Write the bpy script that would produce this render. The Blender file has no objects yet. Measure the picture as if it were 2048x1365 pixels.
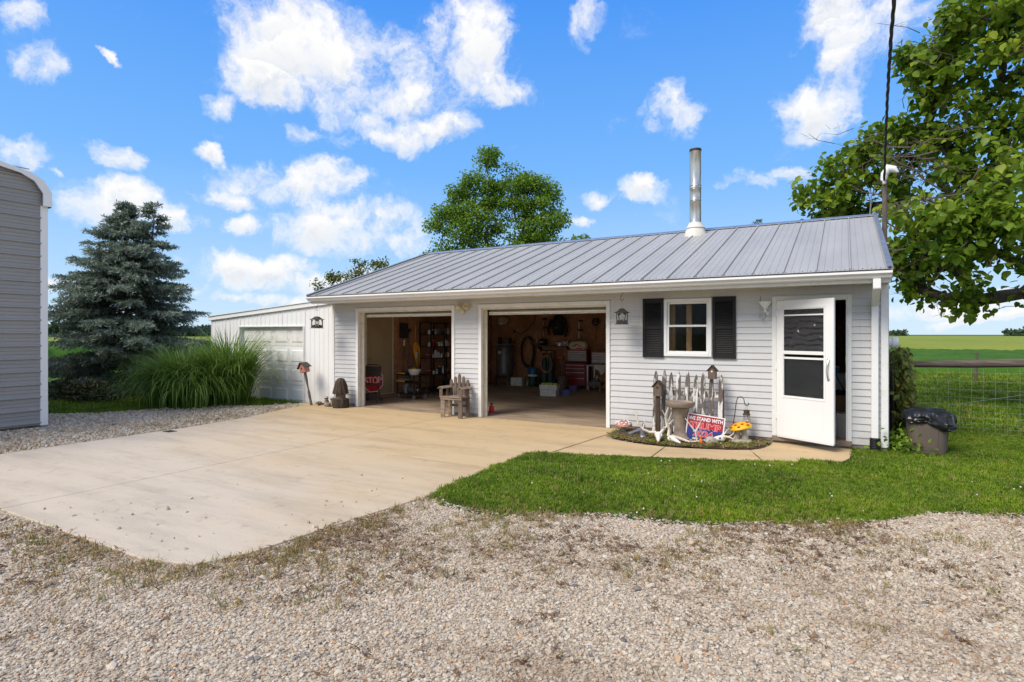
import bpy, bmesh, math, random
import numpy as np
from mathutils import Vector, Matrix, Euler

R = math.radians
random.seed(7)
rng = np.random.default_rng(7)
scene = bpy.context.scene

# ------------------------------------------------------------------ camera
cam_data = bpy.data.cameras.new('camera')
cam_data.lens = 20.39
cam_data.sensor_width = 36.0
cam_data.shift_y = -0.0066
cam_data.clip_start = 0.05
cam_data.clip_end = 6000
cam = bpy.data.objects.new('camera', cam_data)
cam.location = (10.40, -9.714, 1.65)
cam.rotation_euler = (R(90), 0, R(29.83))
scene.collection.objects.link(cam)
scene.camera = cam

# ------------------------------------------------------------------ light, sky, exposure
SUN_AZ, SUN_EL = 203.0, 46.0          # compass azimuth (clockwise from +Y) and height of the sun
sd = bpy.data.lights.new('sun', 'SUN')
sd.energy = 2.6
sd.angle = R(30)
sd.color = (1.0, 0.91, 0.78)
sun = bpy.data.objects.new('sun', sd)
to_sun = Vector((math.sin(R(SUN_AZ)) * math.cos(R(SUN_EL)), math.cos(R(SUN_AZ)) * math.cos(R(SUN_EL)), math.sin(R(SUN_EL))))
sun.rotation_euler = to_sun.to_track_quat('Z', 'Y').to_euler()
scene.collection.objects.link(sun)

scene.view_settings.view_transform = 'Standard'
scene.view_settings.look = 'None'
scene.view_settings.exposure = 0.6
scene.view_settings.gamma = 1.0
scene.view_settings.use_curve_mapping = False

# clouds: (azimuth deg, elevation deg, half width deg, half height deg, tilt deg)
CLOUDS = [(-48.15, 24.58, 7.73, 4.07, 0.0), (-51.63, 25.99, 4.27, 1.85, 0.0), (-45.44, 21.89, 6.81, 1.97, 0.0), (-53.31, 21.73, 4.49, 2.15, 0.0), (-56.75, 19.63, 1.69, 1.09, 25.0), (-34.46, 26.45, 3.95, 4.54, 0.0), (-31.76, 22.43, 3.19, 1.6, -15.0), (-40.52, 18.59, 5.06, 1.44, 5.0), (-43.82, 19.74, 2.2, 1.36, 0.0), (-69.56, 19.83, 1.77, 1.41, -10.0), (-69.41, 13.78, 1.98, 1.29, 0.0), (-64.05, 14.35, 1.73, 1.26, 0.0), (-70.71, 22.45, 1.24, 1.59, 0.0), (-67.45, 12.47, 0.61, 0.45, 0.0), (-58.3, 15.62, 1.19, 0.72, 0.0), (-49.47, 18.37, 1.09, 0.84, 0.0), (-52.06, 13.85, 6.59, 1.94, 5.0), (-56.55, 12.34, 3.48, 1.09, 0.0), (-47.7, 14.89, 2.52, 1.67, 0.0), (-45.89, 10.51, 7.82, 2.2, 0.0), (-40.76, 9.33, 3.29, 1.7, 0.0), (-55.76, 9.64, 1.66, 1.04, 0.0), (-52.9, 5.84, 6.65, 1.62, 0.0), (-46.8, 5.14, 6.28, 1.17, 0.0), (-64.22, 10.44, 3.73, 1.73, 0.0), (-60.54, 9.63, 1.45, 1.24, 0.0), (-22.41, 28.08, 1.37, 1.83, -30.0), (-14.36, 20.67, 2.41, 2.17, 0.0), (-1.86, 19.46, 2.95, 1.71, 18.0), (1.5, 24.51, 5.07, 2.51, 0.0), (-1.86, 26.47, 2.83, 1.47, 0.0), (0.03, 22.5, 2.18, 1.54, 0.0), (-17.38, 13.22, 2.39, 1.14, 0.0), (-7.1, 14.15, 3.19, 0.73, 6.0), (-21.93, 12.94, 1.98, 0.84, 0.0), (-49.03, 3.12, 7.45, 0.6, 0.0), (-60.72, 3.56, 3.27, 0.55, 0.0), (-67.45, 4.06, 1.86, 0.62, 0.0), (7.23, 2.25, 5.36, 0.87, 0.0), (9.96, 1.1, 4.09, 0.46, 0.0), (-64.72, 21.22, 0.96, 0.32, -20.0), (-23.14, 11.09, 0.96, 0.47, 0.0)]

world = bpy.data.worlds.new('World')
scene.world = world
world.use_nodes = True


def build_sky():
    nt = world.node_tree
    nt.nodes.clear()
    N, L = nt.nodes.new, nt.links.new

    def math_(op, a, b=None, c=None, clamp=False):
        n = N('ShaderNodeMath'); n.operation = op; n.use_clamp = clamp
        for i, x in enumerate((a, b, c)):
            if x is None: continue
            if isinstance(x, (int, float)): n.inputs[i].default_value = x
            else: L(x, n.inputs[i])
        return n.outputs[0]

    def vmath(op, a, b):
        n = N('ShaderNodeVectorMath'); n.operation = op
        for i, x in enumerate((a, b)):
            if isinstance(x, (tuple, Vector)): n.inputs[i].default_value = x
            else: L(x, n.inputs[i])
        return n

    def noise(vec, scale, detail, rough=.55):
        n = N('ShaderNodeTexNoise')
        n.inputs['Scale'].default_value = scale; n.inputs['Detail'].default_value = detail; n.inputs['Roughness'].default_value = rough
        L(vec, n.inputs['Vector'])
        return n

    def smooth(x, lo, hi):
        n = N('ShaderNodeMapRange'); n.interpolation_type = 'SMOOTHSTEP'
        n.inputs['From Min'].default_value = lo; n.inputs['From Max'].default_value = hi
        L(x, n.inputs['Value'])
        return n.outputs['Result']

    tc = N('ShaderNodeTexCoord')
    p = vmath('NORMALIZE', tc.outputs['Generated'], (0, 0, 0)).outputs[0]
    warp = noise(p, 5.5, 6, .62)
    w1 = vmath('SUBTRACT', warp.outputs['Color'], (.5, .5, .5)).outputs[0]
    w2 = vmath('MULTIPLY', w1, (.17, .17, .12)).outputs[0]
    q = vmath('ADD', p, w2).outputs[0]
    D = None
    for az, el, hw, hh, tilt in CLOUDS:
        a, e, t = R(az), R(el), R(tilt)
        right = Vector((math.cos(a), -math.sin(a), 0))
        up = Vector((-math.sin(a) * math.sin(e), -math.cos(a) * math.sin(e), math.cos(e)))
        r2 = right * math.cos(t) + up * math.sin(t)
        u2 = up * math.cos(t) - right * math.sin(t)
        x = vmath('DOT_PRODUCT', q, r2 / math.sin(R(hw))).outputs['Value']
        y = vmath('DOT_PRODUCT', q, u2 / math.sin(R(hh))).outputs['Value']
        d = math_('MULTIPLY_ADD', x, x, math_('MULTIPLY', y, y))
        if D is None: D, Y = d, y
        else:
            near = math_('LESS_THAN', d, D)
            sel = N('ShaderNodeMix'); sel.data_type = 'FLOAT'
            L(near, sel.inputs[0]); L(Y, sel.inputs[2]); L(y, sel.inputs[3])
            Y = sel.outputs[0]
            D = math_('SMOOTH_MIN', D, d, .5)
    # outside the view: denser cloud cover, added for soft neutral fill light
    ahead = Vector((-math.sin(R(29.83)), math.cos(R(29.83)), .25)).normalized()
    beyond = smooth(math_('MULTIPLY', vmath('DOT_PRODUCT', p, ahead).outputs['Value'], -1), -.66, -.5)
    cells = noise(vmath('MULTIPLY', p, (1, 1, 1.6)).outputs[0], 3.2, 2)
    other = math_('MULTIPLY', smooth(cells.outputs['Fac'], .38, .54), beyond)
    D = math_('MINIMUM', D, math_('MULTIPLY_ADD', other, -2.2, 2.2))
    n1 = noise(q, 13, 7, .6)
    n1b = noise(vmath('ADD', q, (0, 0, .018)).outputs[0], 13, 4, .6)
    val = math_('ADD', math_('MULTIPLY_ADD', D, -.8, 1.2), math_('MULTIPLY_ADD', n1.outputs['Fac'], 4.8, -2.4))
    alpha = math_('MULTIPLY', smooth(val, -.1, 1.5), smooth(math_('MULTIPLY', D, -1), -3.2, -1.1))
    shade = math_('MULTIPLY_ADD', math_('SUBTRACT', n1b.outputs['Fac'], n1.outputs['Fac']), 4.0, math_('MULTIPLY', smooth(val, .8, 2.6), .55))
    base = math_('MULTIPLY', smooth(math_('MULTIPLY', Y, -1), -.25, .75), smooth(val, .5, 1.9))
    shade = math_('ADD', math_('MULTIPLY', smooth(shade, .05, 1.0), .75), math_('MULTIPLY', base, .75), clamp=True)

    sky = N('ShaderNodeTexSky')
    sky.sky_type = 'NISHITA'; sky.sun_disc = False
    sky.sun_elevation = R(SUN_EL); sky.sun_rotation = R(SUN_AZ)
    sky.altitude = 200; sky.air_density = 1.0; sky.dust_density = .35; sky.ozone_density = 2.2
    hs = N('ShaderNodeHueSaturation'); hs.inputs['Saturation'].default_value = 1.12
    hs.inputs['Value'].default_value = 1.0
    L(sky.outputs[0], hs.inputs['Color'])
    sz = N('ShaderNodeSeparateXYZ'); L(p, sz.inputs[0])
    rp = N('ShaderNodeValToRGB'); e = rp.color_ramp.elements
    for k, (pos, c) in enumerate([(0.0, (.62, .80, .96)), (.10, (.42, .67, .97)), (.26, (.19, .48, .98)), (.50, (.075, .32, .93)), (1.0, (.04, .22, .80))]):
        el = e[k] if k < 2 else e.new(pos)
        el.position = pos; el.color = c + (1,)
    L(sz.outputs[2], rp.inputs[0])
    air = N('ShaderNodeVectorMath'); air.operation = 'SCALE'; air.inputs['Scale'].default_value = 6.9; L(rp.outputs[0], air.inputs[0])
    tint = N('ShaderNodeMixRGB'); tint.inputs[0].default_value = .93; L(hs.outputs[0], tint.inputs[1]); L(air.outputs[0], tint.inputs[2])
    cc = N('ShaderNodeMixRGB'); cc.inputs[1].default_value = (6.7, 6.65, 6.6, 1); cc.inputs[2].default_value = (4.5, 4.95, 5.6, 1)
    L(shade, cc.inputs[0])
    mx = N('ShaderNodeMixRGB'); L(alpha, mx.inputs[0]); L(tint.outputs[0], mx.inputs[1]); L(cc.outputs[0], mx.inputs[2])
    bg = N('ShaderNodeBackground'); bg.inputs['Strength'].default_value = .1
    L(mx.outputs[0], bg.inputs['Color'])
    out = N('ShaderNodeOutputWorld'); L(bg.outputs[0], out.inputs['Surface'])


build_sky()
world.cycles.sampling_method = 'MANUAL'
world.cycles.sample_map_resolution = 512
scene.cycles.max_bounces = 6
scene.cycles.diffuse_bounces = 4
scene.cycles.glossy_bounces = 3
scene.cycles.transmission_bounces = 5

# ------------------------------------------------------------------ mesh helpers
class MB:
    def __init__(s):
        s.v, s.f, s.M = [], [], None

    def add(s, vs, fs):
        b = len(s.v)
        if s.M is not None: vs = [tuple(s.M @ Vector(p)) for p in vs]
        s.v += [tuple(p) for p in vs]
        s.f += [tuple(i + b for i in f) for f in fs]
        return s

    def box(s, x0, y0, z0, x1, y1, z1):
        return s.add([(x0, y0, z0), (x1, y0, z0), (x1, y1, z0), (x0, y1, z0), (x0, y0, z1), (x1, y0, z1), (x1, y1, z1), (x0, y1, z1)],
                     [(0, 3, 2, 1), (4, 5, 6, 7), (0, 1, 5, 4), (1, 2, 6, 5), (2, 3, 7, 6), (3, 0, 4, 7)])

    def cbox(s, c, sz, rot=(0, 0, 0)):
        m = Matrix.Translation(c) @ Euler(rot).to_matrix().to_4x4()
        a, b, d = sz[0] / 2, sz[1] / 2, sz[2] / 2
        vs = [m @ Vector(p) for p in [(-a, -b, -d), (a, -b, -d), (a, b, -d), (-a, b, -d), (-a, -b, d), (a, -b, d), (a, b, d), (-a, b, d)]]
        return s.add(vs, [(0, 3, 2, 1), (4, 5, 6, 7), (0, 1, 5, 4), (1, 2, 6, 5), (2, 3, 7, 6), (3, 0, 4, 7)])

    def tube(s, pts, r, n=8, cap=True):
        P = [Vector(p) for p in pts]
        rr = r if isinstance(r, (list, tuple)) else [r] * len(P)
        vs, fs = [], []
        t0 = (P[1] - P[0]).normalized()
        nrm = t0.orthogonal().normalized()
        for i, p in enumerate(P):
            t = (P[min(i + 1, len(P) - 1)] - P[max(i - 1, 0)]).normalized()
            nrm = (nrm - t * nrm.dot(t))
            nrm = nrm.normalized() if nrm.length > 1e-6 else t.orthogonal().normalized()
            b = t.cross(nrm)
            for k in range(n):
                a = 2 * math.pi * k / n
                vs.append(p + (nrm * math.cos(a) + b * math.sin(a)) * rr[i])
        for i in range(len(P) - 1):
            for k in range(n):
                k2 = (k + 1) % n
                fs.append((i * n + k, i * n + k2, (i + 1) * n + k2, (i + 1) * n + k))
        if cap:
            fs.append(tuple(range(n))[::-1]); fs.append(tuple((len(P) - 1) * n + k for k in range(n)))
        return s.add(vs, fs)

    def lathe(s, prof, c=(0, 0, 0), n=16, wob=None):
        vs, fs = [], []
        for r, z in prof:
            for k in range(n):
                a = 2 * math.pi * k / n
                w = wob(a, z) if wob else 1
                vs.append((c[0] + r * w * math.cos(a), c[1] + r * w * math.sin(a), c[2] + z))
        for i in range(len(prof) - 1):
            for k in range(n):
                k2 = (k + 1) % n
                fs.append((i * n + k, i * n + k2, (i + 1) * n + k2, (i + 1) * n + k))
        fs.append(tuple(range(n))[::-1]); fs.append(tuple((len(prof) - 1) * n + k for k in range(n)))
        return s.add(vs, fs)

    def prism(s, poly, h0, h1, axis='z'):
        f = {'z': lambda a, b, h: (a, b, h), 'y': lambda a, b, h: (a, h, b), 'x': lambda a, b, h: (h, a, b)}[axis]
        n = len(poly)
        vs = [f(a, b, h0) for a, b in poly] + [f(a, b, h1) for a, b in poly]
        fs = [tuple(range(n))[::-1], tuple(range(n, 2 * n))] + [(i, (i + 1) % n, n + (i + 1) % n, n + i) for i in range(n)]
        return s.add(vs, fs)

    def ball(s, c, r, n=10, m=7):
        r = r if isinstance(r, (tuple, list)) else (r, r, r)
        vs, fs = [], []
        for i in range(m + 1):
            t = math.pi * (i / m)
            st, ct = max(math.sin(t), .02), math.cos(t)
            for k in range(n):
                a = 2 * math.pi * k / n
                vs.append((c[0] + r[0] * st * math.cos(a), c[1] + r[1] * st * math.sin(a), c[2] - r[2] * ct))
        for i in range(m):
            for k in range(n):
                k2 = (k + 1) % n
                fs.append((i * n + k, i * n + k2, (i + 1) * n + k2, (i + 1) * n + k))
        fs.append(tuple(range(n))[::-1]); fs.append(tuple(m * n + k for k in range(n)))
        return s.add(vs, fs)

    def ring(s, c, R0, r, axis='z', n=20, m=6, sx=1, sz=1):
        pts = []
        for k in range(n + 1):
            a = 2 * math.pi * k / n
            u, w = R0 * math.cos(a) * sx, R0 * math.sin(a) * sz
            pts.append({'z': (c[0] + u, c[1] + w, c[2]), 'y': (c[0] + u, c[1], c[2] + w), 'x': (c[0], c[1] + u, c[2] + w)}[axis])
        return s.tube(pts, r, m, False)

    def mesh(s, name, smooth=False):
        me = bpy.data.meshes.new(name)
        me.from_pydata(s.v, [], s.f)
        bm = bmesh.new(); bm.from_mesh(me)
        bmesh.ops.recalc_face_normals(bm, faces=bm.faces)
        bm.to_mesh(me); bm.free()
        if smooth:
            me.polygons.foreach_set('use_smooth', [True] * len(me.polygons))
            me.set_sharp_from_angle(angle=R(40))
        me.update()
        return me

    def build(s, name, mat, parent=None, smooth=False, bev=0):
        return link(name, s.mesh(name, smooth), mat, parent, bev)


def link(name, me, mat, parent=None, bev=0):
    o = bpy.data.objects.new(name, me)
    if mat is not None and not me.materials: me.materials.append(mat)
    scene.collection.objects.link(o)
    if parent is not None: o.parent = parent
    if bev:
        b = o.modifiers.new('edge', 'BEVEL'); b.width = bev; b.segments = 2; b.limit_method = 'ANGLE'; b.angle_limit = R(40)
    return o


def thing(name, label, cat, loc=(0, 0, 0), rot=(0, 0, 0), group=None):
    o = bpy.data.objects.new(name, None)
    o.empty_display_size = .1
    scene.collection.objects.link(o)
    o.location = loc; o.rotation_euler = rot
    o['label'] = label; o['category'] = cat
    if group: o['group'] = group
    return o


def tag(o, label, cat, group=None, kind=None):
    o['label'] = label; o['category'] = cat
    if group: o['group'] = group
    if kind: o['kind'] = kind
    return o


def struct(o, label=None):
    o['kind'] = 'structure'
    if label: o['label'] = label
    return o


def mesh_np(name, V, F, mat, parent=None, tint=None, smooth=False):
    V = np.asarray(V, dtype=np.float32).reshape(-1, 3); F = np.asarray(F, dtype=np.int32)
    k = F.shape[1]
    me = bpy.data.meshes.new(name)
    me.vertices.add(len(V)); me.vertices.foreach_set('co', V.ravel())
    me.loops.add(F.size); me.loops.foreach_set('vertex_index', F.ravel())
    me.polygons.add(len(F))
    me.polygons.foreach_set('loop_start', np.arange(0, F.size, k, dtype=np.int32))
    me.polygons.foreach_set('loop_total', np.full(len(F), k, dtype=np.int32))
    if smooth: me.polygons.foreach_set('use_smooth', np.ones(len(F), dtype=bool))
    if tint is not None:
        at = me.attributes.new('tint', 'FLOAT', 'POINT'); at.data.foreach_set('value', np.asarray(tint, dtype=np.float32))
    me.update(calc_edges=True)
    return link(name, me, mat, parent)


def unit(a):
    a = np.asarray(a, float)
    return a / np.maximum(np.linalg.norm(a, axis=-1, keepdims=True), 1e-9)


def leaves_np(C, T, Nn, Ln, Wd, template, faces, rngt=None):
    """C base points, T tip directions, Nn approximate normals; template (along 0..1, across -.5...5, lift)"""
    T = unit(T); S = unit(np.cross(T, Nn)); U = np.cross(S, T)
    tp = np.array(template)
    V = (C[:, None, :] + T[:, None, :] * (tp[None, :, 0, None] * Ln[:, None, None]) + S[:, None, :] * (tp[None, :, 1, None] * Wd[:, None, None])
         + U[:, None, :] * (tp[None, :, 2, None] * Ln[:, None, None]))
    k = len(tp)
    fa = np.array(faces)
    F = (np.arange(len(C))[:, None, None] * k + fa[None]).reshape(-1, fa.shape[1])
    return V.reshape(-1, 3), F, k


def scatter(name, pts, rot, scl, protos, pick=None, parent=None):
    pts = np.asarray(pts, dtype=np.float32)
    n = len(pts)
    me = bpy.data.meshes.new(name)
    me.vertices.add(n); me.vertices.foreach_set('co', pts.ravel())
    a = me.attributes.new('rot', 'FLOAT_VECTOR', 'POINT'); a.data.foreach_set('vector', np.asarray(rot, dtype=np.float32).ravel())
    a = me.attributes.new('scl', 'FLOAT', 'POINT'); a.data.foreach_set('value', np.asarray(scl, dtype=np.float32))
    if pick is None: pick = rng.integers(0, len(protos), n)
    a = me.attributes.new('pick', 'INT', 'POINT'); a.data.foreach_set('value', np.asarray(pick, dtype=np.int32))
    o = bpy.data.objects.new(name, me)
    scene.collection.objects.link(o)
    if parent: o.parent = parent
    col = bpy.data.collections.new(name + '_pieces')
    for q in protos: col.objects.link(q)
    ng = bpy.data.node_groups.new(name, 'GeometryNodeTree')
    ng.interface.new_socket('Geometry', in_out='INPUT', socket_type='NodeSocketGeometry')
    ng.interface.new_socket('Geometry', in_out='OUTPUT', socket_type='NodeSocketGeometry')
    gi = ng.nodes.new('NodeGroupInput'); go = ng.nodes.new('NodeGroupOutput')
    ip = ng.nodes.new('GeometryNodeInstanceOnPoints')
    ci = ng.nodes.new('GeometryNodeCollectionInfo')
    ci.inputs['Collection'].default_value = col; ci.inputs['Separate Children'].default_value = True; ci.inputs['Reset Children'].default_value = True

    def attr(nm, ty):
        t = ng.nodes.new('GeometryNodeInputNamedAttribute'); t.data_type = ty; t.inputs['Name'].default_value = nm
        return t.outputs['Attribute']
    L = ng.links.new
    L(gi.outputs[0], ip.inputs['Points']); L(ci.outputs[0], ip.inputs['Instance'])
    ip.inputs['Pick Instance'].default_value = True
    L(attr('pick', 'INT'), ip.inputs['Instance Index']); L(attr('rot', 'FLOAT_VECTOR'), ip.inputs['Rotation']); L(attr('scl', 'FLOAT'), ip.inputs['Scale'])
    L(ip.outputs[0], go.inputs[0])
    m = o.modifiers.new('scatter', 'NODES'); m.node_group = ng
    return o


def proto(name, me, mat):
    o = bpy.data.objects.new(name, me)
    if not me.materials: me.materials.append(mat)
    return o


def inside(poly, X, Y):
    poly = np.asarray(poly, float); r = np.zeros(len(X), bool)
    x0, y0 = poly[-1]
    for x1, y1 in poly:
        c = ((y1 > Y) != (y0 > Y)) & (X < (x0 - x1) * (Y - y1) / (y0 - y1 + 1e-12) + x1)
        r ^= c; x0, y0 = x1, y1
    return r


def vnoise(X, Y, s, seed=0):
    """cheap smooth value noise in [0,1]"""
    g = np.random.default_rng(seed).random((64, 64))
    x, y = X * s + 100.3, Y * s + 57.7
    i, j = np.floor(x).astype(int), np.floor(y).astype(int)
    fx, fy = x - i, y - j
    fx, fy = fx * fx * (3 - 2 * fx), fy * fy * (3 - 2 * fy)
    a, b, c, d = g[i % 64, j % 64], g[(i + 1) % 64, j % 64], g[i % 64, (j + 1) % 64], g[(i + 1) % 64, (j + 1) % 64]
    return (a * (1 - fx) + b * fx) * (1 - fy) + (c * (1 - fx) + d * fx) * fy


# ------------------------------------------------------------------ materials
def new_mat(name):
    m = bpy.data.materials.new(name); m.use_nodes = True
    nt = m.node_tree
    b = nt.nodes['Principled BSDF']
    return m, nt, b


def coords(nt, stretch=(1, 1, 1), world=False, rand=True):
    tc = nt.nodes.new('ShaderNodeTexCoord')
    mp = nt.nodes.new('ShaderNodeMapping'); mp.inputs['Scale'].default_value = stretch
    if world:
        g = nt.nodes.new('ShaderNodeNewGeometry'); nt.links.new(g.outputs['Position'], mp.inputs['Vector'])
    else:
        nt.links.new(tc.outputs['Object'], mp.inputs['Vector'])
        if rand:
            oi = nt.nodes.new('ShaderNodeObjectInfo')
            k = nt.nodes.new('ShaderNodeMath'); k.operation = 'MULTIPLY'; k.inputs[1].default_value = 53.0
            nt.links.new(oi.outputs['Random'], k.inputs[0]); nt.links.new(k.outputs[0], mp.inputs['Location'])
    return mp.outputs[0]


def noise_n(nt, vec, scale, detail=5, rough=.6):
    n = nt.nodes.new('ShaderNodeTexNoise')
    n.inputs['Scale'].default_value = scale; n.inputs['Detail'].default_value = detail; n.inputs['Roughness'].default_value = rough
    nt.links.new(vec, n.inputs['Vector'])
    return n.outputs['Fac']


def ramp(nt, fac, stops):
    r = nt.nodes.new('ShaderNodeValToRGB')
    e = r.color_ramp.elements
    while len(e) < len(stops): e.new(.5)
    for i, (p, c) in enumerate(stops):
        e[i].position = p; e[i].color = tuple(c) + (1,) if len(c) == 3 else c
    nt.links.new(fac, r.inputs[0])
    return r.outputs[0]


def mixc(nt, fac, a, b, mode='MIX'):
    n = nt.nodes.new('ShaderNodeMixRGB'); n.blend_type = mode
    for i, x in ((0, fac), (1, a), (2, b)):
        if isinstance(x, (int, float)): n.inputs[i].default_value = x
        elif isinstance(x, tuple): n.inputs[i].default_value = x + (1,) if len(x) == 3 else x
        else: nt.links.new(x, n.inputs[i])
    return n.outputs[0]


def bump_n(nt, b, h, strength, dist=.01):
    n = nt.nodes.new('ShaderNodeBump'); n.inputs['Strength'].default_value = strength; n.inputs['Distance'].default_value = dist
    nt.links.new(h, n.inputs['Height']); nt.links.new(n.outputs[0], b.inputs['Normal'])


def simple(name, c, c2=None, rough=.6, metal=0, scale=7, stretch=(1, 1, 1), bump=0, bscale=50, lo=.35, hi=.68, spec=.5, dirt=None):
    m, nt, b = new_mat(name)
    c2 = c2 or tuple(x * .8 for x in c)
    v = coords(nt, stretch)
    f = noise_n(nt, v, scale)
    col = ramp(nt, f, [(lo, c), (hi, c2)])
    if dirt:
        d = ramp(nt, noise_n(nt, v, scale * 2.3, 7, .7), [(.55, (0, 0, 0)), (.75, (1, 1, 1))])
        col = mixc(nt, d, col, dirt)
    nt.links.new(col, b.inputs['Base Color'])
    b.inputs['Roughness'].default_value = rough; b.inputs['Metallic'].default_value = metal
    b.inputs['Specular IOR Level'].default_value = spec
    if bump: bump_n(nt, b, noise_n(nt, v, bscale, 4), bump)
    return m


def leaf_mat(name, dark, mid, light, trans=.3, rough=.5):
    m, nt, b = new_mat(name)
    at = nt.nodes.new('ShaderNodeAttribute'); at.attribute_name = 'tint'
    col = ramp(nt, at.outputs['Fac'], [(0, dark), (.5, mid), (1, light)])
    nt.links.new(col, b.inputs['Base Color']); b.inputs['Roughness'].default_value = rough
    b.inputs['Specular IOR Level'].default_value = .3
    tr = nt.nodes.new('ShaderNodeBsdfTranslucent'); nt.links.new(col, tr.inputs['Color'])
    mx = nt.nodes.new('ShaderNodeMixShader'); mx.inputs[0].default_value = trans
    out = nt.nodes['Material Output']
    nt.links.new(b.outputs[0], mx.inputs[1]); nt.links.new(tr.outputs[0], mx.inputs[2]); nt.links.new(mx.outputs[0], out.inputs['Surface'])
    return m


def glass_mat(name, tint=(.9, .95, .95), wav=0, rough=.02):
    m, nt, b = new_mat(name)
    b.inputs['Base Color'].default_value = tint + (1,); b.inputs['Roughness'].default_value = rough
    b.inputs['Transmission Weight'].default_value = 1.0; b.inputs['IOR'].default_value = 1.16
    if wav: bump_n(nt, b, noise_n(nt, coords(nt, (2.2, 1, 9)), 2.2, 2), wav, .05)
    return m


MAT = {}
MAT['white'] = simple('white_paint', (.78, .78, .76), (.70, .70, .68), .45, scale=3, dirt=(.60, .57, .50))
MAT['white_clean'] = simple('white_enamel', (.82, .82, .81), (.78, .78, .77), .35, scale=2)
MAT['trim_old'] = simple('cream_trim', (.70, .66, .56), (.58, .53, .43), .6, scale=5, dirt=(.35, .28, .18))
MAT['siding_plain'] = simple('grey_siding', (.545, .555, .57), (.505, .515, .53), .55, scale=2.5, stretch=(1, 1, 2.5), bump=.05, bscale=90)
MAT['foundation'] = simple('foundation_block', (.28, .25, .21), (.16, .14, .12), .9, scale=5, bump=.3)
MAT['roof'] = simple('galvalume', (.405, .40, .37), (.34, .335, .315), .5, .0, scale=1.5, stretch=(1, .35, .35), lo=.3, hi=.7)
MAT['roof_dark'] = simple('dark_drip_edge', (.03, .03, .035), None, .6)
MAT['galv'] = simple('galvanised', (.55, .56, .57), (.40, .41, .42), .38, .8, scale=9, stretch=(1, 1, .3))
MAT['steel'] = simple('stainless_pipe', (.68, .66, .62), (.46, .44, .40), .3, .85, scale=6, stretch=(3, 3, .25), dirt=(.22, .16, .10))
MAT['boot'] = simple('silicone_boot', (.72, .69, .62), (.6, .57, .5), .6, scale=8)
MAT['black'] = simple('black_plastic', (.010, .010, .011), (.016, .016, .017), .6, scale=6, spec=.3)
MAT['bagplastic'] = simple('black_bag', (.012, .012, .014), (.02, .02, .023), .28, scale=6, bump=.5, bscale=16)
MAT['iron'] = simple('dark_iron', (.03, .026, .024), (.06, .045, .035), .6, .4, scale=20)
MAT['bronze'] = simple('dark_bronze', (.045, .034, .03), (.07, .055, .05), .5, .5, scale=15)
MAT['barn'] = simple('barn_grey_steel', (.315, .308, .30), (.29, .284, .278), .45, .0, scale=1.2)
MAT['wood'] = simple('weathered_wood', (.17, .125, .095), (.085, .062, .048), .85, scale=5, stretch=(6, 6, .8), bump=.4, bscale=24)
MAT['woodpale'] = simple('pale_weathered_wood', (.30, .23, .17), (.15, .115, .085), .85, scale=5, stretch=(.8, 5, 5), bump=.4, bscale=24)
MAT['wooddark'] = simple('dark_carved_wood', (.075, .052, .032), (.030, .021, .014), .85, scale=9, stretch=(3, 3, .6), bump=.6, bscale=26)
MAT['log'] = simple('old_log', (.16, .125, .105), (.06, .045, .038), .9, scale=8, stretch=(.35, 4, 4), bump=.6, bscale=20)
MAT['bark'] = simple('bark', (.10, .082, .065), (.045, .036, .028), .9, scale=9, stretch=(2, 2, .5), bump=.7, bscale=22)
MAT['barkgrey'] = simple('grey_bark', (.16, .13, .105), (.075, .06, .05), .9, scale=9, stretch=(2, 2, .5), bump=.6, bscale=22)
MAT['stone'] = simple('cast_stone', (.33, .26, .19), (.20, .155, .12), .9, scale=9, bump=.5, bscale=60)
MAT['stonepale'] = simple('pale_cast_stone', (.46, .41, .33), (.30, .26, .20), .9, scale=14, bump=.5, bscale=60)
MAT['bone'] = simple('bleached_bone', (.72, .66, .55), (.50, .42, .32), .7, scale=12, dirt=(.30, .24, .17))
MAT['skull'] = simple('white_bone', (.80, .78, .73), (.62, .58, .50), .7, scale=14)
MAT['cartilage'] = simple('dark_skull_cavity', (.05, .04, .04), (.12, .09, .07), .9, scale=30)
MAT['slate'] = simple('blue_grey_stone', (.12, .125, .17), (.20, .18, .22), .8, scale=20)
MAT['yellow'] = simple('yellow_glaze', (.80, .50, .010), (.66, .36, .008), .38, scale=5)
MAT['redspot'] = simple('red_spot', (.55, .06, .02), (.42, .03, .02), .5)
MAT['pinkred'] = simple('faded_red', (.52, .25, .20), (.36, .12, .09), .6, scale=14)
MAT['whiteglaze'] = simple('white_glaze', (.82, .80, .78), (.66, .62, .58), .45, scale=14)
MAT['orange'] = simple('orange_plastic', (.70, .17, .02), (.55, .12, .02), .5)
MAT['red'] = simple('red_enamel', (.30, .018, .022), (.22, .014, .018), .38, scale=4)
MAT['chestgrey'] = simple('grey_drawers', (.33, .32, .31), (.24, .235, .23), .4, .4, scale=5)
MAT['compr'] = simple('grey_tank', (.16, .16, .165), (.10, .10, .105), .4, .3, scale=4)
MAT['green'] = simple('dark_green_paint', (.02, .075, .045), (.015, .05, .03), .5)
MAT['blue'] = simple('blue_plastic', (.02, .13, .33), (.018, .10, .27), .4)
MAT['lilac'] = simple('lilac_plastic', (.17, .17, .42), (.13, .13, .34), .45)
MAT['rubber'] = simple('black_rubber', (.014, .013, .013), (.025, .022, .02), .75)
MAT['brass'] = simple('brass', (.62, .42, .10), (.45, .3, .08), .35, .8)
MAT['beige'] = simple('tan_door_paint', (.40, .30, .18), (.35, .26, .155), .5, scale=2)
MAT['card'] = simple('cardboard', (.33, .22, .12), (.26, .17, .09), .85, scale=4)
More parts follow.
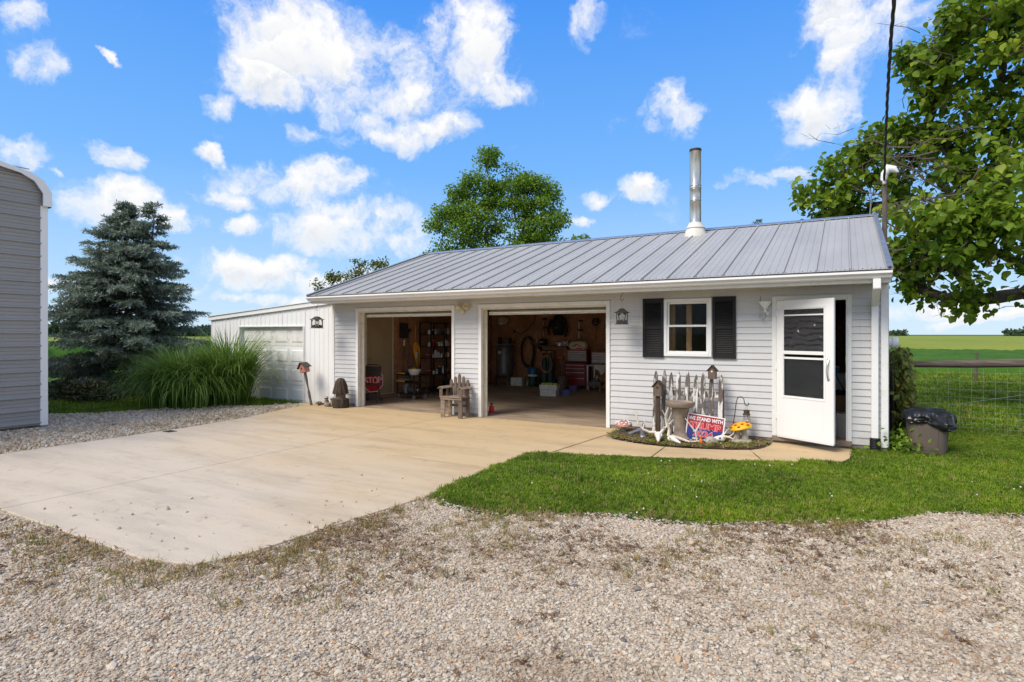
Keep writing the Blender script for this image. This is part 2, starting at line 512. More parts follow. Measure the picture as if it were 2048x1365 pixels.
MAT['paper'] = simple('white_carton', (.72, .70, .66), (.58, .55, .50), .7, scale=10)
MAT['cream'] = simple('cream_bag', (.72, .62, .45), (.60, .48, .32), .7, scale=9)
MAT['cordyellow'] = simple('yellow_cord', (.85, .42, .01), (.75, .34, .01), .5)
MAT['clearplastic'] = simple('pale_plastic', (.60, .62, .62), (.50, .52, .52), .35)
MAT['brownplastic'] = simple('brown_plastic', (.135, .105, .085), (.115, .09, .073), .5, scale=2.5, bump=.08)
MAT['oldwhite'] = simple('yellowed_white', (.66, .58, .38), (.55, .46, .28), .5, scale=9)
MAT['pine'] = simple('pine_stud', (.46, .27, .11), (.36, .19, .075), .7, scale=6, stretch=(5, 5, .7))
MAT['yellowtool'] = simple('yellow_plastic', (.80, .48, .02), (.70, .40, .02), .45)
MAT['chairpaint'] = simple('brown_steel', (.085, .062, .05), (.06, .045, .036), .5, .3)
MAT['signred'] = simple('sign_red', (.34, .012, .022), (.30, .010, .02), .45)
MAT['signblue'] = simple('sign_blue', (.022, .028, .19), (.02, .024, .16), .45)
MAT['signwhite'] = simple('sign_white', (.82, .80, .80), (.78, .76, .76), .45)
MAT['brightred'] = simple('lettering_red', (.62, .012, .03), (.58, .012, .03), .45)
MAT['maroon'] = simple('maroon_paint', (.10, .02, .02), (.07, .015, .015), .6)
MAT['door_rust'] = simple('stained_white_paint', (.76, .75, .72), (.68, .66, .62), .5, scale=3, stretch=(1.5, 1, .6), dirt=(.30, .19, .10))
MAT['limetin'] = simple('lime_label', (.48, .58, .10), (.38, .48, .08), .5)
MAT['wire'] = simple('old_wire', (.42, .42, .40), (.30, .29, .27), .55, .3)
MAT['shingle'] = simple('mossy_shingle', (.075, .062, .045), (.045, .04, .03), .9, scale=12, bump=.5)
MAT['blackedge'] = simple('joint_filler', (.06, .045, .03), (.04, .03, .02), .9)
MAT['bulbglass'] = glass_mat('lamp_glass', (.95, .97, .95), 0, .05)
MAT['pane'] = glass_mat('window_glass', (.92, .95, .95), 0, .0)

MAT['screen'] = simple('insect_screen', (.028, .028, .03), (.022, .022, .023), .8)


def osb_mat():
    m, nt, b = new_mat('strand_board')
    v = coords(nt, (1, 1, 1), rand=False)
    vo = nt.nodes.new('ShaderNodeTexVoronoi'); vo.inputs['Scale'].default_value = 26
    mp = nt.nodes.new('ShaderNodeMapping'); mp.inputs['Scale'].default_value = (2.2, 2.2, .8); nt.links.new(v, mp.inputs['Vector'])
    nt.links.new(mp.outputs[0], vo.inputs['Vector'])
    sep = nt.nodes.new('ShaderNodeSeparateColor'); nt.links.new(vo.outputs['Color'], sep.inputs[0])
    col = ramp(nt, sep.outputs[0], [(0, (.30, .125, .058)), (.6, (.44, .20, .095)), (1, (.56, .30, .16))])
    col = mixc(nt, ramp(nt, noise_n(nt, v, 1.3, 5), [(.4, (0, 0, 0)), (.7, (.75, .75, .75))]), col, (.20, .10, .06))
    nt.links.new(col, b.inputs['Base Color']); b.inputs['Roughness'].default_value = .8
    return m


MAT['osb'] = osb_mat()


def siding_mat():
    m, nt, b = new_mat('grey_siding')
    v = coords(nt, (1, 1, 1), world=True)
    col = ramp(nt, noise_n(nt, coords(nt, (.8, 1, 3)), 2.2, 5), [(.3, (.575, .58, .585)), (.7, (.525, .53, .535))])
    sp = nt.nodes.new('ShaderNodeSeparateXYZ'); nt.links.new(v, sp.inputs[0])
    k = nt.nodes.new('ShaderNodeMath'); k.operation = 'MULTIPLY_ADD'; k.inputs[1].default_value = 1.3
    nt.links.new(noise_n(nt, coords(nt, (1.5, 1, .8), world=True), 3.5, 6, .7), k.inputs[0]); nt.links.new(sp.outputs[2], k.inputs[2])
    grime = ramp(nt, k.outputs[0], [(.52, (.62, .62, .62)), (.98, (0, 0, 0))])
    col = mixc(nt, grime, col, (.34, .30, .24))
    streak = ramp(nt, noise_n(nt, coords(nt, (9, 1, .35), world=True), 2.5, 5, .65), [(.55, (0, 0, 0)), (.78, (.30, .30, .30))])
    col = mixc(nt, streak, col, (.36, .335, .295))
    nt.links.new(col, b.inputs['Base Color']); b.inputs['Roughness'].default_value = .55
    bump_n(nt, b, noise_n(nt, coords(nt, (1.2, 1, 4)), 2.5, 2), .12, .012)
    return m


MAT['siding'] = siding_mat()


def wavy_mat():
    m, nt, b = new_mat('rippled_storm_glass')
    b.inputs['Base Color'].default_value = (.035, .036, .04, 1); b.inputs['Roughness'].default_value = .12
    b.inputs['Specular IOR Level'].default_value = .5
    wv = nt.nodes.new('ShaderNodeTexWave'); wv.bands_direction = 'Z'; wv.inputs['Scale'].default_value = 3.2; wv.inputs['Distortion'].default_value = 5.5; wv.inputs['Detail'].default_value = 2.5; wv.inputs['Detail Scale'].default_value = 1.1
    nt.links.new(coords(nt, (1.2, 1, 1.2)), wv.inputs['Vector'])
    bump_n(nt, b, wv.outputs['Fac'], .7, .03)
    return m


MAT['pane_wavy'] = wavy_mat()


def peeling_mat():
    m, nt, b = new_mat('peeling_white_paint')
    v = coords(nt, (5, 5, 1.1))
    wood = ramp(nt, noise_n(nt, coords(nt, (14, 14, .9)), 4, 4), [(.3, (.17, .14, .12)), (.7, (.07, .055, .047))])
    f = ramp(nt, noise_n(nt, v, 2.6, 6, .65), [(.50, (0, 0, 0)), (.56, (1, 1, 1))])
    nt.links.new(mixc(nt, f, wood, (.68, .66, .62)), b.inputs['Base Color']); b.inputs['Roughness'].default_value = .85
    bump_n(nt, b, f, .4, .004)
    return m


MAT['peel'] = peeling_mat()


def concrete_mat():
    m, nt, b = new_mat('driveway_concrete')
    v = coords(nt, (1, 1, 1), world=True)
    sp = nt.nodes.new('ShaderNodeSeparateXYZ'); nt.links.new(v, sp.inputs[0])
    n1 = noise_n(nt, v, .55, 6)
    k = nt.nodes.new('ShaderNodeMath'); k.operation = 'MULTIPLY_ADD'; k.inputs[1].default_value = 4.5
    nt.links.new(n1, k.inputs[0]); nt.links.new(sp.outputs[1], k.inputs[2])
    k2 = nt.nodes.new('ShaderNodeMath'); k2.operation = 'MULTIPLY_ADD'; k2.inputs[1].default_value = .45
    nt.links.new(sp.outputs[0], k2.inputs[0]); nt.links.new(k.outputs[0], k2.inputs[2])
    mr = nt.nodes.new('ShaderNodeMapRange'); mr.inputs['From Min'].default_value = -1.9; mr.inputs['From Max'].default_value = 1.6
    nt.links.new(k2.outputs[0], mr.inputs['Value'])
    base = mixc(nt, mr.outputs[0], (.585, .50, .385), (.575, .425, .24))
    st = mixc(nt, ramp(nt, noise_n(nt, coords(nt, (.5, 2.4, 1), world=True), 1.1, 7, .65), [(.30, (.80, .775, .73)), (.5, (.97, .96, .94)), (.68, (1.07, 1.07, 1.06))]), (0, 0, 0), (1, 1, 1))
    base = mixc(nt, 1.0, base, st, 'MULTIPLY')
    fine = ramp(nt, noise_n(nt, v, 70, 4, .7), [(.3, (.88, .87, .86)), (.7, (1.06, 1.06, 1.06))])
    base = mixc(nt, 1.0, base, fine, 'MULTIPLY')
    spots = ramp(nt, noise_n(nt, v, 4.5, 6, .7), [(.56, (0, 0, 0)), (.76, (.55, .55, .55))])
    base = mixc(nt, spots, base, (.25, .19, .12))
    nt.links.new(base, b.inputs['Base Color']); b.inputs['Roughness'].default_value = .88; b.inputs['Specular IOR Level'].default_value = .3
    bump_n(nt, b, noise_n(nt, v, 90, 5, .7), .35, .006)
    return m


MAT['concrete'] = concrete_mat()


def floor_mat():
    m, nt, b = new_mat('stained_floor')
    v = coords(nt, (.6, 2.2, 1), world=True)
    col = ramp(nt, noise_n(nt, v, 1.6, 7, .65), [(.3, (.18, .135, .10)), (.52, (.36, .275, .195)), (.75, (.50, .40, .29))])
    nt.links.new(col, b.inputs['Base Color']); b.inputs['Roughness'].default_value = .6
    return m


MAT['floor'] = floor_mat()


def gravel_base_mat():
    m, nt, b = new_mat('gravel_bed')
    v = coords(nt, (1, 1, 1), world=True)
    vo = nt.nodes.new('ShaderNodeTexVoronoi'); vo.inputs['Scale'].default_value = 44; nt.links.new(v, vo.inputs['Vector'])
    sep = nt.nodes.new('ShaderNodeSeparateColor'); nt.links.new(vo.outputs['Color'], sep.inputs[0])
    col = ramp(nt, sep.outputs[0], [(0, (.20, .17, .14)), (.25, (.43, .35, .255)), (.6, (.52, .44, .325)), (1, (.61, .54, .43))])
    gap = ramp(nt, vo.outputs['Distance'], [(.30, (1, 1, 1)), (.70, (.62, .56, .50))])
    col = mixc(nt, 1.0, col, gap, 'MULTIPLY')
    dirt = ramp(nt, noise_n(nt, coords(nt, (.5, 1.6, 1), world=True), .9, 7, .68), [(.51, (0, 0, 0)), (.68, (.75, .75, .75))])
    col = mixc(nt, dirt, col, (.20, .125, .065))
    nt.links.new(col, b.inputs['Base Color']); b.inputs['Roughness'].default_value = .9
    bump_n(nt, b, vo.outputs['Distance'], .35, .010)
    return m


MAT['gravel'] = gravel_base_mat()


def stone_mat():
    m, nt, b = new_mat('gravel_stones')
    oi = nt.nodes.new('ShaderNodeObjectInfo')
    col = ramp(nt, oi.outputs['Random'], [(0, (.14, .14, .14)), (.03, (.30, .27, .23)), (.09, (.40, .33, .245)), (.35, (.475, .39, .285)), (.6, (.545, .465, .35)), (.88, (.625, .56, .455)), (.95, (.55, .38, .22)), (1, (.38, .21, .12))])
    g = coords(nt, (1, 1, 1), world=True)
    col = mixc(nt, 1.0, col, ramp(nt, noise_n(nt, g, 60, 4), [(.3, (.78, .77, .76)), (.7, (1.08, 1.08, 1.08))]), 'MULTIPLY')
    dirt = ramp(nt, noise_n(nt, coords(nt, (.5, 1.6, 1), world=True), .9, 7, .68), [(.52, (0, 0, 0)), (.70, (.6, .6, .6))])
    col = mixc(nt, dirt, col, (.24, .155, .085))
    nt.links.new(col, b.inputs['Base Color']); b.inputs['Roughness'].default_value = .85
    return m


MAT['stones'] = stone_mat()


def ground_mat(name, a, c, d, s=.35):
    m, nt, b = new_mat(name)
    v = coords(nt, (1, 1, 1), world=True)
    col = ramp(nt, noise_n(nt, v, s, 6, .6), [(.3, a), (.5, c), (.72, d)])
    col = mixc(nt, 1.0, col, ramp(nt, noise_n(nt, v, 28, 5, .75), [(.3, (.62, .64, .55)), (.7, (1.2, 1.2, 1.15))]), 'MULTIPLY')
    nt.links.new(col, b.inputs['Base Color']); b.inputs['Roughness'].default_value = .95; b.inputs['Specular IOR Level'].default_value = .1
    bump_n(nt, b, noise_n(nt, v, 40, 5, .7), .9, .03)
    return m


MAT['ground'] = ground_mat('meadow_grass', (.060, .125, .014), (.085, .165, .018), (.125, .205, .026), .18)
MAT['lawnsoil'] = ground_mat('lawn_soil', (.030, .055, .010), (.045, .075, .014), (.07, .085, .025), .8)
MAT['soil'] = simple('bed_soil', (.105, .062, .036), (.05, .032, .02), .95, scale=14, bump=.9, bscale=40, dirt=(.20, .13, .08))
MAT['soy'] = ground_mat('bean_crop', (.045, .115, .018), (.065, .15, .024), (.085, .175, .03), .5)
MAT['ripe'] = ground_mat('ripening_crop', (.19, .245, .04), (.245, .29, .05), (.29, .31, .06), .06)


def blade_mat(name, stops, trans=.25, patch=True):
    m, nt, b = new_mat(name)
    oi = nt.nodes.new('ShaderNodeObjectInfo')
    col = ramp(nt, oi.outputs['Random'], stops)
    if patch:
        v = coords(nt, (1, 1, 1), world=True)
        col = mixc(nt, 1.0, col, ramp(nt, noise_n(nt, v, .9, 4), [(.30, (.55, .60, .55)), (.5, (1, 1, 1)), (.72, (1.45, 1.25, 1.2))]), 'MULTIPLY')
    nt.links.new(col, b.inputs['Base Color']); b.inputs['Roughness'].default_value = .55; b.inputs['Specular IOR Level'].default_value = .25
    tr = nt.nodes.new('ShaderNodeBsdfTranslucent'); nt.links.new(col, tr.inputs['Color'])
    mx = nt.nodes.new('ShaderNodeMixShader'); mx.inputs[0].default_value = trans
    nt.links.new(b.outputs[0], mx.inputs[1]); nt.links.new(tr.outputs[0], mx.inputs[2]); nt.links.new(mx.outputs[0], nt.nodes['Material Output'].inputs['Surface'])
    return m


MAT['blades'] = blade_mat('lawn_blades', [(0, (.085, .155, .009)), (.5, (.16, .265, .014)), (.86, (.23, .34, .022)), (.92, (.22, .27, .05)), (1, (.38, .30, .12))])
MAT['straw'] = blade_mat('dry_blades', [(0, (.16, .17, .03)), (.4, (.30, .24, .08)), (.8, (.40, .29, .13)), (1, (.20, .11, .05))], .2, False)
MAT['brown_debris'] = blade_mat('brown_debris', [(0, (.10, .055, .028)), (.5, (.20, .115, .055)), (1, (.34, .22, .11))], .1, False)

# ================================================================== THE GROUND
def sheet(name, poly, z, mat, label=None):
    b = MB()
    b.add([(x, y, z) for x, y in poly], [tuple(range(len(poly)))])
    o = b.build(name, mat)
    if o.data.polygons[0].normal.z < 0: o.data.flip_normals()
    return struct(o, label)


sheet('ground', [(-2500, -2500), (2500, -2500), (2500, 2500), (-2500, 2500)], -.045, MAT['ground'], 'green mown meadow around the garage')
GRAVEL = [(-.45, .0), (-1.15, -.35), (-1.3, -.94), (-2.3, -1.57), (-2.94, -2.56), (-3.18, -3.45), (-3.95, -4.07), (-6, -4.9), (-30, -5.4), (-30, -40), (60, -40), (60, -6), (20, -1.2), (6.5, .0)]
sheet('gravel_drive', GRAVEL, -.015, MAT['gravel'], 'pale crushed gravel drive')
LAWN = [(6.72, -4.96), (7.05, -5.18), (7.6, -5.24), (7.99, -4.93), (8.58, -4.68), (9.04, -4.64), (9.45, -4.44), (9.9, -4.15), (10.59, -3.74), (11.09, -3.12), (11.82, -2.79), (14, -2.1), (20, -1.0), (60, 0), (60, 3), (10.95, 3), (10.95, .02), (10.3, .02), (10.3, -.7), (7, -1.6), (6.62, -2.2), (6.62, -4.4)]
sheet('lawn', LAWN, -.0095, MAT['lawnsoil'], 'short green lawn before the walkway')


def concrete_slab(parent, poly, z=0.0):
    return MB().prism(poly, -.12, z).build('slab', MAT['concrete'], parent, bev=.008)


drive = bpy.data.objects.new('driveway', None); scene.collection.objects.link(drive)
struct(drive, 'tan concrete driveway apron before the garage doors')
concrete_slab(drive, [(.31, -6.30), (.9, -7.36), (3.465, -7.36), (3.465, -3.60), (.27, -3.60), (.28, -4.2)])
concrete_slab(drive, [(3.475, -7.36), (5.9, -7.36), (6.35, -7.24), (6.5, -6.9), (6.56, -6.2), (6.70, -5.0), (6.62, -4.3), (6.70, -3.60), (3.475, -3.60)])
concrete_slab(drive, [(.26, -3.59), (3.465, -3.59), (3.465, -.01), (-.95, -.01), (-.95, -.25), (-.52, -.44), (-.35, -1.07), (.1, -2.4)])
concrete_slab(drive, [(3.475, -3.59), (6.70, -3.59), (6.76, -3.1), (6.80, -2.72), (7.03, -.20), (7.02, -.01), (3.475, -.01)])
d = MB().box(.36, -4.13, .0, .56, -3.99, .006).build('drain_cover', MAT['iron'], drive)
walk = bpy.data.objects.new('walkway', None); scene.collection.objects.link(walk)
struct(walk, 'narrow curved concrete walkway to the white door')
concrete_slab(walk, [(6.815, -2.72), (7.08, -2.42), (7.6, -2.15), (8.13, -1.97), (8.10, -1.195), (7.75, -1.17), (7.40, -1.07), (7.15, -.95), (7.04, -.80), (7.045, -.30)], -.004)
concrete_slab(walk, [(8.145, -1.965), (8.8, -1.75), (9.475, -1.53), (9.225, -.83), (8.95, -.98), (8.6, -1.09), (8.35, -1.16), (8.115, -1.193)], -.003)
concrete_slab(walk, [(9.49, -1.525), (9.9, -1.40), (10.18, -1.30), (10.36, -1.10), (10.46, -.75), (10.50, -.02), (9.44, -.02), (9.43, -.35), (9.37, -.62), (9.24, -.82)], -.002)

# garden bed: a low uneven mound of soil
BED = [(7.05, -.02), (7.05, -.78), (7.18, -.93), (7.42, -1.05), (7.76, -1.15), (8.1, -1.175), (8.36, -1.14), (8.6, -1.07), (8.94, -.96), (9.21, -.81), (9.35, -.60), (9.42, -.34), (9.42, -.02)]
nx, ny = 60, 28
gx, gy = np.meshgrid(np.linspace(7.05, 9.42, nx), np.linspace(-1.18, -.0, ny), indexing='ij')
gz = .012 + .03 * vnoise(gx, gy, 4, 3) + .02 * vnoise(gx, gy, 13, 4) - .03 * (~inside([(8.235 + (x - 8.235) * .96, -.3 + (y + .3) * .95) for x, y in BED], gx.ravel(), gy.ravel())).reshape(gx.shape)
F = []
for i in range(nx - 1):
    for j in range(ny - 1):
        if inside(BED, np.array([gx[i, j], gx[i + 1, j + 1]]), np.array([gy[i, j], gy[i + 1, j + 1]])).all():
            F.append((i * ny + j, (i + 1) * ny + j, (i + 1) * ny + j + 1, i * ny + j + 1))
bed = mesh_np('garden_bed', np.stack([gx.ravel(), gy.ravel(), gz.ravel()], 1), F, MAT['soil'], smooth=True)
struct(bed, 'small brown soil bed along the siding')

# crop fields: raised, uneven canopies
def crop(name, x0, x1, y0, y1, h, mat, label, nx, ny, rough):
    gx, gy = np.meshgrid(np.linspace(x0, x1, nx), np.linspace(y0, y1, ny), indexing='ij')
    gz = h + rough * (rng.random(gx.shape) - .5)
    gz[0, :] = gz[-1, :] = -.04; gz[:, 0] = -.04
    I = (np.arange(nx - 1)[:, None] * ny + np.arange(ny - 1)[None]).ravel()
    F = np.stack([I, I + ny, I + ny + 1, I + 1], 1)
    o = mesh_np(name, np.stack([gx.ravel(), gy.ravel(), gz.ravel()], 1), F, mat)
    return struct(o, label)


crop('bean_field', -10, 130, 23, 46, .46, MAT['soy'], 'dark green bean field beyond the log fence', 420, 70, .16)
crop('far_crop_field', -30, 420, 46.5, 420, .62, MAT['ripe'], 'yellow green ripening field reaching the horizon', 300, 150, .10)
crop('west_crop_field', -420, -42, -120, 330, .45, MAT['ripe'], 'yellow field behind the blue spruce', 200, 260, .12)
crop('corn_strip', -41, -30, -60, 120, .9, MAT['soy'], 'green crop strip before the yellow field', 24, 500, .5)


# gravel stones
def stone_mesh(seed):
    r = np.random.default_rng(seed)
    bm = bmesh.new(); bmesh.ops.create_icosphere(bm, subdivisions=1, radius=1)
    for v in bm.verts:
        v.co *= .72 + .5 * r.random(); v.co.z *= .62; v.co.x *= 1.15
    me = bpy.data.meshes.new('stone'); bm.to_mesh(me); bm.free()
    return me


stones = [proto('stone', stone_mesh(s), MAT['stones']) for s in range(6)]
CON = [[(.31, -6.30), (.9, -7.36), (5.9, -7.36), (6.35, -7.24), (6.5, -6.9), (6.56, -6.2), (6.70, -5.0), (6.62, -4.3), (6.76, -3.1), (7.03, -.2), (7.03, 0), (-.95, 0), (-.95, -.25), (-.52, -.44), (-.35, -1.07), (.1, -2.4)]]
CX, CY, TH = 10.40, -9.714, R(29.83)


def depth_u(X, Y):
    dx, dy = X - CX, Y - CY
    r = math.cos(TH) * dx + math.sin(TH) * dy; f = -math.sin(TH) * dx + math.cos(TH) * dy
    return f, r / np.maximum(f, .01)


def pts_in(n, x0, x1, y0, y1, test):
    X = rng.uniform(x0, x1, n); Y = rng.uniform(y0, y1, n)
    k = test(X, Y)
    return X[k], Y[k]


def t_near(X, Y):
    f, u = depth_u(X, Y)
    edge = (vnoise(X, Y, 3, 5) - .5) * .22
    ok = (f > 2.2) & (f < 7.2) & (np.abs(u) < 1.15) & inside(GRAVEL, X, Y) & ~inside(CON[0], X + edge * .35, Y + .03 + edge * .35) & ~inside(LAWN, X + edge, Y - .12 + edge)
    return ok & (rng.random(len(X)) < np.clip((8.0 - f) / 3.0, .25, 1))


X, Y = pts_in(900000, 1.0, 15, -9.5, -2.3, t_near)
X, Y = X[:140000], Y[:140000]
S = rng.gamma(6, .00098, len(X)) + .002
west = np.clip((6.4 - X) / 3.5, 0, 1)                      # coarser river stone towards the west
S = S * (1 + .4 * west) * np.where(rng.random(len(X)) < .015, 1.9, 1)
g1 = scatter('gravel_stones', np.stack([X, Y, -.0145 + S * .2], 1), rng.uniform(-.5, .5, (len(X), 3)) + np.stack([0 * X, 0 * X, rng.uniform(0, 6.3, len(X))], 1), S, stones)
tag(g1, 'loose crushed stones of the foreground gravel', 'gravel', kind='stuff')


def t_far(X, Y):
    f, u = depth_u(X, Y)
    return (f > 5) & (f < 18) & (np.abs(u) < 1.0) & inside(GRAVEL, X, Y) & ~inside(CON[0], X, Y) & ~((X < -2.0) & (Y < -4.75))


X, Y = pts_in(60000, -5, .6, -7.6, -.3, t_far)
X, Y = X[:16000], Y[:16000]
S = rng.gamma(6, .0024, len(X)) + .004
g2 = scatter('gravel_stones', np.stack([X, Y, -.0145 + S * .2], 1), rng.uniform(0, 6.3, (len(X), 3)), S, [proto('stone', stone_mesh(s), MAT['stones']) for s in range(6, 10)])
tag(g2, 'pale stones of the gravel strip beside the grey metal barn', 'gravel', kind='stuff')
# a few pebbles kicked onto the slab
X, Y = pts_in(170, 3.6, 6.5, -7.2, -4.5, lambda X, Y: inside(CON[0], X, Y) & (rng.random(len(X)) < np.exp(-np.minimum(Y + 7.3, 6.9 - X) * 1.6)))
S = rng.gamma(5, .0016, len(X)) + .002
g3 = scatter('gravel_stones', np.stack([X, Y, S * .4], 1), rng.uniform(0, 6.3, (len(X), 3)), S, [proto('stone', stone_mesh(s), MAT['stones']) for s in range(10, 13)])
tag(g3, 'stray pebbles lying on the driveway corner', 'gravel', kind='stuff')


# grass tufts
def tuft(seed, n, h, spread, lean, w=.004, segs=2):
    r = np.random.default_rng(seed)
    b = MB()
    for _ in range(n):
        x, y = r.normal(0, spread, 2); a = r.uniform(0, 6.28); L = lean * r.uniform(.3, 1.2); hh = h * r.uniform(.55, 1.15)
        dx, dy = math.cos(a), math.sin(a); ww = w * r.uniform(.7, 1.3)
        px_, py_ = -dy * ww, dx * ww
        x1, y1 = x + dx * L * .35, y + dy * L * .35
        x2, y2 = x + dx * L, y + dy * L
        b.add([(x - px_, y - py_, 0), (x + px_, y + py_, 0), (x1 + px_ * .8, y1 + py_ * .8, hh * .62), (x1 - px_ * .8, y1 - py_ * .8, hh * .62), (x2, y2, hh)],
              [(0, 1, 2, 3), (3, 2, 4)])
    me = bpy.data.meshes.new('tuft'); me.from_pydata(b.v, [], b.f); me.update()
    return me


tufts = [proto('tuft', tuft(s, 16, .055, .022, .03), MAT['blades']) for s in range(5)]


def t_lawn(X, Y):
    f, u = depth_u(X, Y)
    e = (vnoise(X, Y, 5, 8) - .5) * .26 + (vnoise(X, Y, 17, 6) - .5) * .10
    ok = inside(LAWN, X + e * .6, Y + e - .03) & (f > 3) & (np.abs(u) < .95) & ~((X > 10.9) & (Y > -.0) & (X < 11) ) & ~((X < 10.95) & (Y > -.02))
    ok &= ~((X < 10.5) & (Y > -1.2) & (X > 9.9)) & ~((X < 9.9) & (Y > -2.4 + (X - 7.1) * .36))
    bare = np.exp(-(((X - 7.93) / .30) ** 2 + ((Y + 3.72) / .16) ** 2))
    return ok & (rng.random(len(X)) < (1 - .9 * bare) * np.clip(.35 + (Y - np.interp(X, [6.7, 7.6, 8.58, 9.45, 10.6, 11.8, 14], [-5.0, -5.24, -4.68, -4.44, -3.74, -2.79, -2.1])) * 2.2 + .5 * vnoise(X, Y, 4, 77), .2, 1) * np.clip(9.5 / f - .35, .25, 1))


X, Y = pts_in(150000, 6.5, 18, -5.4, 3.0, t_lawn)
X, Y = X[:52000], Y[:52000]
ly_ = np.interp(X, [6.7, 7.6, 8.58, 9.45, 10.6, 11.8, 14], [-5.0, -5.24, -4.68, -4.44, -3.74, -2.79, -2.1])
S = (.45 + .65 * vnoise(X, Y, 1.3, 9)) * rng.uniform(.6, 1.25, len(X)) * np.clip(.45 + (Y - ly_) * 1.6, .45, 1)
ga = scatter('lawn_grass', np.stack([X, Y, np.full(len(X), -.012)], 1), np.stack([rng.normal(0, .12, len(X)), rng.normal(0, .12, len(X)), rng.uniform(0, 6.3, len(X))], 1), S, tufts)
tag(ga, 'short bright green grass of the front lawn', 'grass', kind='stuff')


def t_back(X, Y):
    f, u = depth_u(X, Y)
    return (f > 3) & (np.abs(u) < .97) & (X > 11.0) & (rng.random(len(X)) < np.clip(7 / f, .1, 1))


X, Y = pts_in(60000, 11.0, 30, 3.0, 22, t_back)
X, Y = X[:20000], Y[:20000]
tuft_b = [proto('tuft', tuft(40 + s, 14, .09, .05, .05, .008), MAT['blades']) for s in range(4)]
gb = scatter('meadow_grass', np.stack([X, Y, np.full(len(X), -.045)], 1), np.stack([0 * X, 0 * X, rng.uniform(0, 6.3, len(X))], 1), rng.uniform(.5, 1.1, len(X)), tuft_b)
tag(gb, 'mown grass behind the wire fence', 'grass', kind='stuff')


def t_left(X, Y):
    return ~inside(GRAVEL, X, Y) & ~((X > -4.8) & (Y > -.05)) & ~((X < -2) & (Y < -4.75))


X, Y = pts_in(26000, -13, -1, -4.9, 4, t_left)
tuft_c = [proto('tuft', tuft(50 + s, 14, .10, .05, .05, .008), MAT['blades']) for s in range(4)]
gc = scatter('lawn_grass', np.stack([X, Y, np.full(len(X), -.045)], 1), np.stack([0 * X, 0 * X, rng.uniform(0, 6.3, len(X))], 1), rng.uniform(.5, 1.1, len(X)), tuft_c)
tag(gc, 'green grass strip below the blue spruce', 'grass', kind='stuff')

# straw-coloured weeds in the gravel
straws = [proto('weed', tuft(60 + s, 9, .06, .03, .05, .003), MAT['straw']) for s in range(4)]


def t_weed(X, Y):
    f, u = depth_u(X, Y)
    ok = inside(GRAVEL, X, Y) & ~inside(CON[0], X, Y) & (f > 2.5) & (f < 14) & (np.abs(u) < 1) & (~inside(LAWN, X, Y) | (rng.random(len(X)) < .4)) & ~((X < -2.0) & (Y < -4.75))
    # along the slab edge and the lawn edge
    e1 = np.exp(-np.abs(Y + 7.45) * 3.4) * (X < 6.6) + np.exp(-np.abs(X - 6.75) * 2.6) * (Y < -5) * (Y > -7.6)
    ly = np.interp(X, [6.7, 7.6, 8.58, 9.45, 10.6, 11.8, 14], [-5.0, -5.24, -4.68, -4.44, -3.74, -2.79, -2.1])
    e2 = np.exp(-np.abs(ly - Y) * 1.7) * (X > 6.6)
    e3 = np.exp(-np.abs((X + .2) + .5 * np.abs(Y + 4) * 0) * 1.8) * (X < .6) * .6
    return ok & (rng.random(len(X)) < (e1 + e2 + e3) * np.clip(vnoise(X, Y, 2.2, 21) * 2.6 - .8, .03, 1))


X, Y = pts_in(70000, -3, 15, -9, -1, t_weed)
gd = scatter('dry_weeds', np.stack([X, Y, np.full(len(X), -.016)], 1), np.stack([rng.normal(0, .3, len(X)), rng.normal(0, .3, len(X)), rng.uniform(0, 6.3, len(X))], 1), rng.uniform(.35, 1.1, len(X)), straws)
tag(gd, 'straw coloured weeds in the gravel edges', 'weeds', kind='stuff')
# dry debris strewn through the gravel, thick near the slab and lawn edges
def t_deb(X, Y):
    f, u = depth_u(X, Y)
    ok = inside(GRAVEL, X, Y) & ~inside(CON[0], X, Y) & (f > 2.3) & (f < 8) & (np.abs(u) < 1.05) & ~inside(LAWN, X, Y)
    ly = np.interp(X, [6.7, 7.6, 8.58, 9.45, 10.6, 11.8, 14], [-5.0, -5.24, -4.68, -4.44, -3.74, -2.79, -2.1])
    e = .9 * np.exp(-np.abs(Y + 7.5) * 1.5) * (X < 6.7) + .8 * np.exp(-np.abs(X - 6.8) * 1.6) * (Y < -5) * (Y > -7.8) + np.exp(-np.abs(ly - Y) * 1.0) * (X > 6.6) * .8 + .05
    return ok & (rng.random(len(X)) < e * np.clip(vnoise(X, Y, 1.4, 22) * 2.4 - .75, .02, 1))
X, Y = pts_in(60000, 1.0, 15, -9.5, -2.3, t_deb)
debris = [proto('debris', tuft(90 + s, 6, .012, .03, .05, .005), MAT['brown_debris']) for s in range(4)]
gh = scatter('dry_debris', np.stack([X, Y, np.full(len(X), -.004)], 1), np.stack([rng.normal(0, .2, len(X)), rng.normal(0, .2, len(X)), rng.uniform(0, 6.3, len(X))], 1), rng.uniform(.4, 1.3, len(X)), debris)
tag(gh, 'brown dry leaf debris strewn over the gravel', 'leaves', kind='stuff')
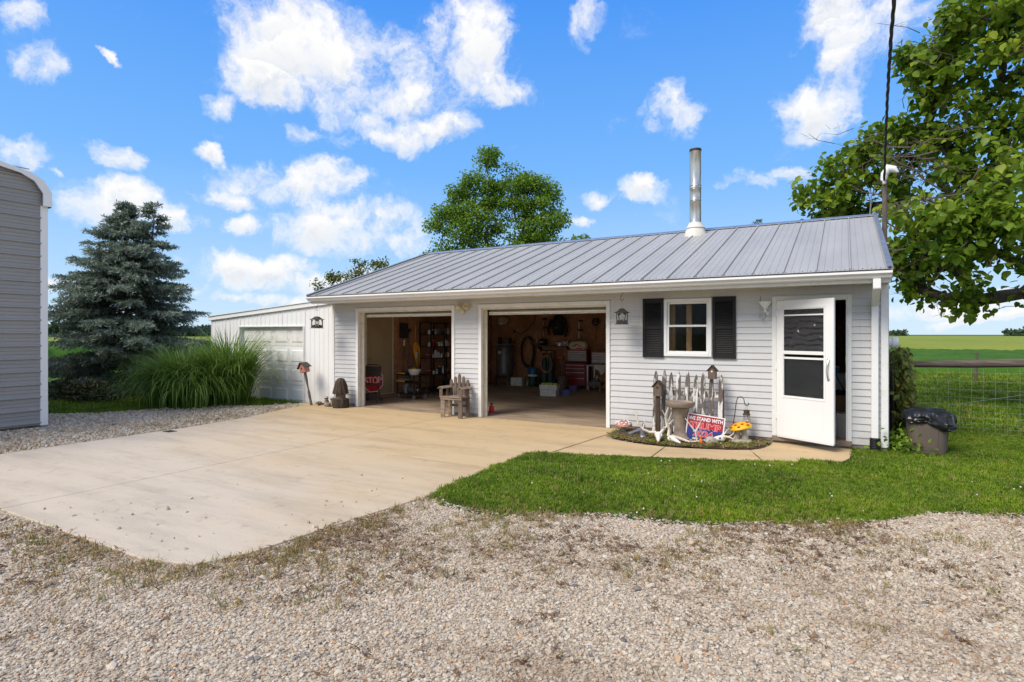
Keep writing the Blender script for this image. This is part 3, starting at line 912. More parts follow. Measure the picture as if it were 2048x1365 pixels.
# dead grass showing in the lawn
X, Y = pts_in(9000, 6.7, 13, -5.3, -1.5, lambda X, Y: inside(LAWN, X, Y) & ~((X < 9.9) & (Y > -2.5 + (X - 7.1) * .36)) & (rng.random(len(X)) < .9 * np.exp(-(((X - 7.93) / .34) ** 2 + ((Y + 3.72) / .17) ** 2)) + .5 * np.exp(-(((X - 7.3) / .35) ** 2 + ((Y + 3.1) / .12) ** 2)) + .05 * vnoise(X, Y, 2, 19) ** 2))
gi = scatter('dead_grass', np.stack([X, Y, np.full(len(X), -.010)], 1), np.stack([rng.normal(0, .3, len(X)), rng.normal(0, .3, len(X)), rng.uniform(0, 6.3, len(X))], 1), rng.uniform(.3, .8, len(X)), [proto('weed', tuft(95 + s, 10, .06, .03, .05, .003), MAT['straw']) for s in range(3)])
tag(gi, 'straw coloured dead grass in a worn lawn patch', 'grass', kind='stuff')
# bed weeds and leaf litter
X, Y = pts_in(620, 7.05, 9.42, -1.18, -.1, lambda X, Y: inside(BED, X, Y) & (rng.random(len(X)) < np.clip(-Y * 1.1 - .45 + .5 * vnoise(X, Y, 5, 31), 0.02, .8)))
ge = scatter('bed_weeds', np.stack([X, Y, np.full(len(X), .02)], 1), np.stack([0 * X, 0 * X, rng.uniform(0, 6.3, len(X))], 1), rng.uniform(.35, .9, len(X)), [proto('weed', tuft(70 + s, 10, .06, .03, .05, .005), MAT['blades']) for s in range(3)])
tag(ge, 'small green weeds along the edge of the soil bed', 'weeds', kind='stuff')
lit = [proto('litter', tuft(80 + s, 5, .012, .02, .05, .012), MAT['straw']) for s in range(3)]
X, Y = pts_in(1500, 7.05, 9.42, -1.18, -.05, lambda X, Y: inside(BED, X, Y))
gf = scatter('leaf_litter', np.stack([X, Y, np.full(len(X), .032)], 1), np.stack([rng.normal(0, .3, len(X)), rng.normal(0, .3, len(X)), rng.uniform(0, 6.3, len(X))], 1), rng.uniform(.4, 1.1, len(X)), lit)
tag(gf, 'brown dead leaves littering the soil bed', 'leaves', kind='stuff')
X, Y = pts_in(300, 6.8, 13, -4.9, -1.6, lambda X, Y: inside(LAWN, X, Y) & (rng.random(len(X)) < .14) & ~((X < 9.9) & (Y > -2.4 + (X - 7.1) * .36)))
gg = scatter('clover_flowers', np.stack([X, Y, np.full(len(X), .03)], 1), np.zeros((len(X), 3)), rng.uniform(.6, 1.2, len(X)), [proto('clover', MB().ball((0, 0, 0), .008, 6, 4).mesh('clover'), MAT['whiteglaze'])])
tag(gg, 'tiny white clover heads dotting the lawn', 'flowers', kind='stuff')

# ================================================================== THE GARAGE
garage = thing('garage', 'long grey vinyl sided garage with two open bays and ridged metal roof', 'garage')
LEN, ZS = 10.93, 2.36

# openings: (x0, x1, z0, z1) inside the trim and outside the trim
OPEN = {'bay_a': (.815, 3.421, 0, 2.17), 'bay_b': (4.145, 6.756, 0, 2.17), 'window': (7.825, 8.496, 1.335, 2.185), 'entry': (9.50, 10.43, .11, 2.165)}
OUT = {'bay_a': (.745, 3.491, -1, 2.241), 'bay_b': (4.075, 6.826, -1, 2.241), 'window': (7.775, 8.546, 1.287, 2.232), 'entry': (9.436, 10.491, .10, 2.226)}

w = MB()
TW = .15
xs = sorted({0, LEN} | {o[0] for o in OPEN.values()} | {o[1] for o in OPEN.values()})
for a, b_ in zip(xs[:-1], xs[1:]):
    hole = next((o for o in OPEN.values() if o[0] <= a + 1e-6 and b_ <= o[1] + 1e-6), None)
    if hole is None: w.box(a, 0, 0, b_, TW, ZS + .07)
    else:
        w.box(a, 0, hole[3], b_, TW, ZS + .07)
        if hole[2] > 0: w.box(a, 0, 0, b_, TW, hole[2])
front = w.build('front_wall', MAT['osb'], garage)

# vinyl siding, course by course
def course(x0, x1, z0, z1):
    b = MB()
    b.prism([(-.0005, z0), (-.018, z0), (-.019, z0 + .006), (-.006, z1 - .002), (-.006, z1 + .004), (-.0005, z1 + .004)], x0, x1, 'x')
    return b.build('siding_board', MAT['siding'], front)


z = .064
PITCH = (ZS - .064) / 23
for k in range(23):
    z0, z1 = .064 + k * PITCH, .064 + (k + 1) * PITCH - .0045
    cuts = [(0, .062)]
    for o in OUT.values():
        if z0 < o[3] and z1 > o[2]:
            cuts.append((o[0], o[1]))
            if z1 > o[3] + .008: course(o[0] + .001, o[1] - .001, o[3] + .001, z1)
            if z0 < o[2] - .008: course(o[0] + .001, o[1] - .001, z0, o[2] - .006)
    cuts.append((LEN - .086, LEN))
    cuts.sort()
    for (a0, a1), (b0, b1) in zip(cuts[:-1], cuts[1:]):
        if b0 - a1 > .03: course(a1 + .001, b0 - .001, z0, z1)

for x0, x1 in ((0, .745), (3.491, 4.075), (6.826, LEN)): MB().box(x0, -.004, -.05, x1, .12, .064).build('foundation', MAT['foundation'], garage)
for x0, x1 in ((0.0, .06), (LEN - .085, LEN + .004)):
    MB().box(x0, -.030, .05, x1, -.001, ZS - .004).build('corner_trim', MAT['white'], garage, bev=.004)
MB().box(LEN, .0, 0, LEN + .012, 7.2, ZS).prism([(.0, ZS), (7.2, ZS), (3.6, 3.86)], LEN - .02, LEN + .012, 'x').build('gable_wall', MAT['siding'], garage)
MB().box(.0, .15, 0, .01, 7.05, ZS + .1).prism([(.0, ZS + .1), (7.2, ZS + .1), (3.6, 3.86)], 0, .012, 'x').build('side_wall', MAT['osb'], garage)
MB().box(0, 7.05, 0, LEN, 7.2, ZS + .085).build('back_wall', MAT['osb'], garage)
MB().box(7.25, .16, 0, 7.33, 7.04, ZS + .058).build('partition', MAT['white'], garage)
MB().box(LEN - .10, .16, 0, LEN - .021, 7.04, ZS + .058).build('inner_wall', MAT['osb'], garage)
MB().box(.02, .16, ZS + .06, LEN - .02, 7.04, ZS + .08).build('ceiling_board', MAT['white'], garage)
MB().box(.012, .02, -.1, LEN - .01, 7.05, .006).build('floor_slab', MAT['floor'], garage)
for x in (7.80, 8.075): MB().box(x, .28, .006, x + .085, .34, ZS).build('stud', MAT['pine'], garage)

# trim round the two bays
for key in ('bay_a', 'bay_b'):
    o, i = OUT[key], OPEN[key]
    t = MB()
    t.box(o[0], -.034, .006, i[0], .0, o[3] - .06).box(i[1], -.034, .006, o[1], .0, o[3] - .06).box(o[0], -.036, i[3], o[1], .0, o[3])
    fr = t.build('bay_trim', MAT['white'], garage, bev=.004)
    MB().box(i[0] - .012, .001, .006, i[0] + .012, .19, i[3]).box(i[1] - .012, .001, .006, i[1] + .012, .19, i[3]).box(i[0] + .012, .001, i[3] - .03, i[1] - .012, .19, i[3] + .004).build('jamb', MAT['trim_old'], fr, bev=.003)
    for xa, xb in ((i[0] + .0125, i[0] + .045), (i[1] - .045, i[1] - .0125)): MB().box(xa, .10, .006, xb, .125, i[3] - .03).build('door_stop', MAT['trim_old'], fr)
    # the raised overhead door
    dr = bpy.data.objects.new('overhead_door', None); scene.collection.objects.link(dr); dr.parent = garage
    path = [(.22, 2.055), (.62, 2.30), (1.13, 2.33), (1.66, 2.34), (2.19, 2.35)]
    for (ya, za), (yb, zb) in zip(path[:-1], path[1:]):
        L_ = math.hypot(yb - ya, zb - za) - .008; an = math.atan2(zb - za, yb - ya)
        sec = MB(); sec.M = Matrix.Translation((0, ya, za)) @ Matrix.Rotation(an, 4, 'X')
        sec.box(i[0] + .03, 0, 0, i[1] - .03, L_, .04)
        n = 4; wd = (i[1] - i[0] - .06) / n
        for k in range(n): sec.box(i[0] + .03 + k * wd + .07, .07, -.010, i[0] + .03 + (k + 1) * wd - .07, L_ - .07, .0)
        s_ = sec.build('door_section', MAT['white'], dr, bev=.004)
        if ya == .22:
            c = (i[0] + i[1]) / 2
            h = MB(); h.M = sec.M
            h.box(c - .08, -.02, -.03, c + .08, .02, -.001).box(c - .09, -.03, -.05, c + .09, .0, -.03).build('lift_handle', MAT['iron'], dr)
            MB().box(i[0] + .03, .205, 2.036, i[1] - .03, .235, 2.058).build('weather_seal', MAT['trim_old'], dr)

# roof
SL = math.atan2(3.96 - 2.5, 4.31); SLEN = math.hypot(1.46, 4.31)
rf = MB()
rf.prism([(-.66, 2.472), (3.61, 3.92), (7.9, 2.472), (7.9, 2.50), (3.61, 3.948), (-.66, 2.50)], -.03, LEN + .005, 'x')
roof = rf.build('roof', MAT['roof_dark'], garage)
edges = [-.06] + [.18 + .411 * k for k in range(26)] + [LEN + .03]
def roof_panel(x0, x1, front_side=True):
    wdt = x1 - x0
    pr = [(0.002, 0), (.002, .032), (.020, .032), (.020, .006)]
    nr = max(1, int(round(wdt / .103)) - 1)
    for k in range(1, nr + 1):
        c = wdt * k / (nr + 1)
        pr += [(c - .012, .006), (c - .006, .012), (c + .006, .012), (c + .012, .006)]
    pr += [(wdt - .001, .006), (wdt - .001, 0)]
    b = MB()
    if front_side: b.M = Matrix.Translation((x0, -.70, 2.503)) @ Matrix.Rotation(SL, 4, 'X')
    else: b.M = Matrix.Translation((x1, 7.92, 2.503)) @ Matrix.Rotation(math.pi, 4, 'Z') @ Matrix.Rotation(SL, 4, 'X')
    b.prism(pr, 0, SLEN, 'y')
    return b.build('roof_panel', MAT['roof'], roof)
for a, b_ in zip(edges[:-1], edges[1:]):
    roof_panel(a, b_); roof_panel(a, b_, False)
MB().prism([(3.61 - .16, 3.935), (3.61, 3.995), (3.61 + .16, 3.935), (3.61 + .16, 3.943), (3.61, 4.006), (3.61 - .16, 3.943)], -.07, LEN + .04, 'x').build('ridge_cap', MAT['galv'], roof)
for x in (-.075, LEN + .0):
    b = MB(); b.M = Matrix.Translation((x, -.715, 2.50)) @ Matrix.Rotation(SL, 4, 'X')
    b.box(0, 0, -.10, .018, SLEN, .036).box(-.05 if x > 1 else 0, 0, .036, .018 if x > 1 else .07, SLEN, .041).build('rake_trim', MAT['galv'], roof)
sc = MB(); sc.M = Matrix.Translation((0, -.70, 2.503)) @ Matrix.Rotation(SL, 4, 'X')
for x in np.arange(.0, LEN, .103):
    sc.box(x - .006, .035, .0061, x + .006, .047, .013)
scr = sc.build('eave_screws', MAT['roof_dark'], roof); scr['kind'] = 'stuff'
MB().box(-.05, -.695, 2.468, LEN + .02, -.58, 2.498).build('drip_edge', MAT['roof_dark'], roof)

MB().box(-.06, -.60, 2.335, LEN + .0, -.575, 2.467).build('fascia', MAT['white'], garage)
gp = [(-.602, 2.385), (-.675, 2.385), (-.695, 2.402), (-.700, 2.425), (-.738, 2.448), (-.748, 2.452), (-.748, 2.482), (-.735, 2.482), (-.735, 2.460), (-.69, 2.435), (-.68, 2.400), (-.614, 2.397), (-.614, 2.482), (-.602, 2.482)]
gut = MB().prism(gp, -.065, LEN + .005, 'x').build('gutter', MAT['white_clean'], garage)
for x in (-.071, LEN + .006):
    MB().prism([(-.602, 2.385), (-.675, 2.385), (-.700, 2.425), (-.748, 2.452), (-.748, 2.482), (-.602, 2.482)], x, x + .005, 'x').build('end_cap', MAT['white_clean'], gut)
so = bpy.data.objects.new('soffit', None); scene.collection.objects.link(so); so.parent = garage
xx = -.05
while xx < LEN - .01:
    x2 = min(xx + .305, LEN)
    b = MB()
    for j in range(3):
        a0 = xx + (x2 - xx) * j / 3; a1 = xx + (x2 - xx) * (j + 1) / 3
        b.box(a0 + .004, -.574, 2.352 + (.0015 if j % 2 else 0), a1 - .004, -.001, 2.362)
    b.box(xx + .002, -.574, 2.3625, x2 - .002, -.001, 2.366)
    b.build('soffit_panel', MAT['trim_old'], so)
    xx = x2
MB().box(-.055, -.60, ZS, -.045, .15, 2.47).build('eave_return', MAT['white'], garage)

# downspout
ds = MB()
ds.box(10.728, -.085, .17, 10.815, -.026, 2.10)
for zz in np.arange(0, 1): pass
dspo = ds.build('downspout', MAT['white_clean'], garage, bev=.008)
e = MB()
e.box(10.726, -.70, 2.255, 10.817, -.63, 2.384)
dy_, dz_ = .60, -.13
e.cbox((10.7715, -.375, 2.175), (.0905, .66, .062), (math.atan2(-.20, .60), 0, 0))
e.box(10.7265, -.088, 2.05, 10.8165, -.024, 2.125)
e.build('elbow', MAT['white_clean'], dspo, bev=.008)
bt = MB()
for k in range(7): bt.lathe([(.062, 0), (.068, .012), (.062, .024)], (10.772, -.075 - k * .003, .02 + k * .024), 12)
bt.build('drain_boot', MAT['black'], dspo, True)

# window
wi = bpy.data.objects.new('window', None); scene.collection.objects.link(wi); wi.parent = garage
o = OUT['window']
MB().box(o[0], -.036, o[2], o[0] + .05, .02, o[3]).box(o[1] - .05, -.036, o[2], o[1], .02, o[3]).box(o[0] + .05, -.035, o[3] - .05, o[1] - .05, .02, o[3]).box(o[0] + .05, -.042, o[2], o[1] - .05, .02, o[2] + .05).build('window_frame', MAT['white_clean'], wi, bev=.004)
zm = 1.775
def sash(z0, z1, y0, y1, m):
    return MB().box(7.826, y0, z0, 7.86, y1, z1).box(8.461, y0, z0, 8.495, y1, z1).box(7.86, y0, z1 - m, 8.461, y1, z1).box(7.86, y0, z0, 8.461, y1, z0 + m).build('sash', MAT['white_clean'], wi, bev=.003)
sash(zm, 2.181, .001, .03, .03); sash(1.338, zm + .03, -.022, -.001, .034)
MB().box(7.861, .012, zm + .031, 8.460, .016, 2.150).build('pane', MAT['pane'], wi)
MB().box(7.861, -.013, 1.373, 8.460, -.010, zm - .005).build('pane', MAT['pane'], wi)
# shutters
for x0, x1 in ((7.42, 7.772), (8.562, 8.914)):
    z0, z1 = 1.262, 2.25
    sh = MB().box(x0, -.052, z0, x0 + .045, -.019, z1).box(x1 - .045, -.052, z0, x1, -.019, z1).box(x0 + .045, -.052, z1 - .075, x1 - .045, -.019, z1).box(x0 + .045, -.052, z0, x1 - .045, -.019, z0 + .085).box(x0 + .045, -.052, 1.735, x1 - .045, -.019, 1.785).box(x0 + .045, -.028, z0 + .085, x1 - .045, -.0195, z1 - .075).build('shutter', MAT['black'], garage, bev=.003)
    lv = MB()
    for za, zb in ((z0 + .09, 1.733), (1.79, z1 - .08)):
        n = int((zb - za) / .029)
        for k in range(n):
            lv.cbox(((x0 + x1) / 2, -.036, za + (k + .5) * (zb - za) / n), (x1 - x0 - .092, .006, .030), (R(-32), 0, 0))
    lo = lv.build('louvers', MAT['black'], sh); lo['kind'] = 'stuff'

# entry frame and storm door
o, i = OUT['entry'], OPEN['entry']
ef = MB().box(o[0], -.036, o[2], i[0] - .002, 0, o[3]).box(i[1] + .002, -.036, o[2], o[1], 0, o[3]).box(i[0] - .002, -.036, i[3] + .002, i[1] + .002, 0, o[3]).build('entry_frame', MAT['white'], garage, bev=.005)
MB().box(i[0] - .0015, -.0355, i[2], i[0] + .012, .15, i[3]).box(i[1] - .012, -.0355, i[2], i[1] + .0015, .15, i[3]).box(i[0] + .012, -.0355, i[3] - .012, i[1] - .012, .15, i[3] + .0015).build('entry_jamb', MAT['white'], ef)
MB().box(i[0] - .06, -.05, .03, i[1] + .06, .15, .108).build('threshold', MAT['woodpale'], ef, bev=.006)
for zz in (1.02, 1.25): MB().box(i[1] - .02, .02, zz, i[1] - .0125, .05, zz + .07).build('strike_plate', MAT['galv'], ef)
sd_ = bpy.data.objects.new('storm_door', None); scene.collection.objects.link(sd_); sd_.parent = garage
sd_.location = (9.512, -.040, .118); sd_.rotation_euler = (0, 0, R(-31))
W_, H_ = .895, 2.04
GL = (.118, .745)
zt, zb1, zb2, zl = 1.90, 1.285, 1.235, .615
fr = MB()
fr.box(0, -.018, 0, GL[0], .018, H_).box(GL[1], -.018, 0, W_, .018, H_).box(GL[0], -.018, zt, GL[1], .018, H_).box(GL[0], -.018, 0, GL[1], .018, zl).box(GL[0], -.018, zb2, GL[1], .018, zb1)
fr.build('door_leaf', MAT['white_clean'], sd_, bev=.004)
MB().box(GL[0] - .03, -.024, zl - .03, GL[1] + .03, -.0185, zl - .016).box(GL[0] - .03, -.024, zl - .016, GL[0] - .016, -.0185, zt + .03).box(GL[1] + .016, -.024, zl - .016, GL[1] + .03, -.0185, zt + .03).box(GL[0] - .03, -.024, zt + .016, GL[1] + .03, -.0185, zt + .03).build('glazing_bead', MAT['white_clean'], sd_)
MB().box(GL[0], -.006, zb1, GL[1], -.002, zt).build('pane', MAT['pane_wavy'], sd_)
MB().box(GL[0], -.006, zl, GL[1], -.002, zb2).build('pane', MAT['pane'], sd_)
MB().box(GL[0], .006, zl, GL[1], .008, zb2 - .06).build('insect_screen', MAT['screen'], sd_)
MB().box(GL[0] + .004, -.012, zt - .095, GL[1] - .004, -.0065, zt - .075).box(GL[0] + .004, -.012, zb2 - .07, GL[1] - .004, -.0065, zb2 - .04).build('pane_rail', MAT['white_clean'], sd_)
hz = 1.03
hd = MB().tube([(.82, -.024, hz - .13), (.825, -.05, hz - .10), (.815, -.055, hz - .03), (.82, -.055, hz + .04), (.825, -.05, hz + .09), (.82, -.024, hz + .13)], [.014, .011, .009, .010, .011, .014], 8)
hd.ball((.82, -.024, hz + .13), (.02, .008, .03)).ball((.82, -.024, hz - .13), (.02, .008, .025))
hd.build('handle', MAT['galv'], sd_, True)
for zz in (.25, 1.0, 1.8): MB().box(-.016, -.028, zz, .012, -.0185, zz + .09).build('hinge', MAT['white_clean'], sd_)
MB().box(.01, -.016, -.02, W_ - .01, .016, -.001).build('door_sweep', MAT['white'], sd_)

# stove pipe through the roof
ch = bpy.data.objects.new('stove_pipe', None); scene.collection.objects.link(ch); ch.parent = garage
cx_, cy_ = 7.60, 3.15
for a, b_ in ((4.02, 4.52), (4.53, 4.79), (4.80, 5.62)):
    MB().lathe([(.118, a), (.122, a + .012), (.118, a + .024), (.118, b_ - .012), (.122, b_ - .006), (.121, b_)], (cx_, cy_, 0), 24).build('pipe_section', MAT['steel'], ch, True)
MB().ring((cx_, cy_, 4.855), .121, .006, 'z', 24).ring((cx_, cy_, 4.80), .122, .006, 'z', 24).box(cx_ + .02, cy_ - .14, 4.835, cx_ + .06, cy_ - .115, 4.862).build('clamp_band', MAT['galv'], ch, True)
MB().lathe([(.124, 5.60), (.127, 5.625), (.124, 5.652), (.10, 5.652), (.10, 5.60)], (cx_, cy_, 0), 24).build('pipe_rim', MAT['iron'], ch, True)
MB().lathe([(.205, 3.935), (.206, 3.95), (.16, 3.99), (.135, 4.06), (.125, 4.062)], (cx_, cy_, 0), 24).build('storm_collar', MAT['boot'], ch, True)
MB().lathe([(.25, 3.66), (.235, 3.80), (.20, 3.90), (.175, 3.96)], (cx_, cy_, 0), 24).build('flashing', MAT['boot'], ch, True)

# ================================================================== WHITE LEAN-TO
lean = thing('lean_to_shed', 'white ribbed metal lean-to with a closed panelled overhead door', 'shed')
def top(x): return 2.03 + (x + 4.73) * (2.36 - 2.03) / 4.65
LD = (-3.49, -1.0, 1.855)
lp = [-4.73, -4.11, LD[0], -2.66, -1.83, LD[1], -.06]
for a, b_ in zip(lp[:-1], lp[1:]):
    m = MB(); lo = LD[2] if a >= LD[0] - .01 and b_ <= LD[1] + .01 else -.1
    a2, b2 = a + .002, b_ - .002
    m.prism([(a2, lo), (b2, lo), (b2, top(b2)), (a2, top(a2))], .02, .03, 'y')
    n = max(2, int(round((b_ - a) / .152)))
    for k in range(n):
        x = a + .03 + k * (b_ - a) / n
        h = .013 if k == 0 else .0065
        m.prism([(x - .012, lo), (x + .012, lo), (x + .012, top(x) - .005), (x - .012, top(x) - .005)], .02 - h, .021, 'y')
    m.build('wall_panel', MAT['white_clean'], lean)
MB().prism([(-4.78, top(-4.78)), (-.005, top(0)), (-.005, top(0) + .105), (-4.78, top(-4.78) + .105)], -.035, .015, 'y').build('rake_fascia', MAT['white_clean'], lean, bev=.004)
MB().prism([(-4.82, top(-4.82) + .106), (-.01, top(0) + .106), (-.01, top(0) + .122), (-4.82, top(-4.82) + .122)], -.06, 7.0, 'y').build('roof', MAT['white_clean'], lean)
MB().box(-4.735, .03, -.1, -4.715, 7, top(-4.73)).build('side_wall', MAT['white_clean'], lean)
MB().box(-.058, -.005, -.06, -.002, .019, 2.36).build('corner_trim', MAT['white_clean'], lean)
MB().box(LD[0] - .005, -.012, -.1, LD[0] + .03, .24, LD[2]).box(LD[1] - .03, -.012, -.1, LD[1] + .005, .24, LD[2]).box(LD[0] + .03, -.012, LD[2] - .02, LD[1] - .03, .24, LD[2] + .01).build('door_frame', MAT['white'], lean, bev=.003)
ld = bpy.data.objects.new('overhead_door', None); scene.collection.objects.link(ld); ld.parent = lean
for r_ in range(4):
    z0, z1 = -.09 + r_ * .482, -.09 + (r_ + 1) * .482 - .006
    s = MB().box(LD[0] + .03, .105, z0, LD[1] - .03, .145, z1)
    n = 4; wd = (LD[1] - LD[0] - .06) / n
    for k in range(n):
        xa, xb = LD[0] + .03 + k * wd + .075, LD[0] + .03 + (k + 1) * wd - .075
        za, zb = z0 + .085, z1 - .085
        # raised field with a sunk border
        s.add([(xa, .1045, za), (xb, .1045, za), (xb, .1045, zb), (xa, .1045, zb), (xa + .03, .090, za + .03), (xb - .03, .090, za + .03), (xb - .03, .090, zb - .03), (xa + .03, .090, zb - .03)],
              [(0, 1, 5, 4), (1, 2, 6, 5), (2, 3, 7, 6), (3, 0, 4, 7), (4, 5, 6, 7)])
    s.build('door_section', MAT['door_rust'] if r_ == 3 else MAT['white_clean'], ld)
MB().box(LD[0] + .03, .208, -.115, LD[1] - .03, .243, -.092).build('bottom_seal', MAT['rubber'], ld)

# ================================================================== GREY METAL BARN
barn = thing('metal_barn', 'grey ribbed metal barn end with white trim and rounded eave', 'barn')
BX = -2.09
arch = [(-4.80, 3.94), (-4.80, 4.19), (-4.92, 4.385), (-5.12, 4.49), (-5.48, 4.56), (-8.30, 5.42)]
arch = arch + [(-16.6 - y, z) for y, z in arch[-2::-1]]
def arch_z(y): return np.interp(y, [p[0] for p in arch[::-1]], [p[1] for p in arch[::-1]])
z = .03
while z < 5.3:
    zt_ = min(z + .686, 5.4)
    b = MB()
    # flat sheet clipped by the arch, then ribs along Y
    ys = np.linspace(-11.74, -4.86, 40)
    for ya, yb in zip(ys[:-1], ys[1:]):
        ha, hb = min(zt_, arch_z(ya) - .03), min(zt_, arch_z(yb) - .03)
        if ha > z + .01 and hb > z + .01:
            b.add([(BX, ya, z), (BX, yb, z), (BX, yb, hb), (BX, ya, ha)], [(0, 1, 2, 3)])
    for k in range(3):
        zr = z + .02 + k * .2287
        if zr > 5.3: break
        span = [y for y in np.linspace(-11.70, -4.9, 200) if arch_z(y) > zr + .06]
        if len(span) < 2: continue
        y0, y1 = span[0], span[-1]
        b.prism([(BX, zr), (BX + .034, zr + .014), (BX + .034, zr + .034), (BX, zr + .05)], y0, y1, 'y')
        for q in (.10, .16):
            b.prism([(BX, zr + q), (BX + .010, zr + q + .006), (BX + .010, zr + q + .014), (BX, zr + q + .02)], y0, y1, 'y')
    b.build('siding_panel', MAT['barn'], barn)
    z += .686
MB().box(-12, -4.83, .02, BX - .01, -4.81, 4.1).build('side_wall', MAT['barn'], barn)
for y0, y1 in ((-4.915, -4.80), (-11.80, -11.685)):
    MB().box(BX - .06, y0, .02, BX + .03, y1, .44).box(BX - .058, y0 + .002, .441, BX + .028, y1 - .002, 3.95).build('corner_trim', MAT['white_clean'], barn, bev=.003)
ar = MB(); n = len(arch)
o_ = [(y, z) for y, z in arch]
mid = Vector((-8.3, 3.4))
ii = [tuple(Vector(p) + (mid - Vector(p)).normalized() * .11) for p in o_]
oo = [tuple(Vector(p) + (Vector(p) - mid).normalized() * .03) for p in o_]
ii[0] = (o_[0][0] - .10, o_[0][1]); ii[1] = (o_[1][0] - .10, o_[1][1] - .03); ii[-1] = (o_[-1][0] + .10, o_[-1][1]); ii[-2] = (o_[-2][0] + .10, o_[-2][1] - .03)
oo[0] = (o_[0][0] + .035, o_[0][1] - .0); oo[-1] = (o_[-1][0] - .035, o_[-1][1])
for k in range(n - 1):
    for x0, x1 in ((BX + .07, BX + .10),):
        ar.add([(x0, *oo[k]), (x0, *oo[k + 1]), (x0, *ii[k + 1]), (x0, *ii[k]), (x1, *oo[k]), (x1, *oo[k + 1]), (x1, *ii[k + 1]), (x1, *ii[k])],
               [(0, 1, 2, 3), (4, 7, 6, 5), (0, 4, 5, 1), (2, 6, 7, 3)] + ([(0, 3, 7, 4)] if k == 0 else []) + ([(1, 5, 6, 2)] if k == n - 2 else []))
ar.build('eave_trim', MAT['white_clean'], barn)
rr = MB()
for k in range(n - 1):
    rr.add([(-12, *oo[k]), (-12, *oo[k + 1]), (BX + .069, *oo[k + 1]), (BX + .069, *oo[k]), (-12, oo[k][0], oo[k][1] - .012), (-12, oo[k + 1][0], oo[k + 1][1] - .012), (BX + .069, oo[k + 1][0], oo[k + 1][1] - .012), (BX + .069, oo[k][0], oo[k][1] - .012)],
           [(0, 1, 2, 3), (4, 7, 6, 5), (2, 6, 7, 3)])
rr.build('roof', MAT['barn'], barn)
MB().box(-12, -11.8, .02, -11.95, -4.85, 4.4).build('back_wall', MAT['barn'], barn)

# ================================================================== TREES AND PLANTS
MAT['maple_leaf'] = leaf_mat('maple_leaves', (.08, .155, .016), (.18, .31, .03), (.33, .45, .05), .45)
MAT['catalpa_leaf'] = leaf_mat('broad_leaves', (.06, .13, .012), (.18, .285, .022), (.38, .44, .045), .45, .42)
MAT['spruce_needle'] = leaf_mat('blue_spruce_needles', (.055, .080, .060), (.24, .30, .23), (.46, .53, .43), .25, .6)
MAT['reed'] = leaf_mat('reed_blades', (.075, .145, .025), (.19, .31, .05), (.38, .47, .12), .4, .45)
MAT['vine_leaf'] = leaf_mat('vine_leaves', (.07, .11, .018), (.17, .20, .03), (.34, .25, .06), .35)
MAT['bush_leaf'] = leaf_mat('bush_leaves', (.03, .045, .015), (.07, .09, .025), (.15, .11, .05), .2)
MAT['farwood'] = leaf_mat('far_wood', (.025, .050, .022), (.045, .08, .032), (.075, .11, .045), .1, .8)

HEART = [(0, 0, 0), (.10, .42, .03), (.45, .5, .06), (.78, .24, .02), (1, 0, -.10), (.78, -.24, .02), (.45, -.5, .06), (.10, -.42, .03), (.45, 0, -.02)]
HEART_F = [(0, 1, 8), (1, 2, 8), (2, 3, 8), (3, 4, 8), (4, 5, 8), (5, 6, 8), (6, 7, 8), (7, 0, 8)]
OVAL = [(0, 0, 0), (.5, .5, .08), (1, 0, -.05), (.5, -.5, .08)]
OVAL_F = [(0, 1, 2), (0, 2, 3)]


def grow(root, mid, targets, r0, mat_b, name, parent, up=None, rmin=.006):
    """limbs: every clump centre hangs on the nearest node nearer to the trunk"""
    nodes = [(np.array(root, float), -1), (np.array(mid, float), 0)]
    T = sorted([np.array(t, float) for t in targets], key=lambda t: np.linalg.norm(t - nodes[1][0]))
    ch = {0: [1], 1: []}
    for t in T:
        P = np.array([n[0] for n in nodes[1:]])
        d = np.linalg.norm(P - t, axis=1) + .35 * np.maximum(0, P[:, 2] - t[2] + .1)
        k = int(np.argmin(d)) + 1
        a = nodes[k][0]
        if np.linalg.norm(t - a) > .9:
            m = (a + t) / 2 + rng.normal(0, .10, 3) * np.linalg.norm(t - a) + np.array([0, 0, -.06])
            nodes.append((m, k)); ch[len(nodes) - 1] = []; ch[k].append(len(nodes) - 1); k = len(nodes) - 1
        nodes.append((t, k)); ch[len(nodes) - 1] = []; ch[k].append(len(nodes) - 1)
    size = [1] * len(nodes)
    for i in range(len(nodes) - 1, 0, -1): size[nodes[i][1]] += size[i]
    rad = [max(rmin, r0 * (s / size[1]) ** .5) for s in size]
    b = MB()
    b.tube([nodes[0][0], nodes[0][0] * .5 + nodes[1][0] * .5 + np.array([.05, -.03, 0]), nodes[1][0]], [r0 * 1.35, r0 * 1.08, r0], 10)
    for i in range(2, len(nodes)):
        p, k = nodes[i]; a = nodes[k][0]
        m = (a + p) / 2 + rng.normal(0, .035, 3) * np.linalg.norm(p - a)
        b.tube([a, m, p], [min(rad[k], rad[i] * 1.5), rad[i] * 1.15, rad[i]], 6 if rad[i] > .02 else 4, False)
    return b.build(name, mat_b, parent, True), np.array([n[0] for n in nodes[2:]])


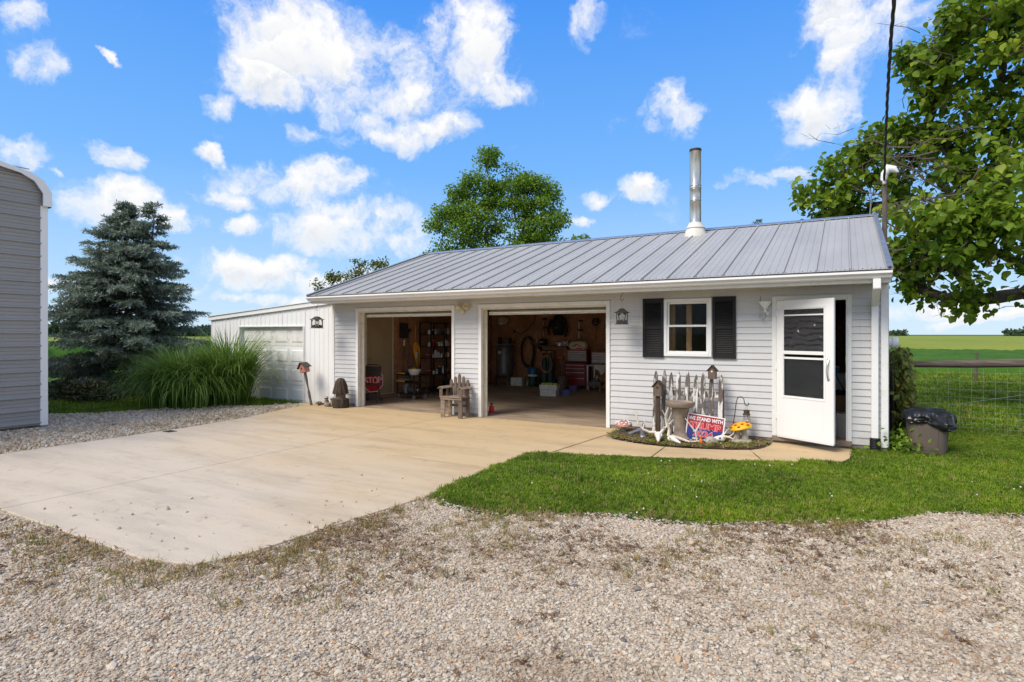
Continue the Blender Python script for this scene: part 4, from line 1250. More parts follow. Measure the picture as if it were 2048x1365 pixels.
def crown(name, centers, radii, per, size, mat, parent, template, faces, droop=.0, out=.35, wfac=.8, tintn=None, flat=.6):
    C, T, Nn, L_, tn = [], [], [], [], []
    for c, r in zip(centers, radii):
        n = int(per * rng.uniform(.6, 1.4))
        d = unit(rng.normal(0, 1, (n, 3))) * (rng.random((n, 1)) ** .45) * np.array([1, 1, flat])
        p = c + d * r
        t = unit(rng.normal(0, 1, (n, 3)) + d * out + np.array([0, 0, -droop]))
        nn = unit(rng.normal(0, .55, (n, 3)) + np.array([0, 0, 1.0]) + d * .5)
        C.append(p); T.append(t); Nn.append(nn)
        L_.append(size * rng.uniform(.6, 1.25, n))
        tn.append(np.clip(rng.normal(.45, .17, n) + rng.normal(0, .12) , 0, 1))
    C, T, Nn, L_, tn = map(np.concatenate, (C, T, Nn, L_, tn))
    V, F, k = leaves_np(C, T, Nn, L_, L_ * wfac, template, faces)
    return mesh_np(name, V, F, mat, parent, np.repeat(tn, k))


# --- tall maple behind the roof
def blob_points(blobs, n_per):
    P, Rr = [], []
    for (x, y, z, r), n in zip(blobs, n_per):
        q = unit(rng.normal(0, 1, (n, 3))) * (rng.random((n, 1)) ** .4) * r
        P.append(np.array([x, y, z]) + q)
    return np.concatenate(P)


maple = thing('maple_tree', 'tall loose green maple rising behind the garage roof', 'tree', (-4.2, 14.2, 0))
mb = [(-.2, -.1, 8.8, 1.25), (-1.1, -.6, 7.6, 1.3), (1.1, .7, 7.9, 1.35), (2.0, 1.1, 6.6, 1.3), (-1.7, -1.0, 5.9, 1.5), (.2, .1, 6.6, 1.7), (1.6, .9, 5.0, 1.6), (-.4, -.2, 4.8, 1.7), (-2.2, -1.3, 4.4, 1.2), (-.25, -.1, 10.1, .6), (1.3, .75, 9.1, .7), (-1.6, -.9, 8.4, .6), (2.3, 1.3, 4.4, 1.0), (.6, .3, 3.8, 1.6), (1.9, 1.1, 8.4, .7), (2.5, 1.4, 7.2, .6), (-2.0, -1.15, 7.1, .75)]
pts = blob_points(mb, [22, 22, 24, 20, 22, 26, 22, 24, 14, 7, 9, 7, 8, 14, 9, 7, 9])
_, nd = grow((0, 0, 0), (0, 0, 2.6), pts, .17, MAT['bark'], 'trunk', maple)
crown('crown', nd, rng.uniform(.38, .75, len(nd)), 165, .13, MAT['maple_leaf'], maple, OVAL, OVAL_F, .15, .5, .75)

small = thing('young_tree', 'small reddish green tree peeking over the left end of the roof', 'tree', (-11.3, 12.4, 0))
sb = [(0, 0, 4.9, .7), (-1.0, -.55, 4.3, .7), (.9, .5, 5.2, .55), (-1.8, -1.0, 3.9, .5), (1.6, .9, 4.5, .6), (.3, .15, 4.0, .9)]
pts = blob_points(sb, [14, 12, 10, 7, 8, 12])
_, nd = grow((0, 0, 0), (0, 0, 1.6), pts, .07, MAT['bark'], 'trunk', small)
crown('crown', nd, rng.uniform(.2, .42, len(nd)), 42, .13, MAT['vine_leaf'], small, OVAL, OVAL_F, .1, .5, .7)

low = thing('roadside_bush', 'sprig of green foliage showing at the ridge beside the maple', 'bush', (-2.2, 18.8, 2.1))
pts = blob_points([(0, 0, 4.3, .5), (.7, .3, 4.6, .35), (-.6, -.3, 4.2, .4)], [9, 5, 6])
_, nd = grow((0, 0, 0), (0, 0, 2.2), pts, .05, MAT['bark'], 'trunk', low)
crown('crown', nd, rng.uniform(.16, .3, len(nd)), 34, .13, MAT['maple_leaf'], low, OVAL, OVAL_F, .1, .5, .7)

# --- catalpa overhanging from the right
cat = thing('catalpa_tree', 'big broad leaved tree overhanging the right end of the garage', 'tree', (15.9, 9.2, 0))
B = np.array([15.9, 9.2, 0])
cb = [(9.95, 8.9, 5.55, .75), (10.5, 8.6, 5.2, .8), (10.55, 8.6, 6.1, .7), (11.2, 8.0, 5.6, .8), (11.2, 8.0, 6.5, .6), (12.1, 7.2, 5.2, 1.0), (12.0, 7.2, 6.6, .7), (13.0, 7.0, 5.9, 1.2),
      (13.0, 7.0, 7.6, 1.2), (12.6, 6.7, 8.5, 1.0), (13.5, 6.5, 8.5, 1.1), (12.1, 6.9, 8.1, .45), (12.15, 6.9, 7.35, .45), (12.9, 5.2, 3.6, .85), (12.35, 5.5, 3.6, .75), (13.2, 5.4, 4.5, .9), (12.0, 6.0, 4.2, .6),
      (11.75, 7.2, 2.7, .5), (11.6, 7.4, 3.4, .6), (12.9, 6.4, 2.45, .35), (14.2, 6.4, 5.6, 1.3), (14.4, 6.6, 7.8, 1.3), (14.0, 5.6, 3.4, .7), (14.8, 7.0, 4.2, 1.2), (13.9, 6.9, 9.6, 1.1), (15.8, 8.6, 8.6, 1.6), (15.9, 9.0, 6.4, 1.6), (16.8, 9.6, 7.5, 1.6), (12.5, 7.3, 3.7, .7), (9.75, 9.3, 5.0, .5), (10.3, 8.9, 4.75, .45)]
nb = [12, 13, 11, 12, 9, 16, 10, 23, 24, 20, 22, 10, 9, 16, 12, 14, 8, 6, 8, 4, 16, 16, 9, 12, 12, 14, 14, 12, 9, 6, 5]
pts = np.concatenate([np.array(q[:3]) + unit(rng.normal(0, 1, (n, 3))) * (rng.random((n, 1)) ** .45) * q[3] for q, n in zip(cb, nb)]) - B
limb = [(-1.0, -.9, 2.45), (-2.1, -2.2, 2.55), (-2.9, -2.5, 2.42), (-3.5, -2.35, 2.5), (-4.0, -2.2, 2.75), (-4.4, -1.9, 3.2), (-4.7, -1.6, 3.8), (-1.2, -1.0, 4.0), (-2.2, -1.6, 5.2), (-3.2, -2.0, 6.2), (-1.4, -1.5, 6.4)]
tr_, nd = grow((0, 0, 0), (-.25, -.2, 2.2), list(map(np.array, limb)) + list(pts), .26, MAT['bark'], 'trunk', cat)
b = MB()
b.tube([(-.1, -.1, 2.0)] + limb[:7], [.17, .15, .125, .115, .105, .10, .08, .05], 10)
b.build('low_limb', MAT['bark'], cat, True)
far_nd = nd[11:]
crown('crown', far_nd, rng.uniform(.29, .48, len(far_nd)), 39, .175, MAT['catalpa_leaf'], cat, HEART, HEART_F, .55, .55, .82, flat=.75)
tw = MB()
for _ in range(130):
    c = far_nd[rng.integers(len(far_nd))] + rng.normal(0, .3, 3)
    d = unit(rng.normal(0, 1, 3) + np.array([-.4, -.3, 0])) * rng.uniform(.4, 1.1)
    pth = [c, c + d * .5 + rng.normal(0, .07, 3), c + d + rng.normal(0, .1, 3)]
    tw.tube(pth, [.010, .007, .003], 4, False)
    for _k in range(3):
        a = c + d * rng.uniform(.3, .9)
        tw.tube([a, a + unit(rng.normal(0, 1, 3)) * rng.uniform(.15, .4)], [.005, .002], 4, False)
for _ in range(26):
    c = np.array([rng.uniform(11.5, 13.4), rng.uniform(5.9, 6.7), rng.uniform(3.6, 6.2)]) - B
    d = unit(np.array([-1.0, -.25, rng.uniform(-.5, .7)]) + rng.normal(0, .35, 3)) * rng.uniform(.7, 1.6)
    pth = [c, c + d * .35 + rng.normal(0, .06, 3), c + d * .7 + rng.normal(0, .08, 3), c + d]
    tw.tube(pth, [.020, .015, .010, .004], 5, False)
    for _k in range(7):
        a = c + d * rng.uniform(.25, .95); e_ = unit(d + rng.normal(0, .6, 3)) * rng.uniform(.2, .5)
        tw.tube([a, a + e_ * .5 + rng.normal(0, .03, 3), a + e_], [.007, .005, .002], 4, False)
t_ = tw.build('bare_twigs', MAT['barkgrey'], cat, True); t_['kind'] = 'stuff'

# --- spruces
def spruce(name, label, loc, H, prof, leaders, nb, size, parent_group=None, dens=1.0):
    t = thing(name, label, 'tree', loc)
    tb = MB(); C, T, Nn, L_, tn = [], [], [], [], []
    for (lx, ly, z0, z1) in leaders:
        tb.tube([(lx * .2, ly * .2, max(z0 - .6, 0)), (lx * .8, ly * .8, z0 + .2), (lx, ly, z1)], [.10 * (1 - z0 / (H + .5)) + .02, .06 * (1 - z0 / (H + .3)) + .015, .01], 8)
    br = MB()
    for (lx, ly, z0, z1), n in zip(leaders, nb):
        for i in range(n):
            s = (i + rng.random()) / n
            z = z0 + (z1 - .08 - z0) * s ** .9
            rad = np.interp(z, [p[0] for p in prof], [p[1] for p in prof]) * rng.uniform(.6, 1.12)
            if z0 > 1: rad = min(rad, (z1 - z) * .55 + .04)
            a = rng.uniform(0, 6.283)
            base = np.array([lx * min(1, z / z1), ly * min(1, z / z1), z])
            droop = -.10 * rad + .05 * (z / H)
            tip = base + np.array([math.cos(a) * rad, math.sin(a) * rad, droop * 1.2 + rng.normal(0, .05) + (.22 if z > H * .8 else 0) * rad])
            m = base * .5 + tip * .5 + np.array([0, 0, -.07 * rad])
            br.tube([base, m, tip], [.008 + .008 * rad, .006 + .004 * rad, .003], 4, False)
            nt_ = int((10 + 24 * rad) * dens)
            for k in range(nt_):
                q = (k + .5) / nt_
                q = .18 + .82 * q
                p = (1 - q) ** 2 * base + 2 * q * (1 - q) * m + q * q * tip
                ax = unit(tip - base)
                side = np.cross(ax, [0, 0, 1.0]); side /= max(np.linalg.norm(side), 1e-6)
                sg = 1 if k % 2 else -1
                ln = (.08 + .34 * rad * (1 - q) ** .8 * q ** .35 + .05) * rng.uniform(.6, 1.2)
                d = unit(ax * .75 + side * sg * rng.uniform(.4, 1.1) + np.array([0, 0, rng.uniform(-.42, .22)]))
                nn_ = max(4, int(ln / .018 * dens))
                ss = np.linspace(0, 1, nn_)
                pp = p + d * (ss * ln)[:, None] + np.array([0, 0, -.12]) * (ss ** 2 * ln)[:, None] + rng.normal(0, .008, (nn_, 3))
                dirs = unit(d * .9 + rng.normal(0, .55, (nn_, 3)) + np.array([0, 0, .25]))
                C.append(pp); T.append(dirs); Nn.append(unit(rng.normal(0, .6, (nn_, 3)) + np.array([0, 0, 1])))
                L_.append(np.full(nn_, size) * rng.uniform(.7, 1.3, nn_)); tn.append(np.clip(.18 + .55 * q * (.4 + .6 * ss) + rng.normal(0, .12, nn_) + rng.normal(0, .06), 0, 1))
    tb.build('trunk', MAT['bark'], t, True)
    bo = br.build('branches', MAT['bark'], t, True); bo['kind'] = 'stuff'
    C, T, Nn, L_, tn = map(np.concatenate, (C, T, Nn, L_, tn))
    V, F, k = leaves_np(C, T, Nn, L_, L_ * .30, OVAL, OVAL_F)
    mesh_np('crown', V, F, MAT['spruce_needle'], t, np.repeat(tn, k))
    return t


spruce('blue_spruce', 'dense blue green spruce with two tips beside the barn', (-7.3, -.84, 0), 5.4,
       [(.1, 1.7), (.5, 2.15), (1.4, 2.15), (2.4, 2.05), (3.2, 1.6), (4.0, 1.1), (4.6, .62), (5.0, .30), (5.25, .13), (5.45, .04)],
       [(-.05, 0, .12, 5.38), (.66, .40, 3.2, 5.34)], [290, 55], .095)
spruce('distant_spruce', 'tiny spruce tip poking above the ridge near the chimney', (6.5, 22.7, 0), 7.6, [(0, 2.0), (3, 1.7), (6, .7), (7.6, .08)], [(0, 0, .5, 7.6)], [120], .14, dens=.5)

# low reddish juniper at the foot of the spruce
jun = thing('juniper_bush', 'low brownish green juniper spreading under the blue spruce', 'bush', (-6.15, -2.25, 0))
C = np.stack([rng.normal(0, .62, 1500), rng.normal(0, .30, 1500), np.abs(rng.normal(.16, .12, 1500))], 1)
T = unit(np.stack([rng.normal(0, 1, 1500), rng.normal(0, 1, 1500), np.abs(rng.normal(.4, .4, 1500))], 1))
V, F, k = leaves_np(C, T, unit(rng.normal(0, .5, (1500, 3)) + np.array([0, 0, 1])), np.full(1500, .16), np.full(1500, .05), OVAL, OVAL_F)
mesh_np('foliage', V, F, MAT['bush_leaf'], jun, np.repeat(rng.random(1500), k))
st = MB()
for _ in range(14):
    a = rng.uniform(0, 6.28); st.tube([(0, 0, 0), (math.cos(a) * .3, math.sin(a) * .15, .12), (math.cos(a) * .7, math.sin(a) * .35, .18)], [.012, .008, .004], 4, False)
st.build('stems', MAT['bark'], jun)


# arching ornamental grass
def reed_clump(name, label, loc, sx, sy, h, n, arch_, seed, w=.011):
    r = np.random.default_rng(seed)
    t = thing(name, label, 'grass clump', loc)
    seg = 7
    Vs, Fs, tn = [], [], []
    for i in range(n):
        x, y = r.normal(0, .42, 2); x *= sx; y *= sy
        a = math.atan2(y / sy, x / sx) + r.normal(0, .8)
        rr_ = min(1, math.hypot(x / sx, y / sy))
        L_ = h * r.uniform(.75, 1.25); bend = arch_ * (.35 + .75 * rr_) * r.uniform(.5, 1.3)
        dx, dy = math.cos(a), math.sin(a)
        px_, py_ = -dy, dx
        base = len(Vs)
        z, u = 0.0, 0.0; ang = r.uniform(.02, .22)
        tt = np.clip(r.normal(.45, .2), 0, 1)
        for k in range(seg + 1):
            q = k / seg
            ww = w * (1 - q ** 2.2) * r.uniform(.9, 1.1) + .0007
            Vs.append((x + dx * u - px_ * ww, y + dy * u - py_ * ww, z)); Vs.append((x + dx * u + px_ * ww, y + dy * u + py_ * ww, z))
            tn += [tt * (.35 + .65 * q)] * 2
            ang += bend * 1.9 / seg * (.35 + 1.4 * q)
            z += math.cos(ang) * L_ / seg; u += math.sin(ang) * L_ / seg
            z = max(z, .01)
            if k < seg: Fs.append((base + 2 * k, base + 2 * k + 1, base + 2 * k + 3, base + 2 * k + 2))
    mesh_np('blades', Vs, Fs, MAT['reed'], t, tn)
    return t


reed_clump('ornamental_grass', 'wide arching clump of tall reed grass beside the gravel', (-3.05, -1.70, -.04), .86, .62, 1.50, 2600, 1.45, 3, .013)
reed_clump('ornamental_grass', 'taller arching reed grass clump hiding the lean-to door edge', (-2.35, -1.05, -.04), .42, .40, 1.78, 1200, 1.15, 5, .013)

# vine on the gable wall and weeds below
vine = thing('climbing_vine', 'dark reddish green vine climbing the gable side wall', 'vine', (11.0, 1.1, 0))
n = 2600
Y = rng.uniform(-.55, 1.6, n); Z = rng.uniform(.02, 1.5, n)
thick = .20 + .16 * vnoise(Y, Z, 2.0, 12) - .12 * np.clip(Z - 1.1, 0, 1)
k_ = (Z < 1.36 + .12 * np.sin(Y * 5)) & (Y > -.5 + .12 * np.sin(Z * 7))
C = np.stack([.02 + thick * rng.random(n) ** .6, Y, Z], 1)[k_]; n = len(C)
V, F, k = leaves_np(C, unit(np.stack([rng.normal(.3, .5, n), rng.normal(-.3, .6, n), rng.normal(-.8, .4, n)], 1)), unit(np.stack([rng.normal(1, .4, n), rng.normal(-.6, .5, n), rng.normal(.5, .4, n)], 1)), rng.uniform(.08, .15, n), rng.uniform(.06, .10, n), OVAL, OVAL_F)
mesh_np('foliage', V, F, MAT['vine_leaf'], vine, np.repeat(np.clip(rng.normal(.4, .25, n), 0, 1), k))
st = MB()
for yy in np.linspace(-.35, 1.4, 7): st.tube([(.03, yy, 0), (.05, yy + .06, .5), (.03, yy - .05, 1.0), (.05, yy + .05, 1.3)], [.015, .012, .009, .005], 5, False)
st.build('stems', MAT['bark'], vine)
wd = thing('weed_patch', 'leafy green weeds at the garage corner beside the trash can', 'weeds', (11.05, .25, -.02))
n = 420
C = np.stack([rng.normal(.05, .14, n), rng.normal(0, .25, n), np.abs(rng.normal(.12, .10, n))], 1)
V, F, k = leaves_np(C, unit(rng.normal(0, 1, (n, 3)) + np.array([0, -.3, .3])), unit(rng.normal(0, .5, (n, 3)) + np.array([0, 0, 1])), rng.uniform(.05, .11, n), rng.uniform(.03, .06, n), OVAL, OVAL_F)
mesh_np('foliage', V, F, MAT['maple_leaf'], wd, np.repeat(np.clip(rng.normal(.5, .2, n), 0, 1), k))
st = MB()
for _ in range(20):
    a = rng.uniform(0, 6.28); st.tube([(.05, 0, 0), (.05 + math.cos(a) * .1, math.sin(a) * .18, .18)], [.004, .002], 4, False)
st.build('stems', MAT['green'], wd)

# far woods: one mass each
def far_wood(label, az0, az1, dist, h, n):
    a = np.radians(rng.uniform(az0, az1, n)); d = dist + rng.uniform(0, 25, n)
    hh = h * (.55 + .6 * vnoise(np.degrees(a), np.zeros(n), .8, 41)) * rng.random(n) ** .6
    C = np.stack([CX + np.sin(a) * d, CY + np.cos(a) * d, hh], 1)
    V, F, k = leaves_np(C, unit(rng.normal(0, 1, (n, 3))), unit(rng.normal(0, .6, (n, 3)) + np.array([0, -.3, .8])), rng.uniform(1.2, 2.6, n), rng.uniform(1.0, 2.2, n), OVAL, OVAL_F)
    o = mesh_np('far_wood', V, F, MAT['farwood'], None, np.repeat(np.clip(rng.normal(.45, .2, n), 0, 1), k))
    return tag(o, label, 'wood', kind='stuff')


far_wood('dark tree line on the horizon behind the blue spruce', -72, -54, 330, 7.0, 5000)
far_wood('small far copse beside the vine covered corner', 3.0, 4.4, 420, 3.6, 400)
far_wood('low wood on the horizon at the far right edge', 10.5, 14, 430, 5.2, 900)

# ================================================================== THINGS OUTSIDE
def hook_pts(c, r, h):
    x, y, z = c
    pts = []
    for k in range(9): a = math.pi * (1.0 - k / 8 * 1.25); pts.append((x + r * math.cos(a), y, z + h / 2 + r * math.sin(a)))
    for k in range(1, 9): a = math.pi * (.25 * -1 + 1 - 0) ; break
    low = [(x + r * math.cos(R(135 + 180 * k / 8 * 1.25)) , y, z - h / 2 + r * math.sin(R(135 + 180 * k / 8 * 1.25))) for k in range(9)]
    return pts + low


def lantern(name, label, loc, rz):
    t = thing(name, label, 'lantern', loc, (0, 0, rz), 'hanging lanterns under the eave')
    s = .088
    MB().tube(hook_pts((0, 0, .49), .028, .12), .004, 6).build('hook', MAT['iron'], t, True)
    MB().tube([(0, 0, .405), (0, 0, .27)], .0018, 4).build('wire', MAT['iron'], t)
    roofp = MB()
    roofp.lathe([(.175, .195), (.176, .200), (.12, .215), (.085, .24), (.05, .262), (.018, .268)], (0, 0, 0), 4)
    ro = roofp.build('lantern_roof', MAT['bronze'], t); ro.rotation_euler = (0, 0, R(45))
    ba = MB().box(-.115, -.115, .0, .115, .115, .008).build('lantern_base', MAT['bronze'], t)
    for sx in (-1, 1):
        for sy in (-1, 1): MB().box(sx * s - .006, sy * s - .006, .008, sx * s + .006, sy * s + .006, .20).build('post', MAT['bronze'], t)
    for k in range(4):
        g = MB(); g.M = Matrix.Rotation(k * math.pi / 2, 4, 'Z')
        g.box(-s + .007, -s - .002, .010, s - .007, -s + .001, .190)
        g.build('side_pane', MAT['bulbglass'], t)
        c = MB(); c.M = g.M
        c.prism([(-.08, .012), (.08, .012), (.08, .05), (.05, .075), (.02, .05), (-.01, .085), (-.04, .055), (-.08, .08)], -s - .006, -s - .003, 'y')
        c.prism([(.03, .05), (.045, .05), (.06, .14), (.075, .188), (.0, .188), (.05, .15)], -s - .006, -s - .003, 'y')
        c.build('cut_silhouette', MAT['bronze'], t)
    MB().lathe([(.022, .009), (.022, .10), (.006, .102)], (0, 0, 0), 10).build('candle', MAT['oldwhite'], t, True)
    return t


lantern('hanging_lantern', 'dark metal lantern hung before the white lean-to wall', (.075, -.55, 1.785), R(20))
lantern('hanging_lantern', 'dark metal lantern hung between the bay and the shuttered window', (7.176, -.40, 1.815), R(20))

fl = thing('floodlight', 'yellowed twin floodlight between the two open bays', 'light', (3.735, -.02, 2.13))
MB().box(-.05, -.04, .0, .05, .0, .09).build('base_box', MAT['oldwhite'], fl, bev=.008)
MB().ball((0, -.07, -.02), (.035, .05, .05)).build('sensor', MAT['oldwhite'], fl, True)
for s in (-1, 1):
    h = MB(); h.M = Matrix.Translation((s * .09, -.07, .06)) @ Euler((R(60), 0, R(s * 35))).to_matrix().to_4x4()
    h.lathe([(.025, -.06), (.035, -.02), (.058, .05), (.060, .07), (.05, .07), (.03, .03)], (0, 0, 0), 14).build('lamp_head', MAT['oldwhite'], fl, True)
    MB().tube([(s * .03, -.04, .05), (s * .075, -.06, .06)], .012, 6).build('arm', MAT['oldwhite'], fl)

f2 = thing('security_light', 'white motion sensor light with glass tube beside the entry door', 'light', (9.345, -.02, 2.06))
MB().lathe([(.02, -.02), (.05, .02), (.085, .075), (.09, .09), (.05, .095)], (0, -.075, 0), 16).build('dish', MAT['white_clean'], f2, True)
MB().box(-.035, -.06, -.03, .035, .0, .06).build('base_box', MAT['white_clean'], f2, bev=.006)
MB().tube([(.0, -.07, .0), (.005, -.085, -.075)], [.014, .02], 8).build('sensor_stem', MAT['white_clean'], f2, True)
MB().lathe([(.02, -.155), (.024, -.15), (.022, -.10), (.02, -.0), (.012, .01)], (-.06, -.09, 0), 12).ball((-.06, -.09, -.145), .026).build('glass_tube', MAT['bulbglass'], f2, True)
MB().box(.015, -.10, -.115, .06, -.06, -.065).build('sensor_lens', MAT['clearplastic'], f2, bev=.006)
MB().tube([(-.075, -.04, .08), (-.07, -.05, .14), (-.06, -.045, .17)], .004, 5).tube([(.02, -.085, -.10), (.0, -.085, -.17), (-.04, -.09, -.19)], .003, 5).build('wire', MAT['iron'], f2)

# birdhouse on a leaning turned post
bp = thing('birdhouse_post', 'pink birdhouse on a leaning turned post before the lean-to', 'birdhouse', (-.36, -.33, 0), (R(2), R(-13.5), 0))
MB().lathe([(.030, 0), (.030, .12), (.022, .14), (.028, .16), (.030, .30), (.020, .36), (.017, .44), (.027, .45), (.017, .46), (.026, .56), (.032, .62), (.032, .78)], (0, 0, 0), 10).build('post', MAT['wood'], bp, True)
hs = MB().prism([(-.085, .78), (.085, .78), (.085, .90), (0, .985), (-.085, .90)], -.075, .075, 'y').build('house_box', MAT['pinkred'], bp)
MB().cbox((-.072, 0, .955), (.185, .21, .012), (0, R(-44), 0)).cbox((.072, 0, .955), (.185, .21, .012), (0, R(44), 0)).build('roof', MAT['shingle'], bp)
MB().lathe([(.02, 0), (.02, .006)], (0, 0, 0), 10).build('entry_hole', MAT['rubber'], hs)
hs.children[0].location = (-.01, -.0755, .885); hs.children[0].rotation_euler = (R(90), 0, 0)

# carved mushroom stump
ms = thing('carved_mushroom', 'dark carved wooden mushroom on a stump beside the left bay', 'sculpture', (.555, -.30, 0))
rid = lambda a, z: 1 + .06 * math.sin(11 * a + z * 9) + .035 * math.sin(23 * a - z * 14) + .02 * math.sin(5 * a + 1)
MB().lathe([(.17, 0), (.185, .05), (.18, .12), (.172, .19), (.15, .205), (.02, .207)], (0, 0, 0), 36, lambda a, z: 1 + .05 * math.sin(9 * a) + .04 * math.sin(17 * a + z * 20)).build('stump', MAT['wooddark'], ms, True)
MB().lathe([(.115, .20), (.108, .27), (.11, .33)], (0, 0, 0), 24, lambda a, z: 1 + .02 * math.sin(13 * a)).build('stalk', MAT['wood'], ms, True)
MB().lathe([(.09, .315), (.165, .312), (.170, .33), (.155, .40), (.135, .50), (.112, .58), (.075, .645), (.03, .665), (.005, .667)], (0, 0, 0), 48, rid).build('cap', MAT['wooddark'], ms, True)

# raccoon figurines
def raccoon(loc, rz, s, up, label):
    t = thing('raccoon_figurine', label, 'figurine', loc, (0, 0, rz))
    b = MB()
    if up:
        b.ball((0, 0, .055 * s), (.045 * s, .05 * s, .06 * s)).ball((0, -.012 * s, .13 * s), (.036 * s, .036 * s, .034 * s)).ball((-.02 * s, -.045 * s, .03 * s), (.014 * s, .02 * s, .03 * s)).ball((.02 * s, -.045 * s, .03 * s), (.014 * s, .02 * s, .03 * s))
        hz_, hy = .13 * s, -.012 * s
    else:
        b.ball((0, .02 * s, .04 * s), (.045 * s, .08 * s, .042 * s)).ball((0, -.07 * s, .055 * s), (.034 * s, .035 * s, .032 * s))
        hz_, hy = .055 * s, -.07 * s
    b.ball((-.024 * s, hy, hz_ + .03 * s), (.010 * s, .006 * s, .014 * s), 6, 4).ball((.024 * s, hy, hz_ + .03 * s), (.010 * s, .006 * s, .014 * s), 6, 4)
    b.ball((0, hy - .036 * s, hz_ - .008 * s), (.012 * s, .016 * s, .010 * s), 6, 4)
    b.build('body', MAT['stone'], t, True)
    MB().ball((0, hy - .012 * s, hz_ + .004 * s), (.037 * s, .026 * s, .010 * s)).build('face_mask', MAT['rubber'], t, True)
    MB().ball((0, hy - .018 * s, hz_ + .020 * s), (.028 * s, .016 * s, .007 * s)).ball((0, hy - .020 * s, hz_ - .014 * s), (.024 * s, .016 * s, .009 * s)).build('white_fur', MAT['whiteglaze'], t, True)
    tl = MB(); pts_ = [(.03 * s, .04 * s, .03 * s), (.08 * s, .05 * s, .025 * s), (.12 * s, .02 * s, .03 * s)]
    tl.tube(pts_, [.016 * s, .020 * s, .010 * s], 8).build('tail', MAT['wooddark'], t, True)
    return t
raccoon((-.20, -.25, 0), R(20), 1.15, False, 'crouching raccoon figurine nearest the leaning birdhouse post')
raccoon((.02, -.22, 0), R(25), 1.3, True, 'upright raccoon figurine in the middle by the lean-to wall')
raccoon((.24, -.25, 0), R(15), 1.3, True, 'upright raccoon figurine leaning near the carved mushroom')
raccoon((.14, -.33, 0), R(70), 1.1, False, 'small dark raccoon figurine lying before the upright pair')

# picket chair
pc = thing('picket_chair', 'small weathered wooden chair made of fence pickets between the bays', 'chair', (3.68, -.26, 0))
for sx in (-1, 1):
    for y in (-.13, .12):
        MB().box(sx * .21 - (.045 if y > 0 else .05), y - .012, 0, sx * .21 + (.045 if y > 0 else .05), y + .012, .40).build('leg', MAT['woodpale'] if sx < 0 else MAT['wood'], pc, bev=.004)
MB().box(-.20, .10, .20, .20, .118, .245).build('stretcher', MAT['wood'], pc)
MB().box(-.255, -.16, .355, .255, -.143, .40).build('apron', MAT['woodpale'], pc, bev=.003)
for k in range(3):
    MB().box(-.265, -.175 + k * .105, .4005, .265, -.075 + k * .105, .422).build('seat_slat', MAT['woodpale'], pc, bev=.004)
for k, h in enumerate((.74, .80, .86, .81, .75)):
    x = -.20 + k * .10
    p = MB().prism([(x - .034, .30), (x + .034, .30), (x + .034, h - .04), (x + .015, h - .008), (x, h), (x - .015, h - .008), (x - .034, h - .04)], .135, .155, 'y')
    p.build('back_picket', MAT['wood'], pc, bev=.004)
MB().box(-.24, .156, .60, .24, .175, .66).build('back_rail', MAT['wood'], pc)
for sx in (-1, 1):
    arm = MB()
    arm.cbox((sx * .235 - .035, -.02, .595), (.075, .34, .014), (0, R(-32), 0)).cbox((sx * .235 + .03, -.02, .595), (.075, .34, .014), (0, R(32), 0))
    a_ = arm.build('armrest', MAT['woodpale'], pc, bev=.003)
    MB().box(sx * .235 - .035, -.165, .4225, sx * .235 + .035, -.145, .575).box(sx * .235 - .03, .05, .4225, sx * .235 + .03, .07, .575).build('arm_support', MAT['wood'], pc)

# old picket panel leaning on the siding
pf = thing('picket_fence', 'peeling white picket fence panel leaning on the siding', 'fence', (0, 0, 0))
for k in range(9):
    x = 7.70 + k * .1275; h = 1.04 + .02 * math.sin(k * 2.3) - (.03 if k > 4 else 0)
    p = MB(); p.M = Matrix.Translation((x, -.33, .02)) @ Euler((R(-6), R(.8 * math.sin(k * 1.7)), 0)).to_matrix().to_4x4()
    p.prism([(-.034, 0), (.034, 0), (.036, h - .15), (.030, h - .09), (.012, h - .02), (0, h), (-.012, h - .02), (-.030, h - .09), (-.036, h - .15)], -.011, .011, 'y')
    p.build('picket', MAT['peel'], pf, bev=.004)
for zz, yy in ((.70, -.238), (.12, -.300)):
    r_ = MB(); r_.M = Matrix.Translation((8.21, yy, zz)) @ Euler((R(-6), 0, 0)).to_matrix().to_4x4()
    r_.box(-.55, -.001, -.045, .55, .035, .045).build('rail', MAT['peel'], pf, bev=.004)
MB().box(8.765, -.30, .03, 8.778, -.25, .78).build('end_stake', MAT['maroon'], pf)

def birdhouse(name, label, loc, s, post):
    t = thing(name, label, 'birdhouse', loc)
    if post: MB().box(-.032, -.025, 0, .032, .025, post).build('post', MAT['wooddark'], t, bev=.004)
    z0 = post
    hb = MB().prism([(-.058 * s, z0), (.058 * s, z0), (.058 * s, z0 + .13 * s), (0, z0 + .195 * s), (-.058 * s, z0 + .13 * s)], -.05 * s, .05 * s, 'y').build('house_box', MAT['wood'], t)
    MB().cbox((-.040 * s, 0, z0 + .168 * s), (.125 * s, .14 * s, .010), (0, R(-49), 0)).cbox((.040 * s, 0, z0 + .168 * s), (.125 * s, .14 * s, .010), (0, R(49), 0)).build('roof', MAT['wooddark'], t)
    e = MB(); e.M = Matrix.Translation((0, -.0505 * s, z0 + .12 * s)) @ Matrix.Rotation(R(90), 4, 'X')
    e.lathe([(.016 * s, 0), (.016 * s, .004)], (0, 0, 0), 10).build('entry_hole', MAT['bone'] if not post else MAT['rubber'], t)
    return t
birdhouse('birdhouse', 'dark birdhouse on a post before the second picket', (7.80, -.45, 0), 1.15, .66)
birdhouse('birdhouse', 'small grey birdhouse perched on top of a picket', (8.605, -.275, .95), 1.0, 0)

